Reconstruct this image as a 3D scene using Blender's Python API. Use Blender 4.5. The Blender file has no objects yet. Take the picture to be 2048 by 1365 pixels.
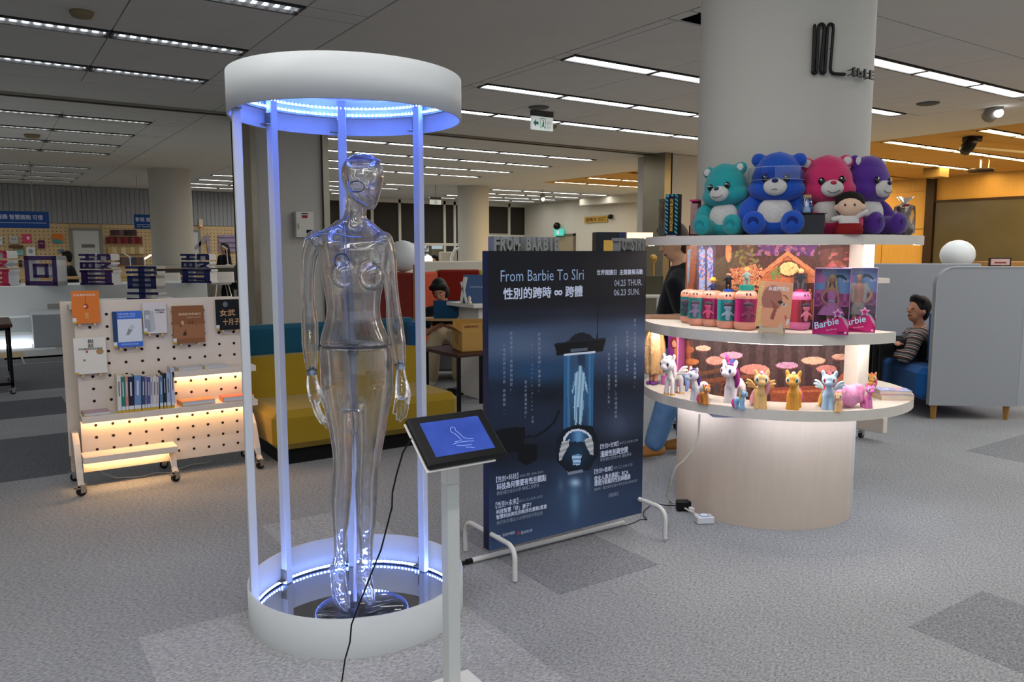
import bpy, bmesh, math, random
from mathutils import Matrix, Vector, Euler
random.seed(7)
C = bpy.context.scene.collection
SC = bpy.context.scene
PI = math.pi
R = math.radians
# ---------------------------------------------------------------- camera, world, lights, exposure
# world axes follow the room: x along the light rows, y towards the back wall
cam_d = bpy.data.cameras.new('camera'); cam = bpy.data.objects.new('camera', cam_d); C.objects.link(cam)
cam.location = (0, 0, 1.5); cam.rotation_euler = (R(90 - 6.5), 0, R(-34))
cam_d.sensor_width = 36; cam_d.lens = 1570 / 2048 * 36; cam_d.clip_start = .05; cam_d.clip_end = 200
SC.camera = cam
SC.view_settings.view_transform = 'Standard'; SC.view_settings.look = 'None'
SC.view_settings.exposure = 0.0; SC.view_settings.gamma = 1.0; SC.view_settings.use_curve_mapping = False
SC.cycles.max_bounces = 14; SC.cycles.transmission_bounces = 14; SC.cycles.transparent_max_bounces = 24
SC.cycles.glossy_bounces = 6; SC.cycles.diffuse_bounces = 4
SC.cycles.caustics_reflective = False; SC.cycles.caustics_refractive = False
SC.cycles.sample_clamp_indirect = 4.0
W = bpy.data.worlds.new('world'); SC.world = W; W.use_nodes = True
W.node_tree.nodes['Background'].inputs[0].default_value = (.80, .88, 1.0, 1)
W.node_tree.nodes['Background'].inputs[1].default_value = .75  # even fill light, added; it enters where the room is left open

def area(name, loc, size, power, col=(1, 1, 1), rot=(0, 0, 0)):
    l = bpy.data.lights.new(name, 'AREA'); l.shape = 'RECTANGLE'; l.size, l.size_y = size
    l.energy = power; l.color = col
    o = bpy.data.objects.new(name, l); C.objects.link(o); o.location = loc; o.rotation_euler = rot
    return o
# the rows of ceiling lights over and behind the photographer, and over the bays out of the frame
for v_, p_ in ((-1.6, 68), (0.0, 66), (1.6, 60), (3.2, 50)):
    area('ceiling_row_light', (8.0, v_, 3.40), (5.8, .2), p_, (1, .99, .96))
    area('ceiling_row_light', (-.2, v_, 3.40), (4.6, .2), p_ * .8, (1, .99, .97))

for v_ in (14.7, 22.8): area('ceiling_row_light', (-4.2, v_, 3.40), (5., .25), 130, (1, .99, .97))
# ---------------------------------------------------------------- materials
def lin(c):
    if isinstance(c, str):
        c = c.lstrip('#'); c = tuple(int(c[i:i + 2], 16) / 255 for i in (0, 2, 4))
    return tuple((x / 12.92 if x <= .04045 else ((x + .055) / 1.055) ** 2.4) for x in c)
_mats = {}
def M(name, col='#808080', rough=.6, metal=0., spec=.3, es=0., ecol=None, trans=0., ior=1.45, nz=.05, ns=9., bump=0., bs=120., sheen=0., coat=0., alpha=1.):
    if name in _mats: return _mats[name]
    m = bpy.data.materials.new(name); m.use_nodes = True; _mats[name] = m
    nt = m.node_tree; b = nt.nodes['Principled BSDF']; c = lin(col)
    b.inputs['Roughness'].default_value = rough; b.inputs['Metallic'].default_value = metal
    b.inputs['Specular IOR Level'].default_value = spec; b.inputs['IOR'].default_value = ior
    b.inputs['Transmission Weight'].default_value = trans; b.inputs['Alpha'].default_value = alpha
    b.inputs['Sheen Weight'].default_value = sheen; b.inputs['Coat Weight'].default_value = coat
    b.inputs['Base Color'].default_value = (*c, 1)
    tc = None
    if nz > 0 or bump > 0: tc = nt.nodes.new('ShaderNodeTexCoord')
    if nz > 0:
        n = nt.nodes.new('ShaderNodeTexNoise'); n.inputs['Scale'].default_value = ns; n.inputs['Detail'].default_value = 4
        mx = nt.nodes.new('ShaderNodeMix'); mx.data_type = 'RGBA'
        mx.inputs['A'].default_value = (*[max(0, x * (1 - nz)) for x in c], 1)
        mx.inputs['B'].default_value = (*[min(1, x * (1 + nz)) for x in c], 1)
        nt.links.new(tc.outputs['Object'], n.inputs['Vector']); nt.links.new(n.outputs['Fac'], mx.inputs['Factor'])
        nt.links.new(mx.outputs['Result'], b.inputs['Base Color'])
    if bump > 0:
        n2 = nt.nodes.new('ShaderNodeTexNoise'); n2.inputs['Scale'].default_value = bs; n2.inputs['Detail'].default_value = 3
        bp = nt.nodes.new('ShaderNodeBump'); bp.inputs['Strength'].default_value = bump; bp.inputs['Distance'].default_value = .01
        nt.links.new(tc.outputs['Object'], n2.inputs['Vector']); nt.links.new(n2.outputs['Fac'], bp.inputs['Height'])
        nt.links.new(bp.outputs['Normal'], b.inputs['Normal'])
    if es > 0:
        b.inputs['Emission Color'].default_value = (*lin(ecol or col), 1); b.inputs['Emission Strength'].default_value = es
    return m
def paint(col, rough=.55, **k):
    return M('paint_%s_%d' % (col.lstrip('#'), int(rough * 100)), col, rough, **k)
def fabric(col, **k):
    k.setdefault('bump', .25); k.setdefault('bs', 500.)
    return M('fabric_' + col.lstrip('#'), col, .95, spec=.1, nz=.12, ns=350., sheen=.15, **k)
def wood(name, c1, c2, scale=6., axis=0, rough=.5):
    if name in _mats: return _mats[name]
    m = bpy.data.materials.new(name); m.use_nodes = True; _mats[name] = m
    nt = m.node_tree; b = nt.nodes['Principled BSDF']; b.inputs['Roughness'].default_value = rough
    b.inputs['Specular IOR Level'].default_value = .25
    tc = nt.nodes.new('ShaderNodeTexCoord'); mp = nt.nodes.new('ShaderNodeMapping')
    sc = [8, 8, 8]; sc[axis] = .7; mp.inputs['Scale'].default_value = sc
    n = nt.nodes.new('ShaderNodeTexNoise'); n.inputs['Scale'].default_value = scale; n.inputs['Detail'].default_value = 6; n.inputs['Distortion'].default_value = .6
    mx = nt.nodes.new('ShaderNodeMix'); mx.data_type = 'RGBA'
    mx.inputs['A'].default_value = (*lin(c1), 1); mx.inputs['B'].default_value = (*lin(c2), 1)
    nt.links.new(tc.outputs['Object'], mp.inputs['Vector']); nt.links.new(mp.outputs['Vector'], n.inputs['Vector'])
    nt.links.new(n.outputs['Fac'], mx.inputs['Factor']); nt.links.new(mx.outputs['Result'], b.inputs['Base Color'])
    return m
def carpet(name, c1, c2):
    if name in _mats: return _mats[name]
    m = bpy.data.materials.new(name); m.use_nodes = True; _mats[name] = m
    nt = m.node_tree; b = nt.nodes['Principled BSDF']; b.inputs['Roughness'].default_value = .97; b.inputs['Specular IOR Level'].default_value = .08
    tc = nt.nodes.new('ShaderNodeTexCoord')
    n = nt.nodes.new('ShaderNodeTexNoise'); n.inputs['Scale'].default_value = 130; n.inputs['Detail'].default_value = 3; n.inputs['Roughness'].default_value = .8
    mp = nt.nodes.new('ShaderNodeMapping'); mp.inputs['Scale'].default_value = (.45, 1, 1); mp.inputs['Rotation'].default_value = (0, 0, .6)
    r = nt.nodes.new('ShaderNodeValToRGB'); r.color_ramp.elements[0].position = .36; r.color_ramp.elements[1].position = .66
    r.color_ramp.elements[0].color = (*lin(c1), 1); r.color_ramp.elements[1].color = (*lin(c2), 1)
    n3 = nt.nodes.new('ShaderNodeTexNoise'); n3.inputs['Scale'].default_value = 1.4; n3.inputs['Detail'].default_value = 3
    mx = nt.nodes.new('ShaderNodeMix'); mx.data_type = 'RGBA'; mx.blend_type = 'MULTIPLY'; mx.inputs['Factor'].default_value = .25
    bp = nt.nodes.new('ShaderNodeBump'); bp.inputs['Strength'].default_value = .35; bp.inputs['Distance'].default_value = .004
    L = nt.links.new
    L(tc.outputs['Object'], mp.inputs['Vector']); L(mp.outputs['Vector'], n.inputs['Vector']); L(n.outputs['Fac'], r.inputs['Fac'])
    L(tc.outputs['Object'], n3.inputs['Vector']); L(r.outputs['Color'], mx.inputs['A']); L(n3.outputs['Fac'], mx.inputs['B'])
    L(mx.outputs['Result'], b.inputs['Base Color']); L(n.outputs['Fac'], bp.inputs['Height']); L(bp.outputs['Normal'], b.inputs['Normal'])
    return m
def thinfilm(name, tint='#ffffff', gloss=.10, rough=.05, milky=0.):
    'clear plastic or pane: transparent, with a little gloss'
    if name in _mats: return _mats[name]
    m = bpy.data.materials.new(name); m.use_nodes = True; _mats[name] = m
    nt = m.node_tree; nt.nodes.remove(nt.nodes['Principled BSDF']); out = nt.nodes['Material Output']
    t = nt.nodes.new('ShaderNodeBsdfTransparent'); t.inputs[0].default_value = (*lin(tint), 1)
    g = nt.nodes.new('ShaderNodeBsdfGlossy'); g.inputs['Roughness'].default_value = rough
    lw = nt.nodes.new('ShaderNodeFresnel'); lw.inputs['IOR'].default_value = 1.45
    mr = nt.nodes.new('ShaderNodeMath'); mr.operation = 'MULTIPLY_ADD'; mr.inputs[1].default_value = .8; mr.inputs[2].default_value = gloss
    mx = nt.nodes.new('ShaderNodeMixShader')
    nt.links.new(lw.outputs[0], mr.inputs[0]); nt.links.new(mr.outputs[0], mx.inputs[0])
    nt.links.new(t.outputs[0], mx.inputs[1]); nt.links.new(g.outputs[0], mx.inputs[2])
    if milky > 0:
        d = nt.nodes.new('ShaderNodeBsdfDiffuse'); d.inputs[0].default_value = (*lin(tint), 1)
        m2 = nt.nodes.new('ShaderNodeMixShader'); m2.inputs[0].default_value = milky
        nt.links.new(mx.outputs[0], m2.inputs[1]); nt.links.new(d.outputs[0], m2.inputs[2]); nt.links.new(m2.outputs[0], out.inputs[0])
    else: nt.links.new(mx.outputs[0], out.inputs[0])
    return m
def print_mat(rough=.6):
    'flat print: colour comes from the face colours of the mesh'
    nm = 'print_%d' % int(rough * 100)
    if nm in _mats: return _mats[nm]
    m = bpy.data.materials.new(nm); m.use_nodes = True; _mats[nm] = m
    nt = m.node_tree; b = nt.nodes['Principled BSDF']; b.inputs['Roughness'].default_value = rough; b.inputs['Specular IOR Level'].default_value = .2
    a = nt.nodes.new('ShaderNodeVertexColor'); a.layer_name = 'Col'
    nt.links.new(a.outputs['Color'], b.inputs['Base Color'])
    return m

# ---------------------------------------------------------------- mesh builder
class MB:
    def __init__(s): s.v = []; s.f = []; s.mi = []; s.sm = []; s.fc = []; s.cur = 0; s.T = Matrix.Identity(4); s.col = None
    def add(s, vs, fs, smooth=False):
        o = len(s.v); s.v += [s.T @ Vector(p) for p in vs]
        for f in fs:
            s.f.append([i + o for i in f]); s.mi.append(s.cur); s.sm.append(smooth); s.fc.append(s.col)
        return s
    def at(s, loc=(0, 0, 0), rz=0, rx=0, ry=0): s.T = Matrix.Translation(loc) @ Euler((rx, ry, rz)).to_matrix().to_4x4(); return s
    def box(s, x0, x1, y0, y1, z0, z1, b=0.):
        x0, x1 = min(x0, x1), max(x0, x1); y0, y1 = min(y0, y1), max(y0, y1); z0, z1 = min(z0, z1), max(z0, z1)
        if b <= 0:
            return s.add([(x, y, z) for z in (z0, z1) for y in (y0, y1) for x in (x0, x1)],
                         [(0, 2, 3, 1), (4, 5, 7, 6), (0, 1, 5, 4), (2, 6, 7, 3), (0, 4, 6, 2), (1, 3, 7, 5)])
        b = min(b, (x1 - x0) * .49, (y1 - y0) * .49, (z1 - z0) * .49)
        vs = []; ix = {}
        for i, x in enumerate((x0, x1)):
            for j, y in enumerate((y0, y1)):
                for k, z in enumerate((z0, z1)):
                    xi = x + (b if i == 0 else -b); yi = y + (b if j == 0 else -b); zi = z + (b if k == 0 else -b)
                    for a, p in enumerate(((x, yi, zi), (xi, y, zi), (xi, yi, z))): ix[(i, j, k, a)] = len(vs); vs.append(p)
        I = lambda i, j, k, a: ix[(i, j, k, a)]
        fs = []
        for i in (0, 1): fs.append([I(i, 0, 0, 0), I(i, 1, 0, 0), I(i, 1, 1, 0), I(i, 0, 1, 0)][::(-1 if i == 0 else 1)])
        for j in (0, 1): fs.append([I(0, j, 0, 1), I(1, j, 0, 1), I(1, j, 1, 1), I(0, j, 1, 1)][::(1 if j == 0 else -1)])
        for k in (0, 1): fs.append([I(0, 0, k, 2), I(1, 0, k, 2), I(1, 1, k, 2), I(0, 1, k, 2)][::(-1 if k == 0 else 1)])
        for j in (0, 1):
            for k in (0, 1): fs.append([I(0, j, k, 1), I(1, j, k, 1), I(1, j, k, 2), I(0, j, k, 2)][::(-1 if (j == 0) == (k == 0) else 1)])
        for i in (0, 1):
            for k in (0, 1): fs.append([I(i, 0, k, 0), I(i, 1, k, 0), I(i, 1, k, 2), I(i, 0, k, 2)][::(1 if (i == 0) == (k == 0) else -1)])
        for i in (0, 1):
            for j in (0, 1): fs.append([I(i, j, 0, 0), I(i, j, 1, 0), I(i, j, 1, 1), I(i, j, 0, 1)][::(-1 if (i == 0) == (j == 0) else 1)])
        for i in (0, 1):
            for j in (0, 1):
                for k in (0, 1): fs.append([I(i, j, k, 0), I(i, j, k, 1), I(i, j, k, 2)][::(1 if (i + j + k) % 2 else -1)])
        return s.add(vs, fs)
    def rings(s, rings, cap0=True, cap1=True, smooth=True, closed=False):
        n = len(rings[0]); vs = [p for r in rings for p in r]; fs = []
        m = len(rings)
        for i in range(m - 1 + (1 if closed else 0)):
            a, b = i * n, ((i + 1) % m) * n
            for j in range(n): fs.append((a + j, a + (j + 1) % n, b + (j + 1) % n, b + j))
        s.add(vs, fs, smooth)
        if not closed:
            if cap0: s.add(rings[0], [tuple(range(n))[::-1]], False)
            if cap1: s.add(rings[-1], [tuple(range(n))], False)
        return s
    def cyl(s, p0, p1, r0, r1=None, n=16, caps=True, smooth=True):
        return s.tube([p0, p1], [r0, r0 if r1 is None else r1], n, caps, smooth)
    def tube(s, pts, r, n=8, caps=True, smooth=True):
        pts = [Vector(p) for p in pts]; m = len(pts)
        rs = list(r) if isinstance(r, (list, tuple)) else [r] * m
        rings = []; ref = None
        for i, p in enumerate(pts):
            t = (pts[min(i + 1, m - 1)] - pts[max(i - 1, 0)])
            if t.length < 1e-9: t = Vector((0, 0, 1))
            t.normalize()
            if ref is None: ref = Vector((0, 0, 1)) if abs(t.z) < .9 else Vector((1, 0, 0))
            a = ref - t * ref.dot(t)
            if a.length < 1e-4: a = (Vector((1, 0, 0)) if abs(t.x) < .9 else Vector((0, 1, 0))); a = a - t * a.dot(t)
            a.normalize(); b = t.cross(a); ref = a
            rings.append([p + (a * math.cos(2 * PI * k / n) + b * math.sin(2 * PI * k / n)) * rs[i] for k in range(n)])
        return s.rings(rings, caps, caps, smooth)
    def lathe(s, prof, c=(0, 0, 0), n=32, a0=0., a1=2 * PI, smooth=True):
        full = abs(a1 - a0 - 2 * PI) < 1e-6; k = n if full else n + 1
        vs = []; fs = []; m = len(prof)
        for r, z in prof:
            for j in range(k):
                a = a0 + (a1 - a0) * j / n; vs.append((c[0] + r * math.cos(a), c[1] + r * math.sin(a), c[2] + z))
        for i in range(m - 1):
            for j in range(n):
                j2 = (j + 1) % k; fs.append((i * k + j, i * k + j2, (i + 1) * k + j2, (i + 1) * k + j))
        return s.add(vs, fs, smooth)
    def ell(s, c, r, nu=16, nv=10):
        if not isinstance(r, (tuple, list)): r = (r, r, r)
        vs = [(c[0], c[1], c[2] - r[2])]; fs = []
        for i in range(1, nv):
            t = -PI / 2 + PI * i / nv
            for j in range(nu):
                a = 2 * PI * j / nu; vs.append((c[0] + r[0] * math.cos(t) * math.cos(a), c[1] + r[1] * math.cos(t) * math.sin(a), c[2] + r[2] * math.sin(t)))
        vs.append((c[0], c[1], c[2] + r[2])); top = len(vs) - 1
        for j in range(nu): fs.append((0, 1 + (j + 1) % nu, 1 + j))
        for i in range(nv - 2):
            for j in range(nu): a = 1 + i * nu; fs.append((a + j, a + (j + 1) % nu, a + nu + (j + 1) % nu, a + nu + j))
        a = 1 + (nv - 2) * nu
        for j in range(nu): fs.append((a + j, a + (j + 1) % nu, top))
        return s.add(vs, fs, True)
    def limb(s, pts, rs, n=14, sub=4):
        'tapered limb with round ends through the points (smooth curve)'
        P = [Vector(p) for p in pts]; q = []; rr = []
        for i in range(len(P) - 1):
            p0 = P[max(i - 1, 0)]; p1 = P[i]; p2 = P[i + 1]; p3 = P[min(i + 2, len(P) - 1)]
            for k in range(sub):
                t = k / sub; q.append(.5 * ((2 * p1) + (p2 - p0) * t + (2 * p0 - 5 * p1 + 4 * p2 - p3) * t * t + (3 * p1 - p0 - 3 * p2 + p3) * t ** 3))
                rr.append(rs[i] + (rs[i + 1] - rs[i]) * t)
        q.append(P[-1]); rr.append(rs[-1])
        d0 = (q[0] - q[1]).normalized(); d1 = (q[-1] - q[-2]).normalized()
        h = [(math.cos(a), math.sin(a)) for a in (R(80), R(55), R(28))]
        q0 = [q[0] + d0 * rr[0] * sn for cs, sn in h]; r0 = [rr[0] * cs for cs, sn in h]
        q1 = [q[-1] + d1 * rr[-1] * sn for cs, sn in h[::-1]]; r1 = [rr[-1] * cs for cs, sn in h[::-1]]
        return s.tube(q0 + q + q1, r0 + rr + r1, n)
    def loft(s, rs, n=24, cap=True, p=2.0):
        'rings (cx, cy, z, rx, ry): stacked ellipses (superellipse power p)'
        rings = []
        for cx, cy, z, rx, ry in rs:
            ring = []
            for k in range(n):
                a = 2 * PI * k / n; c_, s_ = math.cos(a), math.sin(a)
                ring.append((cx + rx * math.copysign(abs(c_) ** (2 / p), c_), cy + ry * math.copysign(abs(s_) ** (2 / p), s_), z))
            rings.append(ring)
        return s.rings(rings, cap, cap, True)
    def prism(s, poly, z0, z1, smooth=False):
        n = len(poly); a = sum(poly[i][0] * poly[(i + 1) % n][1] - poly[(i + 1) % n][0] * poly[i][1] for i in range(n))
        if a < 0: poly = poly[::-1]
        s.add([(x, y, z0) for x, y in poly], [tuple(range(n))[::-1]]); s.add([(x, y, z1) for x, y in poly], [tuple(range(n))])
        vs = [(x, y, z) for z in (z0, z1) for x, y in poly]
        return s.add(vs, [(i, (i + 1) % n, n + (i + 1) % n, n + i) for i in range(n)], smooth)
    def poly(s, pts, col=None):
        if col is not None: s.col = lin(col)
        return s.add(pts, [tuple(range(len(pts)))])
    def mesh(s, name, mats):
        me = bpy.data.meshes.new(name); me.from_pydata([tuple(p) for p in s.v], [], s.f)
        mats = mats if isinstance(mats, (list, tuple)) else [mats]
        for m in mats: me.materials.append(m)
        me.polygons.foreach_set('material_index', s.mi); me.polygons.foreach_set('use_smooth', s.sm)
        if any(c is not None for c in s.fc):
            at = me.color_attributes.new('Col', 'FLOAT_COLOR', 'CORNER'); buf = []
            for f, c in zip(s.f, s.fc): buf += [*(c or (.5, .5, .5)), 1.] * len(f)
            at.data.foreach_set('color', buf)
        me.update(); return me
    def build(s, name, mats, parent=None):
        return obj(name, s.mesh(name, mats), parent)
def obj(name, me, parent=None, loc=None):
    o = bpy.data.objects.new(name, me); C.objects.link(o)
    if parent is not None: o.parent = parent
    if loc: o.location = loc
    return o
def tag(o, label, cat, group=None, kind=None):
    o['label'] = label; o['category'] = cat
    if group: o['group'] = group
    if kind: o['kind'] = kind
    return o
def thing(name, label, cat, loc=(0, 0, 0), rz=0., group=None):
    o = bpy.data.objects.new(name, None); C.objects.link(o); o.location = loc; o.rotation_euler = (0, 0, rz); o.empty_display_size = .1
    return tag(o, label, cat, group)
def struct(name, mb, mats, parent=None):
    o = mb.build(name, mats, parent)
    if parent is None: o['kind'] = 'structure'
    return o
def dup(root, loc=None, rz=None, label=None, group=None):
    r = root.copy(); C.objects.link(r)
    if loc is not None: r.location = loc
    if rz is not None: r.rotation_euler = (0, 0, rz)
    if label: r['label'] = label
    if group: r['group'] = group
    for ch in list(root.children):
        c = ch.copy(); C.objects.link(c); c.parent = r
        for g in ch.children:
            d = g.copy(); C.objects.link(d); d.parent = c
    return r
# scratch scene for evaluating modifiers and text
TMP = bpy.data.scenes.new('scratch')
def evaluated(o):
    TMP.collection.objects.link(o); vl = TMP.view_layers[0]; vl.update(); dg = vl.depsgraph
    me = bpy.data.meshes.new_from_object(o.evaluated_get(dg)); TMP.collection.objects.unlink(o); bpy.data.objects.remove(o)
    return me
def blob(mb, name, mat, parent=None, voxel=.01, smooth=4, shell=0., mirror=False):
    'fuse overlapping closed pieces into one continuous skin'
    o = bpy.data.objects.new('tmp', mb.mesh('tmp', mat))
    md = o.modifiers.new('r', 'REMESH'); md.mode = 'VOXEL'; md.voxel_size = voxel; md.use_smooth_shade = True
    if smooth:
        sm = o.modifiers.new('s', 'SMOOTH'); sm.factor = .5; sm.iterations = smooth
    if shell:
        so = o.modifiers.new('h', 'SOLIDIFY'); so.thickness = shell; so.offset = -1; so.use_even_offset = False
    me = evaluated(o); me.name = name; me.materials.clear(); me.materials.append(mat)
    me.polygons.foreach_set('use_smooth', [True] * len(me.polygons))
    return obj(name, me, parent)
_tc = {}
def text_mesh(body, offset=0., extrude=0., res=2):
    k = (body, offset, extrude)
    if k in _tc: return _tc[k]
    cu = bpy.data.curves.new('txt', 'FONT'); cu.body = body; cu.offset = offset; cu.extrude = extrude; cu.resolution_u = res
    o = bpy.data.objects.new('txt', cu); me = evaluated(o)
    vs = [tuple(v.co) for v in me.vertices]; fs = [tuple(p.vertices) for p in me.polygons]
    bpy.data.meshes.remove(me); bpy.data.curves.remove(cu); _tc[k] = (vs, fs); return vs, fs
def text_into(mb, body, T, w=None, h=None, offset=0., extrude=0., center=False, shear=0.):
    'add lettering to a builder: its lower left corner (or centre) at T, in the x-y plane of T, fitted to w and h'
    cjk = any(ord(c) > 0x2E7F for c in body); bold = offset if cjk and offset > .008 else 0
    vs, fs = text_mesh(body, 0. if cjk else offset, extrude)
    if not vs: return
    if bold:
        V, F = [], []
        for k, (dx, dy) in enumerate(((-1, -1), (1, -1), (-1, 1), (1, 1), (0, 0))):
            n = len(V); V += [(v[0] + dx * bold * .8, v[1] + dy * bold * .8, v[2] + k * 2e-5) for v in vs]; F += [tuple(i + n for i in f) for f in fs]
        vs, fs = V, F
    x0, x1 = min(v[0] for v in vs), max(v[0] for v in vs); y0, y1 = min(v[1] for v in vs), max(v[1] for v in vs)
    sx = sy = None
    if h: sy = h / (y1 - y0)
    if w: sx = w / (x1 - x0)
    sx = sx or sy; sy = sy or sx
    ox = (x0 + x1) / 2 if center else x0; oy = (y0 + y1) / 2 if center else y0
    old = mb.T; mb.T = T
    mb.add([((v[0] - ox) * sx + shear * (v[1] - oy) * sy, (v[1] - oy) * sy, v[2]) for v in vs], fs); mb.T = old
def text(name, body, T, mat, parent, **k):
    mb = MB(); text_into(mb, body, T, **k); o = mb.build(name, mat, parent); o['kind'] = 'stuff'; return o
def FR(loc, x, y):
    'frame from an origin, an x axis and a y axis'
    x = Vector(x).normalized(); y = Vector(y).normalized(); z = x.cross(y)
    m = Matrix((x, y, z)).transposed().to_4x4(); m.translation = Vector(loc); return m
UPX = lambda loc: FR(loc, (1, 0, 0), (0, 0, 1))      # lettering on a face that looks towards -y

white = M('white_paint', '#d9d8d4', .45, nz=.03)
white_lam = M('white_laminate', '#d8d2c8', .45, nz=.04, ns=30)
black_pl = M('black_plastic', '#0c0c0d', .4)
black_metal = M('black_metal', '#111112', .45, metal=.6)
chrome = M('steel', '#b8b8b6', .25, metal=1.)
steel_br = M('brushed_steel', '#8d8778', .38, metal=.9, nz=.15, ns=4)
dark = M('dark_gap', '#1a1a19', .9)
# ================================================================ the setting
floor_m = carpet('carpet_grey', '#74767a', '#b2b3b5')
fl = MB(); fl.box(-16, 40, -7, 31, -.1, 0); FLOOR = struct('floor', fl, floor_m)
cp_light = carpet('carpet_light', '#85868a', '#c2c2c3'); cp_dark = carpet('carpet_dark', '#4c4f54', '#74767b')
cp_mid = carpet('carpet_mid', '#66686c', '#9b9da0'); cp_tan = carpet('carpet_tan', '#8b7a60', '#b09a78'); cp_pale = carpet('carpet_pale', '#9da0a2', '#c6c8ca')
for x0, x1, y0, y1, m in ((.42, 1.62, 2.0, 3.23, cp_light), (1.19, 1.75, 3.62, 4.23, cp_light), (2.02, 2.62, 2.62, 3.08, cp_mid), (2.02, 2.62, 3.09, 3.55, cp_mid),
        (-.42, .58, 6.0, 7.4, cp_dark), (-.1, .62, 8.3, 9.3, cp_dark), (.03, 1.02, 9.9, 12.3, cp_dark), (-1.6, .4, 12.35, 13.15, cp_dark), (.42, 1.6, 12.35, 13.15, cp_dark), (.1, .45, 13.2, 13.9, cp_tan),
        (-1.6, .9, 13.95, 14.3, cp_pale), (.2, .95, 12.9, 13.18, cp_pale), (4.9, 5.5, 1.2, 1.8, cp_light), (3.0, 3.6, 1.0, 1.6, cp_mid), (6.1, 7.6, 2.0, 2.9, cp_mid), (3.4, 5.9, 6.6, 7.2, cp_mid), (6.4, 7.3, 4.4, 5.0, cp_mid)):
    t = MB(); t.box(x0, x1, y0, y1, -.001, .0012); t.build('carpet_tile', m, FLOOR)

ceil_m = M('ceiling_board', '#cfcfcb', .9, spec=.1, nz=.06, ns=3)
ceil_m2 = M('soffit_plaster', '#d0cfc9', .9, spec=.1, nz=.04, ns=2)
ZC = 3.43
cb = MB(); cb.box(-16, 40, -7, 31, ZC + .12, ZC + .2)
CEIL = struct('ceiling', cb, dark)
U0 = [2.28 - 1.19 * k for k in range(5, -1, -1)]
U1 = [4.99 + 1.19 * k for k in range(6)]
U2 = [13.38 + 1.19 * k for k in range(7)]
BU = [U0 + [2.80], [4.87] + U1 + [11.25], [13.2] + U2 + [20.68]]
SU = [(-16, U0[0] - .01), (2.81, 4.86), (11.26, 13.19), (20.69, 40)]
V1 = [4.79, 6.41, 8.03, 9.62]; V2 = [13.14, 14.69, 16.27, 17.74]; V3 = [20.97, 22.48, 23.9, 25.2]
BV = [(3.9, 10.42, V1), (12.72, 18.1, V2), (20.5, 25.75, V3)]
SV = [(-7, 3.89), (10.43, 11.56), (11.72, 12.71), (18.11, 20.49), (25.76, 31)]
pcache = {}
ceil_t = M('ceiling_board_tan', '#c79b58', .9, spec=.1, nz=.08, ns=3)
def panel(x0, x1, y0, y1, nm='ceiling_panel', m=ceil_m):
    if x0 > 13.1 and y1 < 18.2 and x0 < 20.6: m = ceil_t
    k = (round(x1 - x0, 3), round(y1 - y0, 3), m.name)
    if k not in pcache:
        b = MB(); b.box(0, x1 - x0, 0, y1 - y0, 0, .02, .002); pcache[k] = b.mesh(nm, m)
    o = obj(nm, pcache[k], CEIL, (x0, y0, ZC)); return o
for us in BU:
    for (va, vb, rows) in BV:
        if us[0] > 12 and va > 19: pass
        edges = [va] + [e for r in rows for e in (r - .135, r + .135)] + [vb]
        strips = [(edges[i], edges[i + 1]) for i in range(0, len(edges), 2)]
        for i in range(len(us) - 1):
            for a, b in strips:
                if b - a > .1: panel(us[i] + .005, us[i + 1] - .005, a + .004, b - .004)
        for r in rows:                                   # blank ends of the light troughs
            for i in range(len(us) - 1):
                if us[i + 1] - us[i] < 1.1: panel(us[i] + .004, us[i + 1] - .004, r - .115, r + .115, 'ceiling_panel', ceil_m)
for a, b in SU:
    for c, d in [(-7, 3.89), (3.9, 10.42), (10.43, 11.56), (11.72, 12.71), (12.72, 18.1), (18.11, 20.49), (20.5, 25.75), (25.76, 31)]:
        panel(a, b, c, d, 'soffit_panel', ceil_m2)
for us in BU:
    for c, d in SV: panel(us[0] + .005, us[-1] - .005, c, d, 'soffit_panel', ceil_m2)
# shutter slot across the ceiling
t = MB(); t.box(-8, 11.6, 11.57, 11.71, ZC - .02, ZC + .06); t.cur = 1; t.box(-8, 11.6, 11.54, 11.57, ZC - .025, ZC + .02); t.box(-8, 11.6, 11.71, 11.735, ZC - .025, ZC + .02)
struct('trim_1', t, [dark, steel_br])

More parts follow.
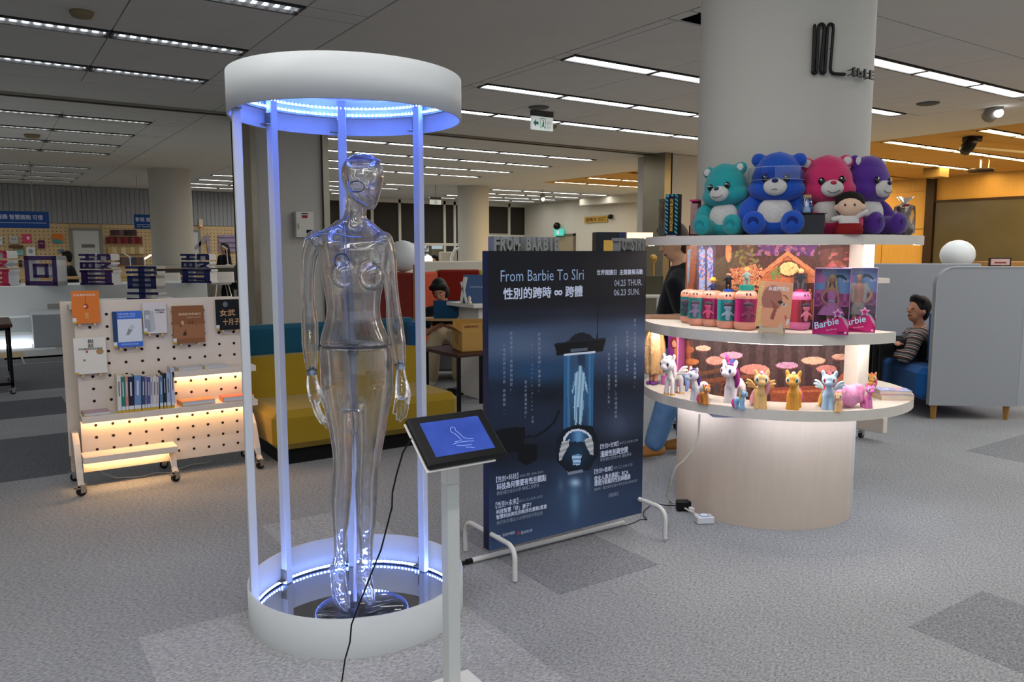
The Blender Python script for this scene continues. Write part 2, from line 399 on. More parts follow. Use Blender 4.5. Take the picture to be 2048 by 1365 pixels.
# ceiling lights -------------------------------------------------
lt_frame = M('light_frame', '#3c3c3b', .5, metal=.3)
lt_blade = M('louvre_blade', '#d5d8da', .22, metal=.9)
e_cool = M('tube_light_cool', '#ffffff', .5, es=13, ecol='#f6f9ff', nz=0)
e_cool2 = M('tube_light_far', '#ffffff', .5, es=12, ecol='#fbfaf4', nz=0)
e_warm = M('tube_light_warm', '#ffffff', .5, es=20, ecol='#ffd898', nz=0)
e_dim = M('tube_light_dim', '#ffffff', .5, es=9, ecol='#f4f7ff', nz=0)
def fixture(L=1.15, louvre=True, em=e_cool):
    fr = MB()
    fr.box(-L / 2 - .015, L / 2 + .015, -.118, -.092, -.012, .03); fr.box(-L / 2 - .015, L / 2 + .015, .092, .118, -.012, .03)
    fr.box(-L / 2 - .015, -L / 2 + .012, -.092, .092, -.008, .03); fr.box(L / 2 - .012, L / 2 + .015, -.092, .092, -.008, .03)
    fm = fr.mesh('light_frame', lt_frame)
    d = MB(); d.add([(-L / 2, -.09, .022 if louvre else .0), (-L / 2, .09, .022 if louvre else .0), (L / 2, .09, .022 if louvre else .0), (L / 2, -.09, .022 if louvre else .0)], [(0, 1, 2, 3)])
    dm = d.mesh('diffuser', em)
    bm_ = None
    if louvre:
        b = MB(); k = 13
        for i in range(k):
            x = -L / 2 + L * (i + .5) / k
            b.add([(x - .022, -.09, .02), (x + .022, -.09, .02), (x, -.09, -.012), (x - .022, .09, .02), (x + .022, .09, .02), (x, .09, -.012)], [(0, 3, 5, 2), (1, 2, 5, 4)])
        b.box(-L / 2, L / 2, -.004, .004, -.012, .02)
        bm_ = b.mesh('louvre', lt_blade)
    return fm, dm, bm_
FX = {k: fixture(1.15, lv, em) for k, (lv, em) in dict(a=(True, e_dim), b=(False, e_cool), c=(False, e_warm), d=(False, e_cool2), e=(True, e_cool2)).items()}
ORD = ['first', 'second', 'third', 'fourth', 'fifth', 'sixth', 'seventh', 'eighth', 'ninth', 'tenth']
def light(u, v, kind, label, group):
    t = thing('ceiling_light', label, 'ceiling light', (u, v, ZC), 0, group); fm, dm, bm_ = FX[kind]
    obj('light_frame', fm, t); obj('diffuser', dm, t)
    if bm_: obj('louvre', bm_, t)
rown = ['nearest', 'second nearest', 'third nearest', 'farthest']
for bi, (us, zone) in enumerate(((U0, 'left'), (U1, 'middle'), (U2, 'right'))):
    for vi, (rows, dep) in enumerate(((V1, 'front'), (V2, 'middle-distance'), (V3, 'far back'))):
        for ri, v in enumerate(rows):
            cells = [(us[i] + us[i + 1]) / 2 for i in range(len(us) - 1)]
            if bi == 0: cells = cells[::-1][:3 if vi == 0 else 3]
            if bi == 0 and vi == 0 and ri == 0: continue
            for ci, u in enumerate(cells):
                if bi == 1 and vi == 0 and ri == 0 and ci < 2: continue
                if bi == 2 and vi == 0 and ri == 0: continue
                if bi == 2 and vi == 1 and ri < 2: continue
                if bi == 2 and vi == 2 and ci > 3: continue
                kind = 'a' if bi == 0 else ('b' if bi == 1 and vi == 0 else ('d' if bi == 1 else ('c' if vi < 2 else 'd')))
                if bi == 0 and vi > 0: kind = 'e'
                if 1:
                    side = 'from the right' if bi == 0 else 'from the left'
                    light(u, v, kind, '%s strip light, %s %s, %s row, %s %s bay' % ({'a': 'louvred', 'e': 'louvred', 'b': 'bright white', 'c': 'warm glowing', 'd': 'thin white'}[kind], ORD[ci], side, rown[ri], dep, zone), 'strip lights in the %s %s bay' % (dep, zone))

# small round ceiling speakers and vents
sp_m = M('speaker_grille', '#5d5d5a', .8); sp_tan = M('speaker_tan', '#8b7c60', .8)
def ceil_disc(name, label, cat, u, v, r, m, h=.018):
    b = MB(); b.lathe([(0, -h), (r * .8, -h), (r, -h * .3), (r, .005), (0, .005)], (0, 0, 0), 20)
    o = b.build(name, m); o.location = (u, v, ZC - .003); return tag(o, label, cat)
ceil_disc('ceiling_speaker', 'small tan round ceiling sensor at the upper left of the picture', 'sensor', .81, 7.43, .09, sp_tan, .04)
ceil_disc('ceiling_speaker', 'dark round ceiling speaker left of the green exit sign', 'speaker', 6.35, 8.77, .14, sp_m)
ceil_disc('ceiling_speaker', 'small round detector right below the exit sign', 'detector', 7.45, 9.98, .1, sp_tan, .03)
ceil_disc('ceiling_speaker', 'dark round ceiling speaker beside the white pillar on its left', 'speaker', 9.0, 7.45, .14, sp_m)
ceil_disc('ceiling_speaker', 'dark round ceiling speaker right of the white pillar', 'speaker', 10.4, 5.7, .14, sp_m)
ceil_disc('ceiling_speaker', 'small brown sensor on the ceiling above the blue sign', 'sensor', .85, 15.5, .12, sp_tan, .05)
b = MB(); b.box(-.3, .3, -.3, .3, -.015, .01, .004); b.cur = 1
for i in range(6): b.box(-.24, .24, -.22 + i * .085, -.18 + i * .085, -.022, -.014)
o = b.build('ceiling_vent', [M('vent_grey', '#4a4a48', .7), dark]); o.location = (7.0, 5.45, ZC); tag(o, 'square dark air vent in the ceiling at the left edge of the white pillar', 'vent')

# walls ------------------------------------------------------------
wall_m = M('wall_white', '#c9c5ba', .8, nz=.03); wall_r = M('wall_white_right', '#cfcabd', .8, nz=.03)
peg_m = wood('pegboard_wood', '#cdb48c', '#b99f76', 5., 0, .7)
hole_m = M('peg_hole', '#5c4a33', .9)
cor_m = M('corrugated_grey', '#8f9194', .6, nz=.06)
VB = 26.8
wb = MB(); wb.box(-16, 10.0, VB + .03, VB + .2, 0, ZC + .1); WB = struct('wall_back', wb, peg_m)
for x0, x1 in ((-9, 2.25), (3.12, 5.1), (5.95, 10)):
    p = MB(); p.box(x0, x1, VB, VB + .03, 0, 2.32)
    pp = p.build('pegboard', peg_m, WB)
    h = MB(); n = 0
    x = max(x0, .4) + .1
    while x < x1 - .05:
        z = 1.1
        while z < 2.28:
            h.add([(x - .014, VB - .002, z - .014), (x + .014, VB - .002, z - .014), (x + .014, VB - .002, z + .014), (x - .014, VB - .002, z + .014)], [(0, 1, 2, 3)]); z += .11
        x += .11
    ho = h.build('peg_hole', hole_m, pp); ho['kind'] = 'stuff'
cm = MB(); cm.box(0, .128, 0, .04, 0, ZC - 2.34, .012); cmm = cm.mesh('corrugated_slat', cor_m)
for i in range(90): obj('corrugated_slat', cmm, WB, (-1.7 + i * .131, VB - .03, 2.33))
# left side wall closing the room far left
wl = MB(); wl.box(-9.2, -9, -7, 27, 0, ZC + .1); struct('wall_left', wl, wall_m)
# right part of the back: tall window wall
wf_m = M('window_frame_white', '#cfccc2', .5); pane_dk = M('window_pane_dark', '#262421', .15, spec=.6)
WBR = MB(); WBR.box(10.0, 19, VB + .55, VB + .7, 0, ZC + .1)
glow = MB(); glow.box(10, 19, VB + 2.3, VB + 2.32, 0, 3.2)
wq = MB(); wq.box(18.85, 40, VB, VB + .2, 0, ZC + .1); struct('wall_back_right', wq, wall_r)
WN = MB()
for x in (10.0, 11.95, 13.05, 14.95, 15.4, 16.9, 17.95, 18.8): WN.box(x - .05, x + .05, VB, VB + .1, .0, ZC)
WN.box(10, 18.85, VB - .01, VB + .11, 1.72, 1.83); WN.box(10, 18.85, VB, VB + .1, 3.3, ZC); WN.box(10, 18.85, VB, VB + .1, .0, 1.0); WN.box(16.9, 18.85, VB - .012, VB + .1, 2.1, 2.18)
WIN = struct('window_1', WN, wf_m)
xs = [10.0, 11.95, 13.05, 14.95, 15.4, 16.9, 17.95, 18.8]
pd = M('blind_dark', '#34302b', .7)
for i in range(len(xs) - 1):
    p = MB(); p.box(xs[i] + .05, xs[i + 1] - .05, VB + .05, VB + .06, 1.83, 3.3); p.build('blind', pd, WIN)
    if i in (1, 2): continue
    p = MB(); p.box(xs[i] + .05, xs[i + 1] - .05, VB + .05, VB + .06, 1.0, 1.72); p.build('blind', pd, WIN)
slm = MB(); slm.box(0, .98, 0, .03, 0, .035); slat_me = slm.mesh('blind_slat', M('blind_slat', '#b9b8b2', .5))
for i in range(7): obj('blind_slat', slat_me, WIN, (16.94, VB + .01, 1.12 + i * .09)); 
for i in range(3): obj('blind_slat', slat_me, WIN, (16.94, VB + .01, 1.95 + i * .12))
pane_clear = thinfilm('window_glass', '#e8f0ee', .05)
for a, b_ in ((12.0, 13.0), (13.1, 14.9)):
    p = MB(); p.box(a, b_, VB + .05, VB + .055, 1.0, 1.72); p.build('pane', pane_clear, WIN)
mu = MB()
for x in (13.3, 13.62, 14.35): mu.box(x - .05, x + .05, VB + .06, VB + .12, 1.0, 1.72)
mu.box(13.1, 14.4, VB + .06, VB + .12, 1.42, 1.5); mu.build('mullion', M('mullion_dark', '#2a2d2a', .5), WIN)
pan = MB(); pan.box(14.4, 14.9, VB + .06, VB + .1, 1.0, 1.6); pan.build('panel', M('panel_beige', '#8d8270', .7), WIN)
# daylight and trees outside the windows
dl = MB(); dl.box(11.0, 16, VB + 4.0, VB + 4.02, 0, 3.0); o = dl.build('skylit_wall', M('overcast_backdrop', '#dfe8e6', .9, es=1.3, ecol='#d8e6e4', nz=.03)); tag(o, 'bright overcast daylight behind the far windows', 'sky', kind='stuff')
leaf_m = [M('leaf_a', '#3d6b45', .8), M('leaf_b', '#27452f', .8), M('leaf_c', '#6f9a76', .8)]
for k, tx in enumerate((12.6, 14.6)):
    t = thing('tree', ['leafy green tree outside the far window, left pane', 'leafy green tree outside the far window, right pane'][k], 'tree', (tx, VB + 2.2, 0))
    s = MB(); s.cyl((0, 0, 0), (.05, 0, 1.6), .05, .03, 8); s.build('trunk', M('bark', '#3b3128', .9), t)
    f = MB()
    for i in range(420):
        a = random.uniform(0, 2 * PI); rr = random.random() ** .5 * .75; z = random.gauss(1.75, .45); x, y = rr * math.cos(a), rr * math.sin(a) * .6
        if z < .7: continue
        d = Vector((random.uniform(-1, 1), random.uniform(-1, 1), random.uniform(-1, 1))) * .1; e = Vector((random.uniform(-1, 1), random.uniform(-1, 1), random.uniform(-1, 1))) * .06
        p = Vector((x, y, z)); f.cur = random.randrange(3); f.add([p - d, p + e, p + d, p - e], [(0, 1, 2, 3)])
    fo = f.build('foliage', leaf_m, t); fo['kind'] = 'stuff'
# right wall of the far hall
UR = 18.7
wr = MB(); wr.box(UR, UR + .2, 22.6, VB, 0, ZC + .1); wr.box(UR - .02, UR + .2, 15.5, 22.6, 0, 3.17); wr.box(UR - .5, UR + .2, 15.5, 22.6, 3.17, ZC + .1)
struct('wall_right_far', wr, wall_r)
wr2 = MB(); wr2.box(UR, 21, 15.3, 15.5, 0, ZC + .1); struct('wall_end', wr2, wall_r)
dr = MB(); dr.box(UR - .03, UR, 23.5, 24.5, 0, 2.1); DR = struct('door_1', dr, M('door_tan', '#a2937b', .6))
d2 = MB()
for a, b_, c, d in ((23.42, 23.5, 0, 2.18), (24.5, 24.58, 0, 2.18)): d2.box(UR - .06, UR + .01, a, b_, c, d)
d2.box(UR - .06, UR + .01, 23.42, 24.58, 2.1, 2.18); d2.build('door_frame', M('door_frame_grey', '#6d675c', .5), DR)
# wooden wall on the right
ww_m = wood('wood_wall', '#c09a52', '#ae8743', 3., 2, .55)
wd_dk = M('dark_post', '#2b1d12', .5)
UW = 20.7
w = MB(); w.box(UW, UW + .2, -7, 15.4, 0, ZC + .1); WW = struct('wall_right', w, ww_m)
pw = MB(); pw.box(0, .03, 0, 1.18, 0, .98, .004); pwm = pw.mesh('wood_panel', ww_m)
for i in range(5):
    for j in range(3): obj('wood_panel', pwm, WW, (UW - .03, 11.2 + i * 1.2 - 1.2 * 0, .1 + j * 1.0))
ps = MB(); ps.box(UW - .12, UW, 10.98, 11.2, 0, ZC); ps.build('post', wd_dk, WW)
ps = MB(); ps.box(UW - .1, UW, 12.85, 12.98, 0, 3.35); ps.build('post', wd_dk, WW)
ps = MB(); ps.box(UW - .1, UW, 12.98, 14.2, 3.25, 3.35); ps.build('lintel', wd_dk, WW)
gl = MB(); gl.box(UW - .06, UW - .03, 3, 10.95, .6, 2.78); GW = struct('window_2', gl, M('dark_glass', '#4a4636', .12, spec=.5, nz=.25, ns=1.2))
gf = MB(); gf.box(UW - .08, UW - .02, 3, 10.98, 2.76, 2.82); gf.box(UW - .08, UW - .02, 3, 10.98, .54, .6)
gf.box(UW - .08, UW - .02, 7.4, 7.46, .6, 2.78); gf.build('window_frame', wd_dk, GW)
# pillars
pil_m = M('pillar_paint', '#b9b7b0', .75, nz=.02, ns=2)
PC = (3.850, 2.949); PR = .467
def pillar(n, x, y, r=PR, h=ZC):
    p = MB(); p.lathe([(r, 0), (r, h)], (x, y, 0), 64); return struct(n, p, pil_m)
PILLAR = pillar('pillar_1', *PC)
pillar('pillar_2', 3.85, 20.2); pillar('pillar_3', 12.3, 20.3)
p = MB(); p.box(3.30, 4.27, 11.36, 12.3, 0, ZC, .005); struct('pillar_4', p, pil_m)
p = MB(); p.box(11.43, 12.9, 11.36, 12.3, 0, ZC, .02); struct('pillar_5', p, pil_m)
p = MB(); p.lathe([(PR, 0), (PR, ZC)], (12.3, 2.9, 0), 40); struct('pillar_6', p, pil_m)
g = MB()
g.box(3.22, 3.30, 11.3, 12.15, 0, ZC); g.box(4.27, 4.36, 11.3, 11.9, 0, ZC); g.box(11.23, 11.40, 11.3, 11.9, 0, ZC)
g.cur = 1; g.box(3.23, 3.30, 12.15, 12.3, 0, ZC); g.box(11.40, 11.44, 11.3, 11.8, 0, ZC); struct('trim_2', g, [steel_br, dark])
# ================================================================ sight lines: a point of the photograph on a plane of the room
_c, _s = math.cos(R(34)), math.sin(R(34)); _cp, _sp = math.cos(R(6.5)), math.sin(R(6.5))
def _ray(px, py):
    x = (px - 1024) / 1570; y = (682.5 - py) / 1570
    f, z = _cp + y * _sp, y * _cp - _sp
    return Vector((x * _c + f * _s, -x * _s + f * _c, z))
EYE = Vector((0, 0, 1.5))
def PV(px, py, v): r = _ray(px, py); return EYE + r * (v / r.y)
def PU(px, py, u): r = _ray(px, py); return EYE + r * (u / r.x)
def PZ(px, py, z=0.): r = _ray(px, py); return EYE + r * ((z - 1.5) / r.z)
def PD(px, py, Y): r = _ray(px, py); return EYE + r * (Y / (r.x * _s + r.y * _c))

# ================================================================ glowing display capsule
CAPX, CAPY = 1.244, 3.013
cap_white = M('capsule_white', '#c2c6c8', .45, nz=.02)
cap = thing('display_capsule', 'white round display capsule with slim posts and glowing blue light strips', 'display case', (CAPX, CAPY, 0), R(-34))
RB = .444
b = MB(); b.lathe([(RB, 0), (RB, .155), (RB - .008, .155), (RB - .008, .01)], n=96); b.build('base_ring', cap_white, cap)
mir = M('black_mirror', '#d0d4e2', .03, metal=1., nz=0)
b = MB(); b.lathe([(0, .012), (RB - .008, .012)], n=96, smooth=False); b.lathe([(0, .002), (RB - .008, .002)], n=96, smooth=False); b.build('mirror_floor', mir, cap)
acr = thinfilm('clear_acrylic', '#eef3ff', .05)
b = MB(); b.lathe([(0, .013), (.186, .013), (.19, .015), (.19, .022), (.186, .024), (0, .024)], (.03, -.075, 0), 64); ap = b.build('acrylic_plate', acr, cap)
b = MB(); b.lathe([(.186, .024), (.19, .022), (.1905, .018), (.188, .014)], (.03, -.075, 0), 64); b.build('lit_edge', M('lit_edge', '#8fa6ff', .3, es=.35, ecol='#5c78ff', nz=0), ap)  # plate rim given its own faint glow for the strip light it catches
ZT = 2.02
b = MB(); b.lathe([(.444, ZT), (.452, ZT), (.452, 2.175), (0, 2.175), (0, 2.165), (.444, 2.165), (.444, ZT)], n=96); b.build('top_ring', cap_white, cap)
led_m = M('led_bead', '#dfe9ff', .4, es=420, ecol='#7c9cff', nz=0)
led_b = M('led_bead_blue', '#b9d0ff', .4, es=170, ecol='#5c7eff', nz=0)
tape_a = M('led_tape_pale', '#c7d3f2', .5, es=1.2, ecol='#6488ff', nz=0); tape_b = M('led_tape_blue', '#c7d3f2', .5, es=1.4, ecol='#4266ff', nz=0)
def led_ring(nm, r, z, m, tape, n=150):
    b = MB(); b.lathe([(r, z - .006), (r, z + .006), (r + .003, z + .006), (r + .003, z - .006), (r, z - .006)], n=96)
    s = b.build('led_strip', tape, cap)
    l = MB()
    for i in range(n):
        a = 2 * PI * i / n; l.ell((r * math.cos(a), r * math.sin(a), z), .0045, 5, 3)
    q = l.build('led_bead', m, s); q['kind'] = 'stuff'
led_ring('led_strip', .425, .026, led_m, tape_a)
led_ring('led_strip', .425, 2.108, led_b, tape_b, 150); led_ring('led_strip', .405, 2.133, led_b, tape_b, 140)
b = MB(); b.lathe([(.428, 2.095), (.444, 2.095), (.444, 2.10), (.428, 2.10), (.428, 2.095)], n=96); b.lathe([(.428, .016), (.437, .016), (.437, .03), (.428, .03), (.428, .016)], n=96); b.build('strip_ledge', cap_white, cap)
for k, a in enumerate((55, 105, 150, 205)):
    x, y = .418 * math.cos(R(a)), .418 * math.sin(R(a))
    b = MB(); b.at((x, y, 0), R(a)).box(-.016, .016, -.019, .019, .012, 2.165, .003); p = b.build('post', cap_white, cap)
    b = MB(); b.at((x, y, 0), R(a))
    for z in (.03, 2.03): b.box(-.016, .016, .019, .022, z, z + .05); b.box(-.016, .016, .022, .05, z, z + .003)
    b.build('bracket', steel_br, p)
b = MB(); b.lathe([(.0445 * 10 + .0005, .02), (.0445 * 10 + .0005, .15)], n=3, a0=R(68), a1=R(69)); b.build('seam', M('seam_grey', '#8c93a5', .6), cap)
# ---- clear mannequin (its own frame: x to the photo's right, y away)
CX0, CY0 = -.6527, 3.194
def mp(px, py, dy=0.):
    r = _ray(px, py); Y = CY0 + dy; t = Y / (r.x * _s + r.y * _c); p = EYE + r * t
    return (p.x * _c - p.y * _s - CX0, p.z)
def ring(py, l, r_, ry, cy=0.): 
    xl, z = mp(l, py); xr, _ = mp(r_, py); return ((xl + xr) / 2, cy, z, (xr - xl) / 2, ry)
clear = bpy.data.materials.new('clear_shell'); clear.use_nodes = True; nt = clear.node_tree; L_ = nt.links.new
bs_ = nt.nodes['Principled BSDF']; bs_.inputs['Transmission Weight'].default_value = 1; bs_.inputs['Roughness'].default_value = .01; bs_.inputs['IOR'].default_value = 1.46; bs_.inputs['Base Color'].default_value = (1, 1, 1, 1)
lw = nt.nodes.new('ShaderNodeLayerWeight'); lw.inputs['Blend'].default_value = .32
cr = nt.nodes.new('ShaderNodeValToRGB'); cr.color_ramp.elements[0].color = (.985, .99, 1, 1); cr.color_ramp.elements[1].color = (.88, .91, .98, 1); cr.color_ramp.elements[0].position = .35
tr = nt.nodes.new('ShaderNodeBsdfTransparent'); gl_ = nt.nodes.new('ShaderNodeBsdfGlossy'); gl_.inputs['Roughness'].default_value = .015
mr = nt.nodes.new('ShaderNodeMath'); mr.operation = 'MULTIPLY_ADD'; mr.inputs[1].default_value = .95; mr.inputs[2].default_value = .012
m1 = nt.nodes.new('ShaderNodeMixShader'); m2 = nt.nodes.new('ShaderNodeMixShader'); m2.inputs[0].default_value = .45
L_(lw.outputs['Facing'], cr.inputs[0]); L_(cr.outputs[0], tr.inputs[0]); L_(lw.outputs['Fresnel'], mr.inputs[0]); L_(mr.outputs[0], m1.inputs[0]); L_(tr.outputs[0], m1.inputs[1]); L_(gl_.outputs[0], m1.inputs[2])
L_(m1.outputs[0], m2.inputs[1]); L_(bs_.outputs[0], m2.inputs[2]); L_(m2.outputs[0], nt.nodes['Material Output'].inputs[0])
man = thing('mannequin', 'clear see-through female mannequin standing on tiptoe inside the white capsule', 'mannequin', (CAPX, CAPY, 0), R(-34))
b = MB()
b.loft([ring(*q) for q in ((691, 641, 781, .098), (680, 641, 779, .096), (660, 646, 771, .09), (640, 652, 763, .083), (620, 655, 760, .081), (595, 652, 762, .085), (570, 647, 768, .092), (545, 643, 773, .098, -.005), (520, 641, 777, .098), (500, 638, 781, .094), (484, 632, 782, .082), (472, 630, 777, .066, .01), (460, 642, 764, .054, .015), (450, 660, 750, .048, .018), (440, 672, 742, .044, .02))], 36)
b.limb([(*[mp(707, 455)[0], .02], mp(707, 455)[1]), (mp(710, 425)[0], .015, mp(710, 425)[1]), (mp(716, 390)[0], .0, mp(716, 390)[1])], [.058, .043, .045], 20)
b.loft([ring(*q) for q in ((421, 737, 753, .02, -.05), (414, 728, 757, .032, -.045), (404, 714, 760, .055, -.03), (392, 700, 762, .075, -.02), (376, 691, 765, .088, -.01), (356, 685, 768, .096, -.005), (338, 684, 767, .094, 0.), (324, 690, 760, .082, 0.), (314, 700, 751, .06, 0.), (309, 712, 742, .03, 0.))], 28)
for px, py, rr in ((696, 548, .054), (750, 552, .054)):
    x, z = mp(px, py); b.ell((x, -.075, z), (rr, .05, rr * 1.05))
x, z = mp(752, 384); b.ell((x, -.088, z), (.014, .022, .026), 12, 8)
x, z = mp(693, 358); b.ell((x, -.01, z), (.012, .02, .03), 12, 8)
torso = blob(b, 'torso', clear, man, .0065, 3, .0035)
b = MB()
b.loft([ring(*q) for q in ((692, 640, 782, .1), (710, 640, 785, .104), (736, 641, 787, .108), (765, 642, 787, .11), (795, 644, 785, .105), (815, 650, 780, .09))], 32)
b.loft([ring(*q) for q in ((770, 644, 712, .1), (800, 647, 711, .098), (830, 653, 708, .092), (860, 660, 706, .083), (899, 666, 705, .07), (934, 668, 705, .06, -.005), (960, 665, 704, .058), (990, 661, 702, .058, .012), (1020, 661, 699, .054, .016), (1050, 663, 696, .046, .015), (1085, 667, 691, .034, .012), (1112, 668, 690, .03, .01), (1135, 668, 692, .03, .0))], 22)
b.loft([ring(*q) for q in ((770, 705, 786, .1), (800, 707, 783, .098), (830, 709, 777, .092), (860, 711, 773, .083), (899, 714, 765, .07), (934, 714, 760, .06, -.005), (960, 711, 757, .058), (990, 710, 755, .058, .012), (1020, 711, 753, .054, .016), (1050, 713, 751, .046, .015), (1085, 717, 746, .034, .012), (1112, 719, 745, .03, .01), (1135, 720, 746, .03, 0.))], 22)
def foot(b, pts):
    P = []
    for px, py, dy in pts: x, z = mp(px, py, dy); P.append((x, dy, z))
    return P
b.limb(foot(b, ((679, 1120, .0), (677, 1160, -.02), (683, 1196, -.07), (692, 1216, -.11))), [.027, .034, .036, .021], 16)
b.limb(foot(b, ((668, 1138, .01), (668, 1160, .012))), [.022, .016], 12)
b.limb(foot(b, ((731, 1120, .0), (729, 1155, -.02), (735, 1186, -.06), (741, 1203, -.09))), [.026, .033, .035, .021], 16)
b.limb(foot(b, ((723, 1135, .01), (723, 1155, .012))), [.022, .016], 12)
blob(b, 'legs', clear, man, .0065, 3, .0035)
def arm(pts, hand):
    b = MB(); P = []
    for px, py, dy, r_ in pts: x, z = mp(px, py, dy); P.append((x, dy, z))
    b.limb(P, [q[3] for q in pts], 16)
    a = blob(b, 'arm', clear, man, .006, 3, .003)
    b = MB(); 
    for fpts in hand:
        P = []
        for px, py, dy, r_ in fpts: x, z = mp(px, py, dy); P.append((x, dy, z))
        b.limb(P, [q[3] for q in fpts], 10)
    blob(b, 'hand', clear, a, .004, 2)
arm(((631, 482, .0, .044), (619, 515, .0, .034), (616, 555, .005, .029), (617, 605, .01, .026), (620, 648, .01, .035), (621, 690, -.01, .034), (624, 737, -.03, .024)),
    (((624, 742, -.03, .018), (626, 770, -.04, .026), (631, 797, -.05, .027)), ((628, 796, -.05, .011), (636, 825, -.055, .011), (650, 846, -.05, .009), (657, 857, -.045, .008)),
     ((631, 798, -.062, .010), (640, 826, -.07, .010), (652, 840, -.07, .008)), ((626, 798, -.04, .010), (633, 826, -.04, .010), (645, 846, -.035, .008)), ((624, 795, -.03, .009), (630, 818, -.025, .009), (638, 836, -.02, .007)),
     ((630, 765, -.055, .012), (642, 785, -.07, .011), (649, 806, -.075, .010), (656, 828, -.07, .008))))
arm(((766, 484, .0, .044), (777, 517, .0, .034), (781, 560, .0, .029), (786, 605, .005, .028), (790, 648, .005, .035), (796, 688, -.01, .033), (801, 728, -.03, .023)),
    (((801, 734, -.03, .017), (803, 762, -.04, .025), (804, 786, -.05, .029)), ((795, 792, -.06, .010), (792, 812, -.075, .009), (788, 826, -.08, .007)), ((801, 796, -.062, .010), (798, 820, -.075, .010), (795, 838, -.08, .007)),
     ((807, 796, -.058, .010), (806, 822, -.07, .010), (801, 842, -.075, .007)), ((813, 792, -.05, .009), (814, 816, -.06, .009), (810, 834, -.065, .007)), ((811, 765, -.05, .012), (817, 785, -.065, .010), (817, 806, -.07, .008))))
rodm = M('frosted_rod', '#d5dcff', .35, nz=.03)
b = MB(); P = []
for px, py, dy in ((693, 395, .03), (691, 470, .03), (699, 560, .02), (703, 640, .0), (705, 700, .0), (708, 770, .0), (712, 860, 0), (712, 1000, 0), (711, 1120, 0), (711, 1222, 0)):
    x, z = mp(px, py, dy); P.append((x, dy, max(z, .022)))
b.tube(P, [.012, .013, .014, .014, .014, .012, .008, .008, .008, .008], 12); b.build('support_rod', rodm, man)
b = MB(); x, z = mp(706, 686); b.lathe([(.0, 0), (.055, 0), (.06, .004), (.055, .008), (0, .008)], (x, 0, z), 32); b.lathe([(0, -.05), (.022, -.05), (.022, 0), (0, 0)], (x, 0, z), 20); b.build('waist_flange', thinfilm('flange_plastic', '#eef2ff', .12, milky=.12), man)
def torus(b, c, r, t, ax='y', n=28, el=1.):
    pts = [(c[0] + r * math.cos(2 * PI * i / n), c[1], c[2] + r * el * math.sin(2 * PI * i / n)) if ax == 'y' else (c[0] + r * math.cos(2 * PI * i / n), c[1] + r * el * math.sin(2 * PI * i / n), c[2]) for i in range(n)]
    rings = []
    for i in range(n):
        p = Vector(pts[i]); d = (p - Vector(c)).normalized(); up = Vector((0, 1, 0)) if ax == 'y' else Vector((0, 0, 1))
        rings.append([p + d * t * math.cos(2 * PI * k / 6) + up * t * math.sin(2 * PI * k / 6) for k in range(6)])
    b.rings(rings, False, False, True, True)
edge_m = M('cut_edge', '#7f9cff', .3, trans=.3, nz=.02)
b = MB(); x, z = mp(693, 522); torus(b, (x, -.085, z), .028, .003); b.build('hole_rim', edge_m, man)
b = MB(); x, z = mp(722, 377); torus(b, (x, -.085, z), .030, .003, 'y', 28, .68); b.build('hole_rim', edge_m, man)
b = MB(); x, z = mp(727, 321); torus(b, (x, 0, z), .066, .0028, 'z', 36, 1.05); b.build('seam_ring', edge_m, man)
for path in (((698, 432, -.03), (688, 446, -.04), (660, 458, -.045), (628, 470, -.03), (613, 482, -.02)), ((613, 478, -.05), (640, 469, -.075), (672, 467, -.085), (700, 474, -.095), (724, 474, -.09)), ((697, 350, -.08), (699, 380, -.085), (712, 398, -.09), (735, 412, -.095)), ((690, 452, -.045), (691, 470, -.085), (692, 506, -.095))):
    b = MB(); P = []
    for px, py, dy in path: x, z = mp(px, py, dy); P.append((x, dy, z))
    b.tube(P, .002, 6); b.build('seam_edge', edge_m, man)
for px, py, w_ in ((636, 483, 1), (762, 480, 1)):
    b = MB(); x, z = mp(px, py); b.ell((x, -.02, z), (.022, .014, .024), 14, 10); b.build('shoulder_joint', thinfilm('joint_plastic', '#f2f5ff', .10, milky=.08), man)
for px, py in ((624, 744), (801, 732)):
    b = MB(); x, z = mp(px, py, -.03); b.cyl((x, -.03, z - .012), (x, -.03, z + .01), .022, .02, 14); b.ell((x, -.03, z + .016), .009, 10, 8); b.build('wrist_joint', M('wrist_steel', '#9aa4b8', .3, metal=.8), man)

# ================================================================ tablet on its stand
tb = thing('tablet_stand', 'white square floor stand holding a black tablet with a glowing blue screen', 'stand', (1.21, 2.15, 0))
b = MB(); b.box(-.15, .15, -.15, .15, 0, .012, .004); b.build('base_plate', white, tb)
b = MB(); b.box(-.022, .022, -.022, .022, .012, .86, .002); b.build('pole', M('stand_white', '#c9cdcb', .4, nz=.02), tb)
b = MB(); b.box(-.0225, .0225, -.0225, .0225, .76, .93, .002); b.build('sleeve', white, tb)
th = math.atan2(.112, .142)
Tt = FR((1.18 - 1.21, 2.05 - 2.15, .936), (1, 0, 0), (0, math.cos(th), math.sin(th)))
b = MB(); b.T = Tt; b.box(-.137, .137, -.096, .096, -.018, .004, .006); cs = b.build('tablet_case', black_pl, tb)
b = MB(); b.T = Tt; b.box(-.14, .1, -.099, .09, -.024, -.018, .002); b.build('back_plate', white, tb)
scr = bpy.data.materials.new('tablet_screen'); scr.use_nodes = True; nt = scr.node_tree; bs_ = nt.nodes['Principled BSDF']
tc = nt.nodes.new('ShaderNodeTexCoord'); n_ = nt.nodes.new('ShaderNodeTexNoise'); n_.inputs['Scale'].default_value = 9; rp = nt.nodes.new('ShaderNodeValToRGB')
rp.color_ramp.elements[0].color = (*lin('#1c2f8a'), 1); rp.color_ramp.elements[1].color = (*lin('#4f74e8'), 1)
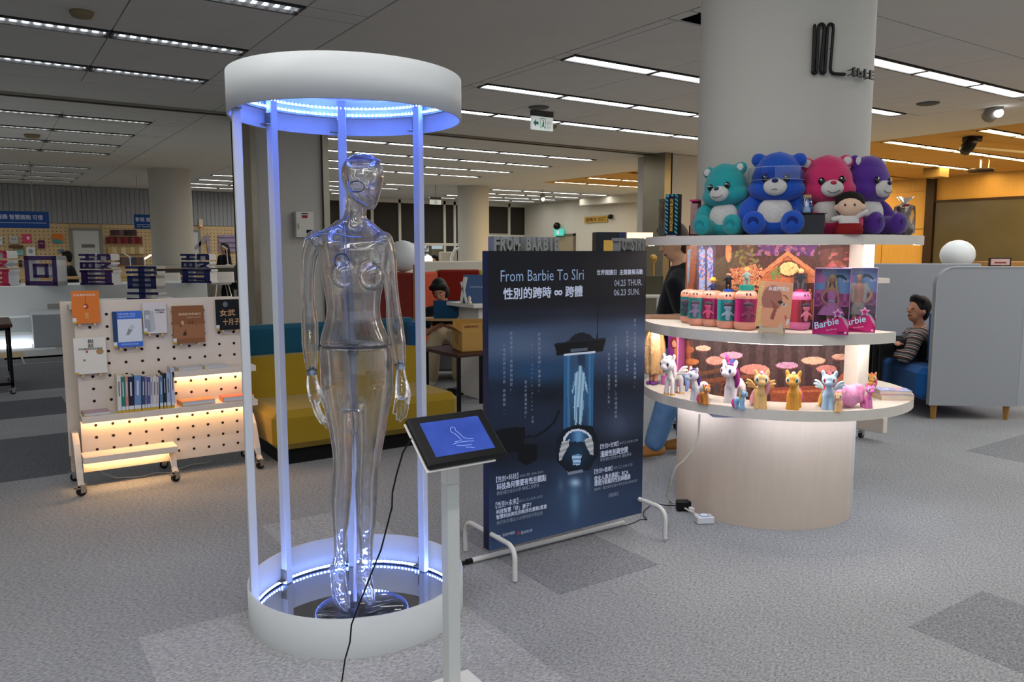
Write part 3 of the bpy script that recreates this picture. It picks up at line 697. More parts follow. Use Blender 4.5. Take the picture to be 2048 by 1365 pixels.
nt.links.new(tc.outputs['Object'], n_.inputs['Vector']); nt.links.new(n_.outputs['Fac'], rp.inputs['Fac']); nt.links.new(rp.outputs['Color'], bs_.inputs['Emission Color']); bs_.inputs['Emission Strength'].default_value = .75
bs_.inputs['Base Color'].default_value = (.01, .015, .05, 1); bs_.inputs['Roughness'].default_value = .12
b = MB(); b.T = Tt; b.box(-.103, .103, -.066, .066, .0036, .0046); sc_ = b.build('screen', scr, cs)
sl = M('screen_lines', '#b9c9ff', .5, es=.6, ecol='#b6c6ff', nz=0)
b = MB(); b.T = Tt
pic = [[(-.012, .03), (-.006, .036), (.004, .03), (.002, .018), (.01, .006), (.016, -.012), (.03, -.018), (.046, -.02)], [(-.012, .03), (-.016, .018), (-.006, .008), (.0, -.006), (.004, -.02), (-.02, -.022)], [(-.03, -.03), (-.01, -.026), (.016, -.026), (.044, -.03)], [(-.02, -.036), (.0, -.04), (.03, -.042)], [(.006, -.048), (.02, -.05), (.034, -.055)]]
for ln in pic:
    b.tube([(x, y, .0052) for x, y in ln], .0005, 4)
b.build('screen_drawing', sl, cs)
# cable
P = [PD(822, 878, 2.28), PD(806, 905, 2.30), PD(793, 950, 2.33), PD(785, 985, 2.36), PD(784, 1015, 2.38), PD(775, 1050, 2.40), PD(762, 1100, 2.42), PD(738, 1160, 2.44), PD(716, 1215, 2.46), PD(703, 1250, 2.46), PD(700, 1285, 2.47), PD(690, 1320, 2.49), PZ(684, 1362, .008), PZ(660, 1410, .006)]
b = MB(); b.tube(P, .0028, 7); tag(b.build('tablet_cable', black_pl), 'thin black cable hanging from the tablet down to the floor', 'cable')

# ================================================================ poster board
UA, UB_, VP_, Z0, Z1 = 1.912, 2.892, 3.03, .09, 1.503
po = thing('poster_board', 'tall dark blue exhibition poster board on bent white tube feet', 'poster', ((UA + UB_) / 2, VP_, 0))
ox, oy = (UA + UB_) / 2, VP_
b = MB(); b.box(UA - ox, UB_ - ox, 0, .05, Z0, Z1, .002); b.build('board', M('poster_edge', '#16223c', .5), po)
ink = M('ink_pale', '#c9d3ea', .5, nz=.02); ink2 = M('ink_grey', '#8d99ad', .5, nz=.02); ink3 = M('ink_blue', '#9db8dc', .5, nz=.02)
def pq(px, py): p = PV(px, py, VP_); return p.x - ox, p.z
def pline(name, body, px0, py0, px1, pyt, mat, off=0., sp=None):
    'line of lettering: lower left pixel, right pixel, top pixel'
    x0, z0 = pq(px0, py0); x1, _ = pq(px1, py0 - (px1 - px0) * .09); _, z1 = pq(px0, pyt)
    return text('lettering', body, UPX((x0, -.0018, z0)), mat, po, w=x1 - x0, h=z1 - z0, offset=off)
# the printed picture of the sheet, as colour cells
def _sm(a, b, x): t = min(1., max(0., (x - a) / (b - a))); return t * t * (3 - 2 * t)
def _pin(x, y, P):
    c = False; j = len(P) - 1
    for i in range(len(P)):
        if (P[i][1] > y) != (P[j][1] > y) and x < (P[j][0] - P[i][0]) * (y - P[i][1]) / (P[j][1] - P[i][1]) + P[i][0]: c = not c
        j = i
    return c
def _mixc(a, b, t): return tuple(p + (q - p) * t for p, q in zip(a, b))
def _hx(h): return tuple(int(h[i:i + 2], 16) for i in (1, 3, 5))
_stops = [(500, (21, 22, 27)), (600, (22, 23, 29)), (630, (30, 36, 48)), (665, (62, 80, 108)), (700, (66, 84, 112)), (735, (42, 62, 92)), (775, (26, 36, 52)), (810, (30, 40, 58)), (850, (32, 42, 62)), (900, (24, 30, 44)), (950, (36, 48, 70)), (1010, (48, 64, 92)), (1100, (62, 82, 118))]
_body = [(1157, 731), (1163, 732), (1164, 742), (1169, 747), (1171, 760), (1176, 785), (1174, 788), (1168, 768), (1166, 790), (1167, 815), (1162, 850), (1158, 850), (1158, 815), (1155, 815), (1153, 850), (1149, 850), (1147, 815), (1149, 790), (1150, 768), (1146, 788), (1143, 786), (1148, 760), (1149, 748), (1156, 742)]
_lamp = ((1107, 688), (1135, 683), (1150, 668), (1165, 665), (1180, 670), (1187, 677), (1212, 676), (1207, 697), (1205, 703), (1113, 712), (1111, 697))
_claws = (((1124, 883), (1139, 880), (1137, 893), (1130, 905), (1122, 921), (1117, 921), (1119, 900)), ((1168, 880), (1181, 874), (1187, 888), (1186, 911), (1180, 909), (1172, 893)))
_base = ((1122, 866), (1135, 855), (1155, 850), (1185, 853), (1196, 880), (1195, 912), (1178, 940), (1135, 946), (1112, 922), (1113, 880))
_cab = [(1118, 822), (1108, 845), (1090, 862), (1070, 873), (1052, 875)]
def poster_rgb(x, y):
    yy = y + (x - 1120) * .045
    for (y0, c0), (y1, c1) in zip(_stops[:-1], _stops[1:]):
        if yy <= y1: c = _mixc(c0, c1, _sm(y0, y1, yy)); break
    else: c = _stops[-1][1]
    def blob_(cx, cy, rx, ry, col, k):
        nonlocal c
        d = ((x - cx) / rx) ** 2 + ((y - cy) / ry) ** 2; c = _mixc(c, col, k * math.exp(-d))
    blob_(1045, 690, 70, 26, (92, 108, 134), .55); blob_(1265, 668, 40, 30, (96, 112, 140), .5); blob_(1150, 660, 60, 30, (70, 80, 100), .5); blob_(1080, 745, 60, 26, (30, 74, 112), .6); blob_(1255, 735, 40, 25, (38, 60, 92), .6)
    blob_(1090, 790, 60, 16, (16, 22, 34), .8); blob_(1250, 775, 40, 14, (22, 28, 40), .8); blob_(1010, 800, 40, 30, (34, 46, 68), .6); blob_(1235, 850, 30, 30, (66, 78, 100), .7); blob_(1150, 980, 40, 60, (80, 120, 160), .35); blob_(1000, 905, 40, 40, (18, 22, 32), .6); blob_(1015, 1000, 50, 60, (34, 46, 66), .5)
    if abs(x - (1197 - (y - 540) * .022)) < .9 and 520 < y < 678: c = (12, 13, 18)
    for k in range(4):
        (x0, y0), (x1, y1) = _cab[k], _cab[k + 1]; t = max(0, min(1, ((x - x0) * (x1 - x0) + (y - y0) * (y1 - y0)) / ((x1 - x0) ** 2 + (y1 - y0) ** 2)))
        if math.hypot(x - x0 - t * (x1 - x0), y - y0 - t * (y1 - y0)) < 2.: c = (12, 14, 20)
    if _pin(x, y, ((940, 876), (1005, 858), (1050, 853), (1049, 880), (1046, 900), (970, 915), (940, 915))): c = (13, 15, 21)
    if _pin(x, y, ((1035, 897), (1048, 887), (1075, 890), (1074, 920), (1052, 932), (1036, 922))): c = (12, 14, 20)
    # glass tube
    if 1127 - (y - 715) * .01 < x < 1188 - (y - 715) * .02 and 706 < y < 858:
        u = (x - 1127) / 60; g = (44, 104, 156); e = abs(u - .5) * 2
        k = .35 + .55 * e ** 2 if e > .55 else .35 + .2 * math.sin(y * .05)
        c = _mixc(c, g, k); 
        if .12 < u < .2 or .84 < u < .9: c = _mixc(c, (110, 170, 215), .35)
        if y < 735 and .48 < u < .72: c = _mixc(c, (16, 36, 60), .7)
        blob_(1157, 790, 22, 60, (90, 150, 200), .35)
    if _pin(x, y, _body): c = _mixc((112, 158, 192), (170, 205, 226), .5 + .5 * math.sin(x * .9 + y * .06))
    if _pin(x, y, _lamp): c = (11, 12, 17) if y > 690 - (x - 1107) * .1 else (26, 30, 40)
    if _pin(x, y, ((1128, 709), (1191, 703), (1191, 705.5), (1128, 711.5))): c = (205, 214, 232)
    if _pin(x, y, ((1140, 704), (1140, 698), (1175, 695), (1175, 701))): c = (84, 96, 114)
    if _pin(x, y, _base):
        c = (14, 20, 30); blob_(1155, 905, 26, 30, (34, 62, 92), .8)
    d = math.hypot((x - 1155) / 29, (y - 884) / 25)
    if y < 886 and .86 < d < 1.02: c = (216, 224, 240)
    elif y < 884 and d < .86 and y > 858: c = _mixc((30, 60, 92), (96, 150, 196), math.exp(-((x - 1157) / 12) ** 2))
    for P in _claws:
        if _pin(x, y, P): c = _mixc((150, 158, 164), (196, 200, 202), .5 + .5 * math.sin(y * .55 + x * .2))
    if _pin(x, y, ((1143, 910), (1163, 909), (1160, 930), (1146, 931))): c = _mixc((60, 110, 160), (190, 220, 245), abs(math.sin(y * .4)))
    if _pin(x, y, ((1134, 944), (1166, 940), (1166, 945), (1136, 950))): c = (122, 134, 152)
    if y > 950: blob_(1150, 966, 10, 8, (176, 206, 236), .95); blob_(1149, 1005, 9, 32, (104, 150, 186), .6); blob_(1176, 966, 5, 18, (96, 116, 146), .6); blob_(1121, 972, 6, 14, (96, 116, 146), .5)
    return tuple(min(1., max(0., q / 255)) for q in c)
b = MB(); NX, NZ = 190, 270
for jz in range(NZ):
    for ix in range(NX):
        x0, x1 = UA - ox + (UB_ - UA) * ix / NX, UA - ox + (UB_ - UA) * (ix + 1) / NX; z0, z1 = Z0 + (Z1 - Z0) * jz / NZ, Z0 + (Z1 - Z0) * (jz + 1) / NZ
        p = (ox + (x0 + x1) / 2, VP_, (z0 + z1) / 2); X = p[0] * _c - p[1] * _s; Yf = p[0] * _s + p[1] * _c; zz = p[2] - 1.5; dd = Yf * _cp - zz * _sp
        b.col = lin(poster_rgb(1024 + 1570 * X / dd, 682.5 - 1570 * (Yf * _sp + zz * _cp) / dd)); b.add([(x0, -.0013, z0), (x1, -.0013, z0), (x1, -.0013, z1), (x0, -.0013, z1)], [(0, 1, 2, 3)])
b.build('printed_picture', print_mat(.42), po)
pline('t', 'From Barbie To SIri', 1001, 564, 1167, 541, ink3, -.004)
pline('t', '性別的跨時 ∞ 跨體', 1006, 600, 1165, 576, ink, .028)
pline('t', '世界閱讀日  主題書展活動', 1193, 551, 1285, 540, ink, .02)
pline('t', '04.25 THUR.', 1228, 573, 1284, 560, ink2, .02); pline('t', '06.23 SUN.', 1227, 592, 1279, 579, ink2, .02)
def pcol(body, px, py, py1, mat=ink2):
    n = len(body)
    mb = MB()
    for i, ch in enumerate(body):
        if ch in '　 ': continue
        y = py + (py1 - py) * i / n
        x0, z0 = pq(px, y + (py1 - py) / n * .45); _, zt = pq(px, y); hh = (zt - z0) * 1.75
        vs, fs = text_mesh(ch, 0.)
        old = mb.T; mb.T = UPX((x0 - .008, -.0018, z0)); mb.add([(v[0] * hh, v[1] * hh, 0) for v in vs], fs); mb.T = old
    o = mb.build('lettering', mat, po); o['kind'] = 'stuff'; return o
pcol('關於「尋找我的最愛，風格調整…」', 1269, 640, 780); pcol('試圖模擬「家」的模樣，', 1254, 664, 755)
pcol('人工智慧助理滿足所有需求，工作處理妥貼、', 1231, 672, 850); pcol('完美符合「智慧妻子」形象，', 1217, 708, 820)
pcol('於是妳該怎麼辦？螢幕之外，', 1078, 668, 788); pcol('Siri、Google、Alexa 小姐', 1065, 688, 850); pcol('會以什麼姿態存在？', 1051, 763, 842)
pcol('於是你按下「恢復原始設定」', 1022, 666, 786); pcol('一場性別與科技之旅　即將開始……', 1008, 690, 835)
pline('t', '【性別×科技】', 992, 966, 1036, 954, ink, .01); pline('t', '05/02 (四) 18:30~20:30', 1039, 957, 1086, 950, ink2)
pline('t', '科技為何需要有性別觀點', 993, 982, 1092, 968, ink, .025); pline('t', '教授/國立成功大學 機械工程學系', 993, 992, 1078, 984, ink2)
pline('t', '【性別×未來】', 991, 1018, 1036, 1005, ink, .01); pline('t', '05/15 (三) 18:30~20:30', 1038, 1007, 1084, 1000, ink2)
pline('t', '科技智慧「好」妻子？', 992, 1030, 1062, 1020, ink, .025); pline('t', '智慧科技與性別秩序的重製/重置', 992, 1040, 1093, 1031, ink, .025)
pline('t', '執行長/社團法人台灣性別平等協會', 993, 1051, 1085, 1043, ink2)
pline('t', '國立成功大學圖書館', 1005, 1074, 1029, 1068, ink); pline('t', '國立成功大學', 1042, 1069, 1064, 1063, ink)
pline('t', '【性別×空間】', 1200, 899, 1236, 889, ink, .01); pline('t', '05/07 (二) 15:30~17:30', 1238, 891, 1275, 885, ink2)
pline('t', '淺談性別與空間', 1200, 916, 1255, 903, ink, .025); pline('t', '教授/國立成功大學 建築學系', 1200, 924, 1262, 917, ink2)
pline('t', '【性別×健康】', 1188, 949, 1224, 939, ink, .01); pline('t', '05/21 (二) 15:30~17:30', 1227, 941, 1264, 934, ink2)
pline('t', '從女人與水談起：RCA', 1188, 964, 1256, 953, ink, .025); pline('t', '環境污染案的性別與健康', 1188, 974, 1260, 963, ink, .025)
pline('t', '副教授／國立陽明交通大學科技與社會研究所', 1188, 983, 1274, 977, ink2); pline('t', '活動報名', 1216, 996, 1236, 988, ink2)
mb = MB(); xx, zz = pq(997, 1076)
for k in range(10):
    a0, a1 = PI * k / 10, PI * (k + 1) / 10
    mb.poly([(xx + r_ * math.cos(a), -.0018, zz + r_ * math.sin(a)) for r_, a in ((.013, a0), (.013, a1), (.009, a1), (.009, a0))])
mb.box(xx - .006, xx + .006, -.0019, -.0016, zz, zz + .003); mb.build('logo', ink, po)
mb = MB(); xx, zz = pq(1037, 1067); mb.poly([(xx + .0085 * math.cos(2 * PI * k / 16), -.0018, zz + .0085 * math.sin(2 * PI * k / 16)) for k in range(16)]); mb.build('seal', M('seal_red', '#a33a32', .5), po)
tubem = M('tube_white', '#d6d6d2', .35, nz=.02)
for u_ in (1.925, 2.872):
    b = MB(); x = u_ - ox; pts = [(x, .24, 0.012), (x, .24, .11)]
    for k in range(1, 7): a = PI / 2 * k / 6; pts.append((x, .24 - .06 * (1 - math.cos(a)) , .11 + .06 * math.sin(a)))
    pts2 = [(p[0], -(p[1]) + .03 if False else p[1] - 2 * (p[1] - .02), p[2]) for p in pts][::-1]
    b.tube(pts + pts2, .0115, 10); b.build('foot_tube', tubem, po)
# foam letters on top of the board
foam = M('foam_grey', '#83857f', .8); foam_w = M('foam_white', '#c3c6d4', .7)
def foam_word(wd, u0, u1, where):
    n = len(wd); w = (u1 - u0) / n
    for i, ch in enumerate(wd):
        vs, fs = text_mesh(ch, .045, .5)
        x0, x1 = min(v[0] for v in vs), max(v[0] for v in vs); y0, y1 = min(v[1] for v in vs), max(v[1] for v in vs)
        mb = MB(); hgt = .066; ww = w * (.36 if ch == 'I' else .9)
        mb.add([((v[0] - x0) / (x1 - x0) * ww - ww / 2, -v[2] * .05, (v[1] - y0) / (y1 - y0) * hgt) for v in vs], fs)
        o = mb.build('foam_letter', foam); o.location = (u0 + w * (i + .5), VP_ + .028, Z1)
        pos = ('first', 'second', 'third', 'fourth', 'fifth', 'sixth')[i]
        tag(o, 'grey foam letter %s, %s of the %s foam word on top of the poster' % (ch, pos, where), 'letter', 'foam letters on the poster board')
foam_word('FROM', 1.945, 2.09, 'leftmost'); foam_word('BARBIE', 2.125, 2.325, 'second'); foam_word('TO', 2.695, 2.755, 'third'); foam_word('SIRI', 2.785, 2.888, 'rightmost')
# light tube lying on the floor behind the feet
b = MB(); lt = thing('light_tube', 'slim white light tube lying on the floor under the poster board', 'light', (2.35, 3.135, 0))
b.cyl((-.47, 0, .016), (.5, -.012, .016), .0125, None, 12); b.build('tube', tubem, lt)
b = MB(); b.cyl((-.5, 0, .016), (-.47, 0, .016), .013, None, 10); b.build('plug', black_pl, lt)
b = MB(); b.tube([(-.5, 0, .016), (-.53, .004, .01), (-.6, .03, .008), (-.66, .06, .006)], [.009, .012, .006, .005], 8); b.build('wire', black_pl, lt)
from mathutils import noise as mnoise
# ================================================================ round display shelf around the pillar
FCE = R(-52.6)
sh = thing('display_shelf', 'round white display shelf of three tiers wrapped around the white pillar', 'shelf', (PC[0], PC[1], 0), FCE)
base_m = wood('pale_ply', '#cdbdad', '#c2b2a2', 4., 2, .5)
def disc(r, z0, z1, a0, a1, ri=.47, n=72):
    b = MB(); b.lathe([(ri, z0), (r, z0), (r, z1), (ri, z1), (ri, z0)], n=n, a0=R(a0), a1=R(a1), smooth=False)
    if a1 - a0 < 360:
        for a, fl_ in ((R(a0), 0), (R(a1), 1)):
            c_, s_ = math.cos(a), math.sin(a); q = [(ri * c_, ri * s_, z0), (r * c_, r * s_, z0), (r * c_, r * s_, z1), (ri * c_, ri * s_, z1)]
            b.add(q, [(0, 1, 2, 3) if not fl_ else (3, 2, 1, 0)])
    return b
b = MB(); b.lathe([(.505, 0), (.505, .655)], (-.04, 0, 0), 72); b.build('base', base_m, sh)
ZB, ZM, ZTP = .708, 1.095, 1.583
disc(.752, .655, ZB, 0, 360, .40).build('tier', white_lam, sh)
disc(.756, 1.04, ZM, 189, 321).build('tier', white_lam, sh)
td = disc(.756, 1.543, ZTP, 176, 364); td.lathe([(.74, 1.543), (.74, 1.535), (.756, 1.535), (.756, 1.543)], n=72, a0=R(176), a1=R(364), smooth=False); td.build('tier', white_lam, sh)
disc(.752, 1.31, 1.34, 30, 95, .5).build('tier', white_lam, sh)
e_shelf = M('shelf_led', '#ffffff', .5, es=80, ecol='#fff1e6', nz=0); e_shelf2 = M('shelf_led_cool', '#ffffff', .5, es=46, ecol='#e6edff', nz=0)
def arc_strip(r, z, a0, a1, m, w=.012):
    b = MB(); b.lathe([(r - w / 2, z), (r + w / 2, z), (r + w / 2, z - .006), (r - w / 2, z - .006), (r - w / 2, z)], n=60, a0=R(a0), a1=R(a1), smooth=False); b.build('led_strip', m, sh)
arc_strip(.722, 1.543, 178, 362, e_shelf); arc_strip(.70, 1.04, 191, 319, e_shelf); arc_strip(.64, .655, 150, 390, e_shelf2)
for a in (-41,):
    for z0, z1 in ((ZB, 1.04), (ZM, 1.543)):
        if a == 168 and z0 < 1: continue
        b = MB(); b.at((0, 0, 0), R(a)).box(.47, .60, -.045, .045, z0, z1, .003); b.build('support_panel', white_lam, sh)
b = MB(); b.at((-.19, -.60, .636), R(20)).box(-.12, .05, -.05, .05, 0, .019, .002); b.build('junction_box', M('box_lilac', '#b7b9d8', .5), sh)
# printed panels around the pillar: colour cells
def hit_cyl(px, py, r):
    d = _ray(px, py); ox_, oy_ = -PC[0], -PC[1]
    A = d.x * d.x + d.y * d.y; B = ox_ * d.x + oy_ * d.y; Cc = ox_ * ox_ + oy_ * oy_ - r * r
    t = (-B - math.sqrt(max(0, B * B - A * Cc))) / A; return EYE + d * t
def to_px(p):
    x = p[0] * _c - p[1] * _s; y = p[0] * _s + p[1] * _c; z = p[2] - 1.5
    d = y * _cp - z * _sp; u = y * _sp + z * _cp; return 1024 + 1570 * x / d, 682.5 - 1570 * u / d
def inpoly(x, y, P):
    c = False; j = len(P) - 1
    for i in range(len(P)):
        if (P[i][1] > y) != (P[j][1] > y) and x < (P[j][0] - P[i][0]) * (y - P[i][1]) / (P[j][1] - P[i][1]) + P[i][0]: c = not c
        j = i
    return c
rnd = random.Random(5)
def hsh(a, b): return ((math.sin(a * 12.9898 + b * 78.233) * 43758.5453) % 1)
def paintfn(layers, base):
    def f(x, y):
        c = base
        for L in layers:
            k = L[0]
            if k == 'p' and inpoly(x, y, L[1]): c = L[2]
            elif k == 'e' and ((x - L[1][0]) / L[1][2]) ** 2 + ((y - L[1][1]) / L[1][3]) ** 2 < 1: c = L[2]
            elif k == 'f':
                v = L[1](x, y)
                if v: c = v
        return c
    return f
def mural(nm, z0, z1, fn, nx, nz, a0=188, a1=318, r=.517):
    b = MB(); gl = []
    for j in range(nz + 1):
        for i in range(nx + 1):
            a = R(a0 + (a1 - a0) * i / nx); gl.append((r * math.cos(a), r * math.sin(a), z0 + (z1 - z0) * j / nz))
    b.v = [Vector(p) for p in gl]
    cs_, sn_ = math.cos(FCE), math.sin(FCE)
    for j in range(nz):
        for i in range(nx):
            a = R(a0 + (a1 - a0) * (i + .5) / nx); z = z0 + (z1 - z0) * (j + .5) / nz; lx, ly = r * math.cos(a), r * math.sin(a)
            px, py = to_px((PC[0] + lx * cs_ - ly * sn_, PC[1] + lx * sn_ + ly * cs_, z))
            c = lin(fn(px, py)); k = .82 + .28 * mnoise.noise((px / 5, py / 5, 2.2)) + .12 * mnoise.noise((px / 1.7, py / 1.7, 5.)); c = tuple(min(1, q * k) for q in c)
            i0 = j * (nx + 1) + i; b.f.append([i0, i0 + 1, i0 + nx + 2, i0 + nx + 1]); b.mi.append(0); b.sm.append(True); b.fc.append(c)
    return b.build(nm, print_mat(.5), sh)
def glassy(x, y):
    for xa in (1398, 1414):
        if xa < x < xa + 12 and y > 492 + abs(x - xa - 6) * 1.5 and y < 600:
            h = hsh(int(x / 3), int(y / 4)); 
            return '#8fa5d8' if h < .4 else ('#c58fb0' if h < .6 else ('#5f6fb5' if h < .85 else '#d8a27c')) if y < 560 else ('#d3a08c' if h < .5 else '#9fb0dc')
    return None
def speck(x0, x1, y0, y1, cols, cell, dens):
    def f(x, y):
        if x0 < x < x1 and y0 < y < y1:
            v = mnoise.noise((x / cell * .8, y / cell * .8, x0 * .37))
            if v > .5 - dens * 1.1: return cols[int(abs(mnoise.noise((x / cell, y / cell, 9.1))) * 2.9 * len(cols)) % len(cols)]
    return f
up = [('p', ((1370, 480), (1395, 480), (1390, 560), (1376, 625), (1370, 625)), '#8a5038'), ('p', ((1375, 500), (1382, 498), (1378, 560), (1374, 580)), '#7e8ea6'), ('p', ((1393, 485), (1432, 485), (1430, 610), (1394, 610)), '#54475a'), ('f', glassy),
      ('p', ((1430, 520), (1475, 500), (1480, 610), (1430, 610)), '#55493a'), ('p', ((1500, 480), (1640, 480), (1625, 515), (1575, 500), (1540, 512)), '#5b3566'), ('p', ((1480, 480), (1515, 480), (1500, 520), (1470, 540)), '#5c4433'),
      ('f', speck(1495, 1640, 482, 512, ['#8a5a9a', '#b06a50', '#6a3f78'], 7, .35)), ('p', ((1460, 540), (1512, 528), (1520, 566), (1462, 570)), '#b9785a'), ('f', speck(1455, 1525, 535, 580, ['#d8a070', '#8a3f30', '#a85540'], 5, .45)),
      ('p', ((1518, 548), (1575, 502), (1636, 546), (1630, 552), (1575, 512), (1524, 553)), '#c27a55'), ('p', ((1526, 552), (1575, 513), (1629, 551), (1629, 562), (1526, 562)), '#a8623f'), ('e', (1578, 538, 23, 17), '#5f3325'), ('e', (1578, 538, 19.5, 13.5), '#e6bd80'), ('p', ((1577, 540), (1588, 533), (1589, 535), (1578, 541)), '#a8743f'),
      ('p', ((1520, 558), (1640, 556), (1640, 566), (1520, 566)), '#b86a48'), ('p', ((1526, 566), (1634, 566), (1634, 600), (1526, 600)), '#4a2a24'), ('f', speck(1528, 1632, 578, 600, ['#b06a48', '#d8a070', '#7c3a2c'], 6, .35)), ('p', ((1520, 600), (1720, 596), (1720, 640), (1520, 640)), '#a0533a'), ('f', speck(1640, 1716, 560, 640, ['#7c3f2e', '#b9694a', '#5b2d24'], 8, .4)),
      ('p', ((1640, 500), (1720, 490), (1720, 560), (1642, 560)), '#5d3a33'), ('e', (1672, 545, 22, 24), '#81473a'), ('e', (1672, 550, 15, 18), '#3f2420'), ('f', speck(1650, 1700, 505, 535, ['#c05a70', '#5e6b3a', '#a0405a'], 7, .4)), ('f', speck(1540, 1560, 535, 560, ['#6b7a45'], 5, .5)), ('f', speck(1470, 1520, 500, 535, ['#5e6b3a', '#8a6a45'], 6, .4)), ('e', (1457, 505, 6, 20), '#d88a5a')]
mural('mural', ZM, 1.535, paintfn(up, '#4b302d'), 230, 110)
lo = [('f', lambda x, y: '#3a2b2c' if int(x / 14) % 2 else '#4a393a'), ('p', ((1360, 680), (1378, 682), (1392, 790), (1360, 790)), '#8f4f36'), ('e', (1378, 700, 10, 7), '#a8623f'), ('e', (1384, 724, 14, 6), '#c07a4a'), ('e', (1385, 746, 18, 6), '#b56a45'), ('p', ((1380, 748), (1450, 735), (1450, 742), (1384, 756)), '#6f4a35')]
for x, y, rx, ry, c_ in ((1406, 697, 15, 5.5, '#d9b49c'), (1430, 721.5, 18, 8.5, '#cf9484'), (1462.6, 711, 23, 7, '#d996ac'), (1509, 739, 29, 10, '#cb8578'), (1574, 731, 22, 6.5, '#b98aa8'), (1627, 721.5, 24, 7.5, '#cfa38c'), (1680.6, 714, 17, 6, '#bf9280'), (1653, 738, 20, 7.5, '#b87870')):
    lo += [('e', (x, y + 2.5, rx, ry), '#6b3f3a'), ('e', (x, y, rx, ry), c_)]
lo += [('p', ((1540, 776), (1720, 768), (1720, 830), (1540, 830)), '#8a4a36'), ('p', ((1545, 782), (1700, 778), (1700, 783), (1545, 787)), '#b5694a'), ('p', ((1395, 760), (1540, 745), (1540, 752), (1395, 770)), '#7d4c38'), ('p', ((1660, 770), (1700, 735), (1712, 735), (1712, 775)), '#a55f48'), ('f', speck(1395, 1540, 765, 830, ['#5b3a2c', '#7b4530'], 9, .4))]
mural('mural', ZB, 1.04, paintfn(lo, '#40302f'), 230, 90)
# emblem and lettering on the pillar
b = MB(); r_ = PR + .02
def em(px, py): p = hit_cyl(px, py, r_); return p
def sgn(path, w):
    pts = []
    for (x0, y0), (x1, y1) in zip(path[:-1], path[1:]):
        for k in range(4): pts.append(em(x0 + (x1 - x0) * k / 4, y0 + (y1 - y0) * k / 4))
    pts.append(em(*path[-1])); b.tube(pts, [.0035] + [w] * (len(pts) - 2) + [.0035], 8)
path = [(1629.5, 48), (1629, 60), (1626, 140)] + [(1629 + 4.5 * -math.cos(a) , 142 + 5 * math.sin(a)) for a in (0.5, 1.2, 1.9, 2.6)] + [(1633, 138), (1637, 56)] + [(1643 - 5.5 * math.cos(a), 54 - 6 * math.sin(a)) for a in (.5, 1.2, 1.9, 2.6)] + [(1649, 58), (1641.5, 138)] + [(1646 - 4.5 * math.cos(a), 142 + 5 * math.sin(a)) for a in (.5, 1.2, 1.9, 2.6)] + [(1650, 138), (1655, 58)] + [(1661.5 - 5.5 * math.cos(a), 54 - 6 * math.sin(a)) for a in (.5, 1.2, 1.9, 2.6)] + [(1667, 58), (1661, 136), (1662, 144), (1668, 147.5), (1680, 148.5), (1692, 149)]
sgn(path, .0085)
sign = b.build('emblem_sign', M('sign_black', '#0d0d0e', .4)); tag(sign, 'black looped metal emblem mounted high on the white pillar', 'sign')
for ch, x0, x1, y0, y1 in (('i', 1704, 1710, 151, 134), ('b', 1714, 1724, 153, 136), ('L', 1728, 1736, 155, 138), ('E', 1739, 1747, 158, 140)):
    p = hit_cyl(x0, y0, PR + .04); q = hit_cyl(x1, y0, PR + .04); zt = hit_cyl(x0, y1, PR + .04).z; d_ = Vector((q.x - p.x, q.y - p.y, 0))
    mb = MB(); T = FR(p, d_, (0, 0, 1)); text_into(mb, ch, T, w=d_.length, h=zt - p.z, extrude=.005, offset=.03)
    for zq in (.2, .8): mb.T = T; mb.cyl((d_.length / 2, (zt - p.z) * zq, 0), (d_.length / 2, (zt - p.z) * zq, -.06), .0025, None, 6)
    o = mb.build('sign_letter', M('sign_dark', '#2c2c2c', .4)); tag(o, 'small dark raised letter %s beside the black emblem on the pillar' % ch, 'letter', 'small letters on the pillar')
mb = MB()
for px, py in ((1626, 58), (1623, 138), (1660, 97)):
    a = hit_cyl(px, py, PR - .004); q = hit_cyl(px + 3, py - 1, r_); mb.cyl(a, q, .0022, None, 6)
mb.build('standoff', M('sign_black'), sign)

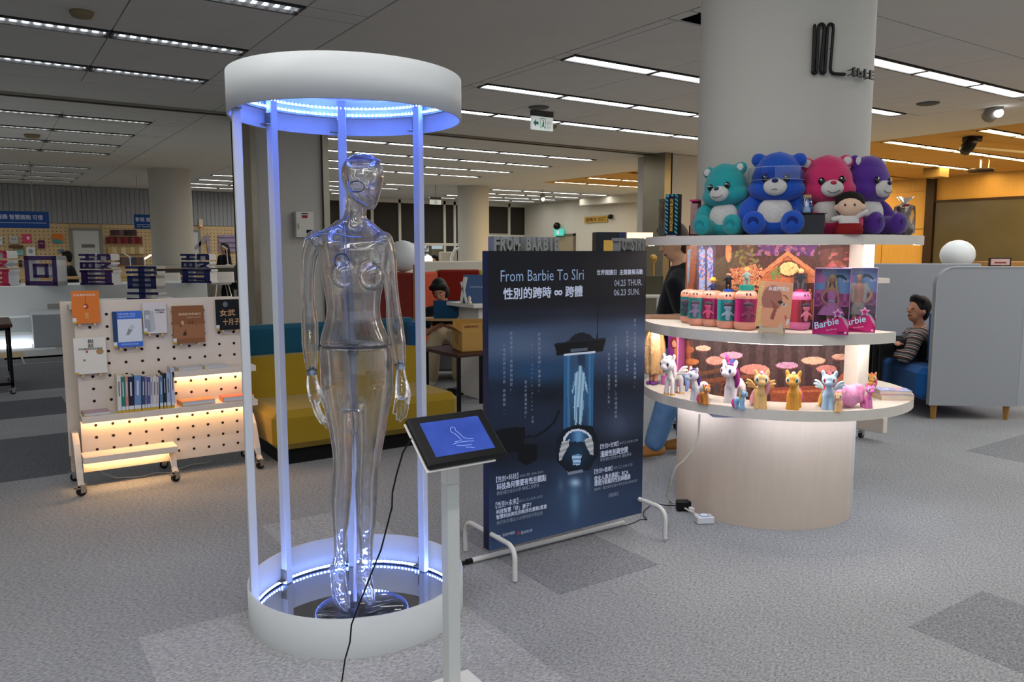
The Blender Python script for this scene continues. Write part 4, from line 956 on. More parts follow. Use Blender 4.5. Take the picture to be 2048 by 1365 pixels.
# ---------------------------------------------------------------- plush bears
eye_m = M('eye_black', '#08080a', .12, spec=.7, nz=0); eye_w = M('eye_white', '#e8e8e8', .3)
def plush(c): return M('plush_' + c.lstrip('#'), c, .95, spec=.1, nz=.16, ns=90, bump=.5, bs=160, sheen=.3)
def bear(label, col, dcol, loc, rz, s=1., tilt=0., nose='#101826', inner='#c9c6c8', hd=0., mouth='smile'):
    t = thing('teddy_bear', label, 'plush toy', loc, rz, 'plush bears on the top shelf'); t.scale = (s * 1.1, s, s)
    Hd = Matrix.Translation((0, 0, .205)) @ Euler((0, tilt, hd)).to_matrix().to_4x4()
    fm = plush(col); wm = plush('#c9c6c2')
    b = MB(); b.loft([(0, .02, .0, .07, .06), (0, .015, .03, .105, .085), (0, .02, .09, .108, .085), (0, .03, .15, .09, .075), (0, .035, .2, .07, .06), (0, .035, .23, .05, .05)], 24)
    for sx in (-1, 1):
        b.limb([(sx * .075, .0, .05), (sx * .088, -.08, .052), (sx * .086, -.125, .056)], [.055, .05, .052], 14)
        b.ell((sx * .086, -.135, .062), (.054, .036, .062), 16, 12)
        b.limb([(sx * .085, .03, .185), (sx * .125, -.0, .145), (sx * .128, -.035, .10)], [.042, .044, .042], 12)
    blob(b, 'body', fm, t, .008, 5)
    b = MB(); b.T = Hd; b.ell((0, .0, .085), (.118, .105, .12), 24, 16); b.ell((0, -.01, .035), (.132, .095, .072), 22, 14); b.ell((0, .0, .13), (.098, .09, .095), 20, 14)
    for sx in (-1, 1): b.ell((sx * .092, .01, .185), (.036, .022, .038), 14, 10)
    b.limb([(0, -.01, .20), (.004, -.02, .222)], [.02, .008], 8)
    blob(b, 'head', fm, t, .008, 4)
    for sx in (-1, 1):
        b = MB(); b.T = Hd; b.ell((sx * .094, -.013, .187), (.02, .006, .023), 12, 8); b.build('inner_ear', plush(inner), t)
        b = MB(); b.T = Hd; b.ell((sx * .047, -.098, .083), (.016, .01, .02), 14, 10); e = b.build('eye', eye_m, t)
        b = MB(); b.T = Hd; b.ell((sx * .047 - .004, -.107, .09), (.0035, .002, .0045), 8, 6); b.build('eye_glint', eye_w, e)
        b = MB(); b.ell((sx * .086, -.166, .064), (.028, .008, .03), 14, 10); b.build('foot_pad', plush(dcol), t)
    b = MB(); b.T = Hd; b.ell((0, -.098, .04), (.054, .036, .046), 20, 14); b.ell((0, -.112, .056), (.036, .026, .028), 14, 10); mz = blob(b, 'muzzle', wm, t, .006, 3)
    b = MB(); b.T = Hd; b.ell((0, -.135, .068), (.015, .009, .011), 12, 8); b.build('nose', M('nose_' + nose.lstrip('#'), nose, .35), mz)
    b = MB(); b.T = Hd
    if mouth == 'smile': P = [(.03 * math.sin(a), -.128 - .006 * math.cos(a), .034 - .018 * math.cos(a)) for a in [R(-70 + 20 * k) for k in range(8)]]
    else: P = [(-.012, -.136, .022), (.0, -.137, .026), (.012, -.135, .024)]
    b.tube(P, .0016, 5); b.build('mouth', M('thread_dark', '#2a2526', .8), mz)
    b = MB(); b.ell((0, -.035, .115), (.082, .04, .085), 22, 14); b.build('belly_patch', wm, t)
    return t
def on(px, py, z): p = PZ(px, py, z); return (p.x, p.y, z)
def polar(ang, r, z): a = R(ang) + FCE; return (PC[0] + r * math.cos(a), PC[1] + r * math.sin(a), z)
bear('teal plush bear sitting leftmost of the four bears, head tilted', '#27969a', '#1d7f86', polar(-117, .575, ZTP), FCE + R(-20), .88, R(-6), '#1d4f5c')
BB = bear('royal blue plush bear wearing a clear visor, second from the left', '#1f4fb0', '#0f2a70', polar(-91.5, .585, ZTP), FCE + R(-4), .97, R(2), '#101f55', '#1f4fb0', mouth='flat')
bear('hot pink plush bear, third from the left beside the purple bear', '#c12f62', '#a02855', polar(-65.5, .566, ZTP), FCE + R(10), .93, R(-4), '#b02a45')
bear('purple plush bear sitting rightmost and looking to the right', '#4f2a86', '#3a1f66', polar(-43, .58, ZTP), FCE + R(48), .94, R(2), '#2a1440')
vis = MB()
vpts = []
for k in range(13):
    a = R(-90 + (k - 6) * 14); vpts.append((.14 * math.cos(a), .125 * math.sin(a) + .0))
for i in range(12):
    (x0, y0), (x1, y1) = vpts[i], vpts[i + 1]; vis.add([(x0, y0, -.03), (x1, y1, -.03), (x1, y1, .032), (x0, y0, .032)], [(0, 1, 2, 3)], True)
vt = thing('visor', 'clear plastic visor worn by the royal blue bear', 'glasses', BB.location + Vector((0, 0, .303)), FCE + R(-4))
vis.build('lens', thinfilm('visor_clear', '#e9f1ff', .06), vt)
b = MB(); b.tube([(x, y, .032) for x, y in vpts], .0015, 5); b.tube([(x, y, -.03) for x, y in vpts[:6]], .001, 5); b.tube([(x, y, -.03) for x, y in vpts[7:]], .001, 5)
b.build('rim', M('clear_rim', '#cfdcf0', .2, trans=.4), vt)
# small things among the bears
t = thing('display_block', 'dark glossy block on the top shelf between the blue and pink bears', 'block', polar(-77, .69, ZTP), FCE)
b = MB(); b.box(-.06, .06, -.04, .04, 0, .1, .003); b.build('body', M('smoky_block', '#100b0c', .12, spec=.6), t); b = MB(); b.box(-.068, .068, -.045, .045, .1, .104, .001); b.build('top_plate', M('smoky_block'), t)
t = thing('glass_jar', 'tiny corked glass jar holding a pale blue dress, on the dark block', 'jar', polar(-79, .69, ZTP + .104), FCE)
b = MB(); b.lathe([(.0, .002), (.026, .002), (.027, .006), (.027, .07), (.02, .076), (.02, .082)], n=20); b.build('glass', thinfilm('jar_glass', '#eef4f8', .08), t)
b = MB(); b.lathe([(0, .072), (.019, .072), (.019, .09), (0, .09)], n=16, smooth=False); b.build('cork', M('cork', '#b08d62', .9, nz=.2, ns=60), t)
b = MB(); b.loft([(0, 0, .004, .02, .014), (0, 0, .03, .012, .009), (0, 0, .045, .008, .006), (0, 0, .056, .012, .006), (0, 0, .062, .006, .005)], 14); b.build('dress', paint('#9db4de', .6), t)
# generic rag doll in red
t = thing('rag_doll', 'small rag doll with dark hair and red trousers in front of the pink bear', 'doll', polar(-63.5, .735, ZTP), FCE + R(-4)); t.scale = (1.2, 1.2, 1.2)
skin_p = M('doll_skin', '#d8b79c', .8)
b = MB(); b.ell((0, .01, .115), (.05, .042, .046), 18, 12); b.ell((-.05, .01, .11), (.011, .009, .013)); b.ell((.05, .01, .11), (.011, .009, .013)); blob(b, 'head', skin_p, t, .005, 2)
b = MB(); b.ell((0, .024, .132), (.058, .048, .044), 18, 12); b.ell((0, .03, .11), (.055, .03, .04), 18, 12); blob(b, 'hair', M('doll_hair', '#15100e', .8, bump=.4, bs=200), t, .005, 1)
b = MB(); b.loft([(0, .01, .035, .042, .03), (0, .01, .06, .036, .026), (0, .01, .082, .02, .018)], 16); b.limb([(-.02, .01, .07), (-.062, 0, .062)], [.014, .011], 8); b.limb([(.02, .01, .07), (.062, -.005, .09)], [.014, .011], 8); blob(b, 'shirt', M('doll_shirt', '#c9c6c2', .9), t, .005, 2)
b = MB(); b.loft([(0, .0, .0, .052, .04), (0, .0, .02, .056, .042), (0, .008, .045, .046, .034)], 18); blob(b, 'trousers', M('doll_red', '#7c1416', .9), t, .005, 2)
for sx in (-1, 1): b = MB(); b.ell((sx * .018, -.031, .118), (.004, .003, .005), 8, 6); b.build('eye', eye_m, t)
# bagged toy and stick
t = thing('bagged_toy', 'brown soft toy in a clear plastic bag, right end of the top shelf', 'toy', polar(-24, .68, ZTP), FCE + R(10))
b = MB(); b.ell((0, 0, .05), (.032, .028, .048), 14, 10); b.ell((0, 0, .115), (.034, .03, .032), 14, 10)
for sx in (-1, 1): b.ell((sx * .03, 0, .14), .013, 8, 6); b.ell((sx * .03, -.01, .02), (.018, .022, .016), 8, 6)
blob(b, 'body', plush('#86705c'), t, .006, 2)
b = MB(); b.ell((0, -.02, .155), (.02, .014, .008), 10, 6); b.build('bow', plush('#9c3f55'), t)
b = MB(); rr = random.Random(3)
rings = []
for z, r0 in ((0, .03), (.01, .05), (.06, .056), (.11, .056), (.15, .045), (.165, .012), (.175, .016), (.2, .04)):
    rings.append([((r0 + rr.uniform(-.006, .006)) * math.cos(2 * PI * k / 14), (r0 + rr.uniform(-.006, .006)) * math.sin(2 * PI * k / 14), z + rr.uniform(-.004, .004)) for k in range(14)])
b.rings(rings, True, False, False); b.build('plastic_bag', thinfilm('bag_film', '#f6f6f4', .12, .12), t)
b = MB(); p = Vector(polar(-12, .68, ZTP)); b.cyl(p, p + Vector((-.012, .012, .20)), .0045, .004, 8); tag(b.build('stick', M('stick_cream', '#d8cdbb', .6)), 'thin cream stick leaning at the right end of the top shelf', 'stick')
# toy boxes at the left end of the top shelf
pf = thinfilm('box_window', '#f2f2f0', .10)
def toy_box(label, px, w, d, h, rz, z, card, r=.66, ang=None, nm='toy_box'):
    t = thing(nm, label, 'box', ang if ang else on(px, 468, z), rz)
    b = MB(); b.box(-w / 2, w / 2, -d / 2, d / 2, 0, .004); b.box(-w / 2, w / 2, d / 2 - .003, d / 2, .004, h); b.box(-w / 2, -w / 2 + .002, -d / 2, d / 2, .004, h * .3); b.build('card', card, t); return t
tb1 = toy_box('clear toy box with a blond figure inside, leftmost on the top shelf', 0, .06, .07, .215, FCE + R(-35), ZTP, paint('#a8a29c', .5), ang=polar(-157, .66, ZTP))
b = MB(); b.box(-.029, .029, -.034, .031, .004, .215); b.build('window', pf, tb1)
b = MB(); b.limb([(0, 0, .03), (0, 0, .09), (0, 0, .14)], [.012, .014, .012], 10); b.ell((0, 0, .17), (.016, .016, .02), 12, 8); blob(b, 'figure', M('figure_mix', '#a08478', .7, nz=.5, ns=60), tb1, .006, 1)
b = MB(); b.ell((0, .006, .172), (.02, .018, .024), 12, 8); b.limb([(0.012, .008, .16), (.018, .0, .1)], [.012, .008], 8); b.build('figure_hair', paint('#b89a68', .7), tb1)
t = thing('toy_box', 'black toy box with turquoise stripes and yellow lettering, left end of the top shelf', 'box', polar(-145, .675, ZTP), FCE + R(-14))
b = MB(); b.box(-.036, .036, -.03, .03, 0, .232, .001); b.build('carton', M('carton_black', '#0c0c10', .35), t)
b = MB()
for i in range(10):
    z = .012 + i * .022
    for x0, x1 in ((-.036, -.02), (.02, .036)): b.poly([(x0, -.0306, z + .012), (x1, -.0306, z), (x1, -.0306, z + .011), (x0, -.0306, min(.231, z + .023))], '#3f9da8')
for i in range(3): b.poly([(-.03 + i * .024, -.0306, .231), (-.018 + i * .024, -.0306, .231), (-.012 + i * .024, -.0306, .22), (-.024 + i * .024, -.0306, .22)], '#3f9da8')
b.build('stripes', print_mat(.4), t)
text('lettering', 'BRONZE-2-BLONDE BILLIE', FR((.009, -.0308, .03), (0, 0, 1), (-1, 0, 0)), M('ink_yellow', '#c8a23a', .5), t, w=.175, h=.017, offset=.03)
b = MB(); b.at((.0, 0, 0)).box(-.03, .03, -.0305, -.0302, .002, .008); b.build('base_label', M('label_grey', '#9a9a98', .5), t)
tb3 = toy_box('narrow pink topped doll box half hidden behind the black striped box', 0, .05, .05, .2, FCE + R(-10), ZTP, paint('#7c2b3f', .5), ang=polar(-138, .585, ZTP))
b = MB(); b.box(-.02, .02, -.02, .02, .01, .18, .003); b.build('figure_card', paint('#9c7a78', .6, nz=.5, ns=40), tb3); b = MB(); b.box(-.025, .025, -.025, .025, .19, .2, .001); b.build('lid', paint('#b5336f', .5), tb3)

# ---------------------------------------------------------------- capsules on the middle shelf
peach = M('capsule_peach', '#e09a84', .3, spec=.5, coat=.3); pinkc = M('capsule_pink', '#e07ab0', .3, spec=.5, coat=.3)
cap_mats = {'teal': M('capsule_teal', '#3aa7a8', .3, coat=.3), 'magenta': M('capsule_magenta', '#c92a72', .3, coat=.3), 'pink': M('capsule_rose', '#a83a4e', .3, coat=.3)}
fig_cols = ['#3b3a4a', '#7d6a8a', '#c04a70', '#8aa0b0', '#7a3a5a', '#4a4a58', '#b07a6a', '#c77a90']
def capsule(label, px, py, col, shell, yaw, fcol, s=1.):
    t = thing('toy_capsule', label, 'toy', on(px, py, ZM), FCE + yaw, 'toy capsules on the middle shelf'); s *= 1.17; t.scale = (s, s, s)
    for nm, pr_ in (('bottom_cap', [(0, 0), (.034, 0), (.043, .006), (.047, .02), (.047, .036)]), ('top_cap', [(.047, .132), (.047, .142), (.044, .155), (.034, .164), (.02, .167), (0, .168)])):
        b = MB(); b.lathe(pr_, n=32); b.build(nm, shell, t)
    b = MB(); b.lathe([(.0455, .036), (.0455, .132)], n=32); b.build('backdrop', cap_mats[col], t)
    b = MB(); b.lathe([(.0485, .036), (.0485, .132)], n=24, a0=R(228), a1=R(312)); b.build('window', thinfilm('capsule_film', '#fafdfd', .03), t)
    b = MB(); b.lathe([(.0468, .036), (.0468, .132)], n=3, a0=R(214), a1=R(220)); b.lathe([(.0468, .036), (.0468, .132)], n=3, a0=R(320), a1=R(326)); b.build('window_edge', cap_mats[col], t)
    b = MB(); b.T = Matrix.Translation((0, -.044, 0)) @ Matrix.Diagonal((1.05, .35, 1.05, 1)); b.limb([(0, -.005, .046), (0, -.005, .07)], [.012, .014], 10); b.ell((0, -.008, .094), (.018, .017, .018), 12, 8); b.limb([(-.012, -.008, .07), (-.024, -.012, .058)], [.006, .005], 8); b.limb([(.012, -.008, .07), (.024, -.012, .06)], [.006, .005], 8)
    f = blob(b, 'figure', M('figure_' + fcol.lstrip('#'), fcol, .6, nz=.35, ns=80), t, .004, 1)
    b = MB(); b.ell((0, -.046, .108), (.021, .007, .012), 12, 8); b.build('figure_hair', M('fig_hair', '#4a3f4a', .7), t)
    for sx in (-1, 1):
        b = MB(); a = R(-90) + sx * .17; b.T = FR((.0452 * math.cos(a), .0452 * math.sin(a), .151), (-math.sin(a), math.cos(a), 0), (-.35 * math.cos(a), -.35 * math.sin(a), 1)); b.ell((0, 0, 0), (.0035, .0062, .0012), 10, 6); b.build('eye_mark', M('eye_mark', '#2b1a1c', .4), t)
    return t
capsule('turquoise toy capsule with peach ends, leftmost of the row', 1379, 646, 'teal', peach, R(-25), fig_cols[0], .98)
capsule('turquoise peach ended toy capsule second from the left, holding a grey haired figure', 1396, 651, 'teal', peach, R(-15), fig_cols[1])
c3 = capsule('magenta toy capsule third from the left, with a figure in a yellow hat on top', 1424, 653, 'magenta', peach, R(-20), fig_cols[2])
c4 = capsule('turquoise toy capsule with a blue lid under a black dressed figure', 1454, 657, 'teal', peach, R(5), fig_cols[3])
c5 = capsule('magenta toy capsule with a green lid under an orange haired figure', 1490, 660, 'magenta', peach, R(15), fig_cols[4], 1.06)
capsule('turquoise toy capsule half hidden at the left edge of the standing book', 1520, 655, 'teal', peach, R(-10), fig_cols[5])
capsule('peach toy capsule mostly hidden behind the standing book', 1562, 655, 'magenta', peach, R(20), fig_cols[6])
c8 = capsule('pink toy capsule right of the standing book, with a red lid', 1597, 660, 'pink', pinkc, R(35), fig_cols[7], 1.03)
capsule('rose toy capsule standing behind, just left of the doll boxes', 1620, 652, 'pink', pinkc, R(10), fig_cols[2], .98)
def fig(label, base, z, h, hat, top, bottom, hair='#3a2a22', lid=None, box=False):
    t = thing('figurine', label, 'figurine', (base[0], base[1], z), FCE, 'tiny figurines on the capsules'); k = h / .1; t.scale = (k, k, k)
    b = MB(); b.limb([(-.009, 0, .004), (-.008, 0, .04)], [.006, .007], 8); b.limb([(.009, 0, .004), (.008, 0, .04)], [.006, .007], 8); b.build('legs', paint(bottom, .5), t)
    b = MB(); b.limb([(0, 0, .04), (0, 0, .062)], [.014, .012], 10); b.limb([(-.01, 0, .062), (-.026, -.004, .045)], [.006, .004], 8); b.limb([(.01, 0, .062), (.026, -.004, .05)], [.006, .004], 8); blob(b, 'torso', paint(top, .5), t, .0035, 1)
    b = MB(); b.ell((0, 0, .08), (.012, .012, .013), 12, 8); b.build('head', paint('#d29a78', .5), t)
    b = MB()
    if hat: b.lathe([(0, .104), (.012, .102), (.014, .09), (.022, .087), (.022, .085), (0, .085)], n=16)
    else: b.ell((0, .003, .085), (.0145, .0145, .012), 12, 8)
    b.build('hat' if hat else 'hair', paint(hat or hair, .5), t)
    return t
def lid(c, col, r=.022, h=.012):
    b = MB(); b.lathe([(0, .166), (r, .166), (r, .166 + h), (0, .166 + h)], n=20, smooth=False); b.build('lid', paint(col, .4), c); return ZM + (.166 + h) * c.scale.x
fig('tiny figurine in a yellow hat and navy coat on the third capsule', c3.location, ZM + .166, .098, '#d8a83a', '#27305a', '#5a3428')
fig('tiny figurine in a black dress on the blue lidded capsule', c4.location, lid(c4, '#2456b8'), .10, None, '#141418', '#1c1a20', '#3a2420')
fig('tiny orange haired figurine in grey standing on the green lidded capsule', c5.location, lid(c5, '#2a8a80', .03, .022), .095, None, '#7d8a84', '#8a9490', '#d88a3a')
fig('tiny blond figurine in black on the pink capsule right of the book', c8.location, lid(c8, '#c02a55', .024, .01), .11, None, '#1c1a1c', '#8a6a6a', '#c9b878')
b = MB(); b.box(-.032, .032, -.026, .026, 0, .115); o = b.build('display_cube', thinfilm('cube_film', '#f4f4f2', .07)); o.location = (c8.location.x, c8.location.y, ZM + .18); o.rotation_euler = (0, 0, FCE); tag(o, 'clear plastic cube around the tiny blond figurine', 'case')
# book on a wooden easel
t = thing('book', 'peach coloured book with a woman\'s face standing on a wooden easel', 'book', on(1543, 668, ZM), FCE + R(-8))
t.scale = (1.1, 1.1, 1.1)
T = Matrix.Translation((0, .0, .03)) @ Euler((R(-10), R(2), 0)).to_matrix().to_4x4()
b = MB(); b.T = T; b.box(-.073, .073, 0, .02, 0, .205, .001); b.build('pages', M('page_cream', '#d9cdb8', .8), t)
def book_face(x, y):   # x 0..1, y 0..1 from the bottom
    c = '#d99a78'
    if x < .16: c = '#dcae72'
    if ((x - .42) / .30) ** 2 + ((y - .62) / .30) ** 2 < 1 and y > .42: c = '#a06a5c'
    if inpoly(x, y, ((.38, .60), (.62, .46), (.52, .14), (.42, .20), (.50, .40))): c = '#8f5348'
    if inpoly(x, y, ((.58, .56), (.68, .60), (.86, .50), (.74, .47))): c = '#3c3630'
    if inpoly(x, y, ((.70, .52), (.78, .54), (.86, .49), (.77, .46))): c = '#d8d4d0'
    if ((x - .785) / .03) ** 2 + ((y - .50) / .022) ** 2 < 1: c = '#3f5a70'
    if inpoly(x, y, ((.66, .70), (.80, .72), (.90, .64), (.88, .62), (.78, .69))): c = '#8a5a48'
    if inpoly(x, y, ((.86, .30), (.95, .20), (.90, .15), (.82, .22))): c = '#b56a50'
    if inpoly(x, y, ((.90, .06), (.96, .06), (.98, .20), (.92, .2))): c = '#c8d0d4'
    return c
b = MB(); b.T = T; nx, ny = 44, 60
for j in range(ny):
    for i in range(nx):
        x0, x1, z0, z1 = -.074 + .148 * i / nx, -.074 + .148 * (i + 1) / nx, .207 * j / ny, .207 * (j + 1) / ny
        b.poly([(x0, -.001, z0), (x1, -.001, z0), (x1, -.001, z1), (x0, -.001, z1)], book_face((i + .5) / nx, (j + .5) / ny))
b.build('cover', print_mat(.35), t)
text('lettering', '永遠的芭比', T @ FR((-.03, -.002, .165), (1, 0, 0), (0, 0, 1)), M('ink_white', '#e8e4e0', .5), t, w=.09, h=.02, offset=.02)
text('lettering', 'Forever Barbie', T @ FR((-.066, -.002, .185), (0, 0, -1), (1, 0, 0)), M('ink_gold', '#e8c48a', .5), t, w=.16, h=.016, offset=.01)
t2 = thing('book_easel', 'pale wooden book easel under the peach book', 'stand', on(1543, 669, ZM), FCE + R(-8))
b = MB(); ez = M('easel_wood', '#cdb89a', .6, nz=.1); prof = [(-.06, .01), (-.052, .055), (-.044, .055), (-.04, .035), (.03, .035), (.04, .06), (.05, .06), (.06, .01), (.048, 0), (.04, .012), (-.035, .012), (-.045, 0)]
b.T = Matrix.Translation((0, -.02, 0)) @ Euler((PI / 2, 0, 0)).to_matrix().to_4x4(); b.prism(prof, 0, .008); b.build('front_rail', ez, t2)
b = MB(); b.box(-.055, -.047, -.02, .06, 0, .008); b.box(.047, .055, -.02, .06, 0, .008); b.box(-.055, .055, .05, .058, 0, .09); b.build('back_leg', ez, t2)

# doll boxes
pinkb = M('box_pink', '#d8307c', .35, coat=.2)
def doll_box(label, px, py, rz, kind):
    t = thing('doll_box', label, 'box', on(px, py, ZM), rz, 'boxed dolls on the middle shelf'); w, d, h = .164, .06, .325
    fr = paint('#e0559a', .4)
    b = MB(); b.box(-w / 2, w / 2, d / 2 - .002, d / 2, 0, h); b.box(-w / 2, w / 2, -d / 2, d / 2, 0, .003); b.box(-w / 2, w / 2, -d / 2, d / 2, h - .002, h); b.box(w / 2 - .002, w / 2, -d / 2, d / 2, 0, h); b.box(-w / 2, -w / 2 + .002, -d / 2, d / 2, 0, h); b.build('carton', paint('#c8a8d8', .4), t)
    nx, ny = 40, 70; b = MB()
    for j in range(ny):
        for i in range(nx):
            x, y = (i + .5) / nx, (j + .5) / ny; c = '#8fbdf0' if y > .62 else '#e277b8'
            if y > .62 and x < .35 and hsh(int(x * 6), int(y * 9)) < .5: c = '#e88ac8'
            if y > .78 and hsh(int(x * 5), int(y * 12)) < .25: c = '#d6e4f8'
            if y < .62 and y > .42 and hsh(int(x * 12), int(y * 16)) < .4: c = '#c04a90'
            if y < .42: c = '#8a3060' if hsh(int(x * 9), int(y * 14)) < .5 else '#6a2a4a'
            tx = .70
            if abs(x - tx) < .012 and .6 < y < .86: c = '#2e4650'
            for aa in range(7):
                an = aa * PI / 6; dx, dy = math.cos(an) * .2, math.sin(an) * .06
                for q in range(1, 8):
                    if abs(x - (tx + dx * q / 8)) < .03 and abs(y - (.87 + dy * q / 8 - .06 * (q / 8) ** 2)) < .012: c = '#2e4650'
            x0, x1, z0, z1 = -w / 2 + w * i / nx, -w / 2 + w * (i + 1) / nx, h * j / ny, h * (j + 1) / ny
            b.poly([(x0, d / 2 - .0025, z0), (x1, d / 2 - .0025, z0), (x1, d / 2 - .0025, z1), (x0, d / 2 - .0025, z1)], c)
    b.build('backdrop', print_mat(.4), t)
    sk = M('doll_skin_tan', '#d99e7c', .45)
    b = MB()
    if kind == 0:
        b.limb([(-.012, 0, .02), (-.012, 0, .10)], [.008, .011], 10); b.limb([(.012, 0, .02), (.012, 0, .10)], [.008, .011], 10); b.loft([(0, 0, .09, .02, .014), (0, 0, .15, .013, .011), (0, 0, .20, .021, .014), (0, 0, .225, .022, .012), (0, 0, .232, .008, .008), (0, 0, .25, .007, .007)], 16)
        b.limb([(-.022, 0, .222), (-.045, -.006, .18), (-.02, -.018, .145)], [.007, .006, .005], 8); b.limb([(.022, 0, .222), (.03, -.008, .18), (.028, -.012, .13)], [.007, .006, .005], 8)
    else:
        b.limb([(-.02, 0, .02), (-.016, 0, .13)], [.010, .014], 10); b.limb([(.02, 0, .02), (.016, 0, .13)], [.010, .014], 10); b.loft([(0, 0, .12, .027, .017), (0, 0, .17, .022, .015), (0, 0, .22, .032, .019), (0, 0, .238, .03, .016), (0, 0, .246, .011, .01), (0, 0, .26, .01, .01)], 16)
        b.limb([(-.03, 0, .232), (-.042, -.004, .18), (-.045, -.008, .13)], [.011, .009, .007], 8); b.limb([(.03, 0, .232), (.058, -.004, .19), (.032, -.014, .15)], [.011, .009, .007], 8)
    b.ell((0, -.002, .268), (.014, .015, .019), 14, 10); dl_ = blob(b, 'doll', sk, t, .0035, 1)
    b = MB()
    if kind == 0: b.ell((0, .006, .275), (.019, .018, .022), 14, 10); b.limb([(-.016, .008, .27), (-.022, .004, .215)], [.009, .005], 8); b.limb([(.016, .008, .27), (.022, .004, .215)], [.009, .005], 8)
    else: b.ell((0, .005, .28), (.0155, .016, .014), 14, 10)
    blob(b, 'doll_hair', M('hair_blond', '#d9bf86', .5), t, .0035, 1)
    b = MB()
    for sx in (-1, 1): b.ell((sx * .005, -.0165, .271), (.002, .001, .0014), 6, 4)
    b.ell((0, -.016, .258), (.003, .001, .001), 6, 4); b.build('doll_face', M('face_paint', '#5a3a3a', .5), t)
    if kind == 0:
        b = MB(); rings = []
        for z, r_ in ((.095, .062), (.098, .06), (.13, .042), (.158, .018), (.16, .0155), (.19, .022), (.208, .0235), (.212, .02)):
            rings.append([((r_ + (.005 * math.sin(a * 9) if r_ > .03 else 0)) * math.cos(a), (.42 if r_ > .03 else .68) * (r_ + (.005 * math.sin(a * 9) if r_ > .03 else 0)) * math.sin(a) - .002, z) for a in [2 * PI * k / 36 for k in range(36)]])
        b.rings(rings, False, False); b.build('dress', M('dress_pink', '#e28cc8', .7, nz=.25, ns=160), t)
        b = MB(); b.lathe([(.017, .158), (.018, .165), (.017, .17)], n=20); b.build('belt', paint('#b8c4d0', .3), t)
    else:
        b = MB(); b.loft([(-.017, 0, .085, .02, .018), (-.016, 0, .12, .019, .018), (-.01, 0, .145, .018, .018)], 14); b.loft([(.017, 0, .085, .02, .018), (.016, 0, .12, .019, .018), (.01, 0, .145, .018, .018)], 14); b.loft([(0, 0, .125, .03, .02), (0, 0, .148, .026, .018)], 14); blob(b, 'shorts', paint('#b9b3a2', .8), t, .004, 1)
        b = MB()
        for sx in (-1, 1): b.limb([(sx * .022, -.002, .236), (sx * .028, -.004, .19), (sx * .026, -.006, .155)], [.012, .011, .01], 8); b.limb([(sx * .03, 0, .235), (sx * .044, -.002, .21)], [.014, .013], 8)
        blob(b, 'shirt', paint('#c9c5b4', .8), t, .0035, 1)
    b = MB(); cr = [(-w / 2, 0), (w / 2, 0), (w / 2, .075), (w / 2 - .03, .088), (.0, .082), (-w / 2 + .04, .06), (-w / 2, .03)]
    b.T = Matrix.Translation((0, -d / 2 + .003, 0)) @ Euler((PI / 2, 0, 0)).to_matrix().to_4x4(); b.prism(cr, 0, .003); fp = b.build('front_panel', pinkb, t)
    b = MB(); b.T = Matrix.Translation((.03, -d / 2 + .001, .105)) @ Euler((PI / 2, 0, 0)).to_matrix().to_4x4()
    for r1, c_, dz in ((.026, '#e8b0d8', 0), (.014, '#b82a70' if kind else '#8a3a80', .0035)):
        b.col = lin(c_); b.prism([((r1 if k % 2 == 0 else r1 * .5) * math.sin(PI * k / 5), (r1 if k % 2 == 0 else r1 * .5) * math.cos(PI * k / 5)) for k in range(10)], dz, dz + .003)
    b.build('star', print_mat(.4), t)
    b = MB(); b.T = Matrix.Translation((0, -d / 2 - .0003, 0)) @ Euler((PI / 2, 0, 0)).to_matrix().to_4x4()
    for k, c_ in enumerate(('#8fb0d0', '#d8b48a', '#e890c0')):
        P = [(.045 + .004 * k, .098 - .006 * k), (.062 + .0 * k, .085 - .006 * k), (w / 2 - .002, .055 - .01 * k), (w / 2 - .002, .049 - .01 * k), (.058, .081 - .006 * k), (.043 + .004 * k, .094 - .006 * k)]; b.col = lin(c_); b.prism(P, 0, .0006)
    b.build('rainbow', print_mat(.4), t)
    mb = MB(); text_into(mb, 'Barbie', FR((-w / 2 + .01, -d / 2 - .0012, .024), (1, 0, .28), (-.28, 0, 1)), w=.115, h=.036, offset=.035, shear=.15); lo_ = mb.build('lettering', M('logo_rim', '#7d2a60', .4), t); lo_['kind'] = 'stuff'
    mb = MB(); text_into(mb, 'Barbie', FR((-w / 2 + .0112, -d / 2 - .0022, .0252), (1, 0, .28), (-.28, 0, 1)), w=.113, h=.034, offset=.015, shear=.15); lo_ = mb.build('lettering', M('logo_blue', '#c6ddf2', .35), t); lo_['kind'] = 'stuff'
    text('lettering', 'The Movie', FR((-.02, -d / 2 - .001, .018), (1, 0, .2), (-.2, 0, 1)), M('ink_pinkpale', '#f0c0dc', .4), t, w=.05, h=.007, offset=.01)
    b = MB(); b.T = FR((w / 2 - .014, -d / 2 - .001, .012), (1, 0, 0), (0, 0, 1)); b.poly([(.006 * math.cos(2 * PI * k / 14), .006 * math.sin(2 * PI * k / 14), 0) for k in range(14)]); b.build('badge', M('ink_pinkpale'), t)
    b = MB(); b.box(-w / 2 + .002, w / 2 - .002, -d / 2, -d / 2 + .0008, .003, h - .002); b.build('window', thinfilm('doll_window', '#fbfbff', .025), t)
    return t
doll_box('pink doll box with a blond doll in a pink dress, left of the pair', 1660, 669, FCE + R(-3), 0)
doll_box('pink doll box with a doll in an open shirt and shorts, right of the pair', 1714, 664, FCE + R(-3), 1)
b = MB(); b.box(-.016, .016, -.004, .004, 0, .1, .001); o = b.build('card_stand', paint('#b8a83a', .6)); o.location = polar(40, .68, 1.34); o.rotation_euler = (0, 0, FCE); tag(o, 'yellow card behind the right edge of the doll boxes', 'card')
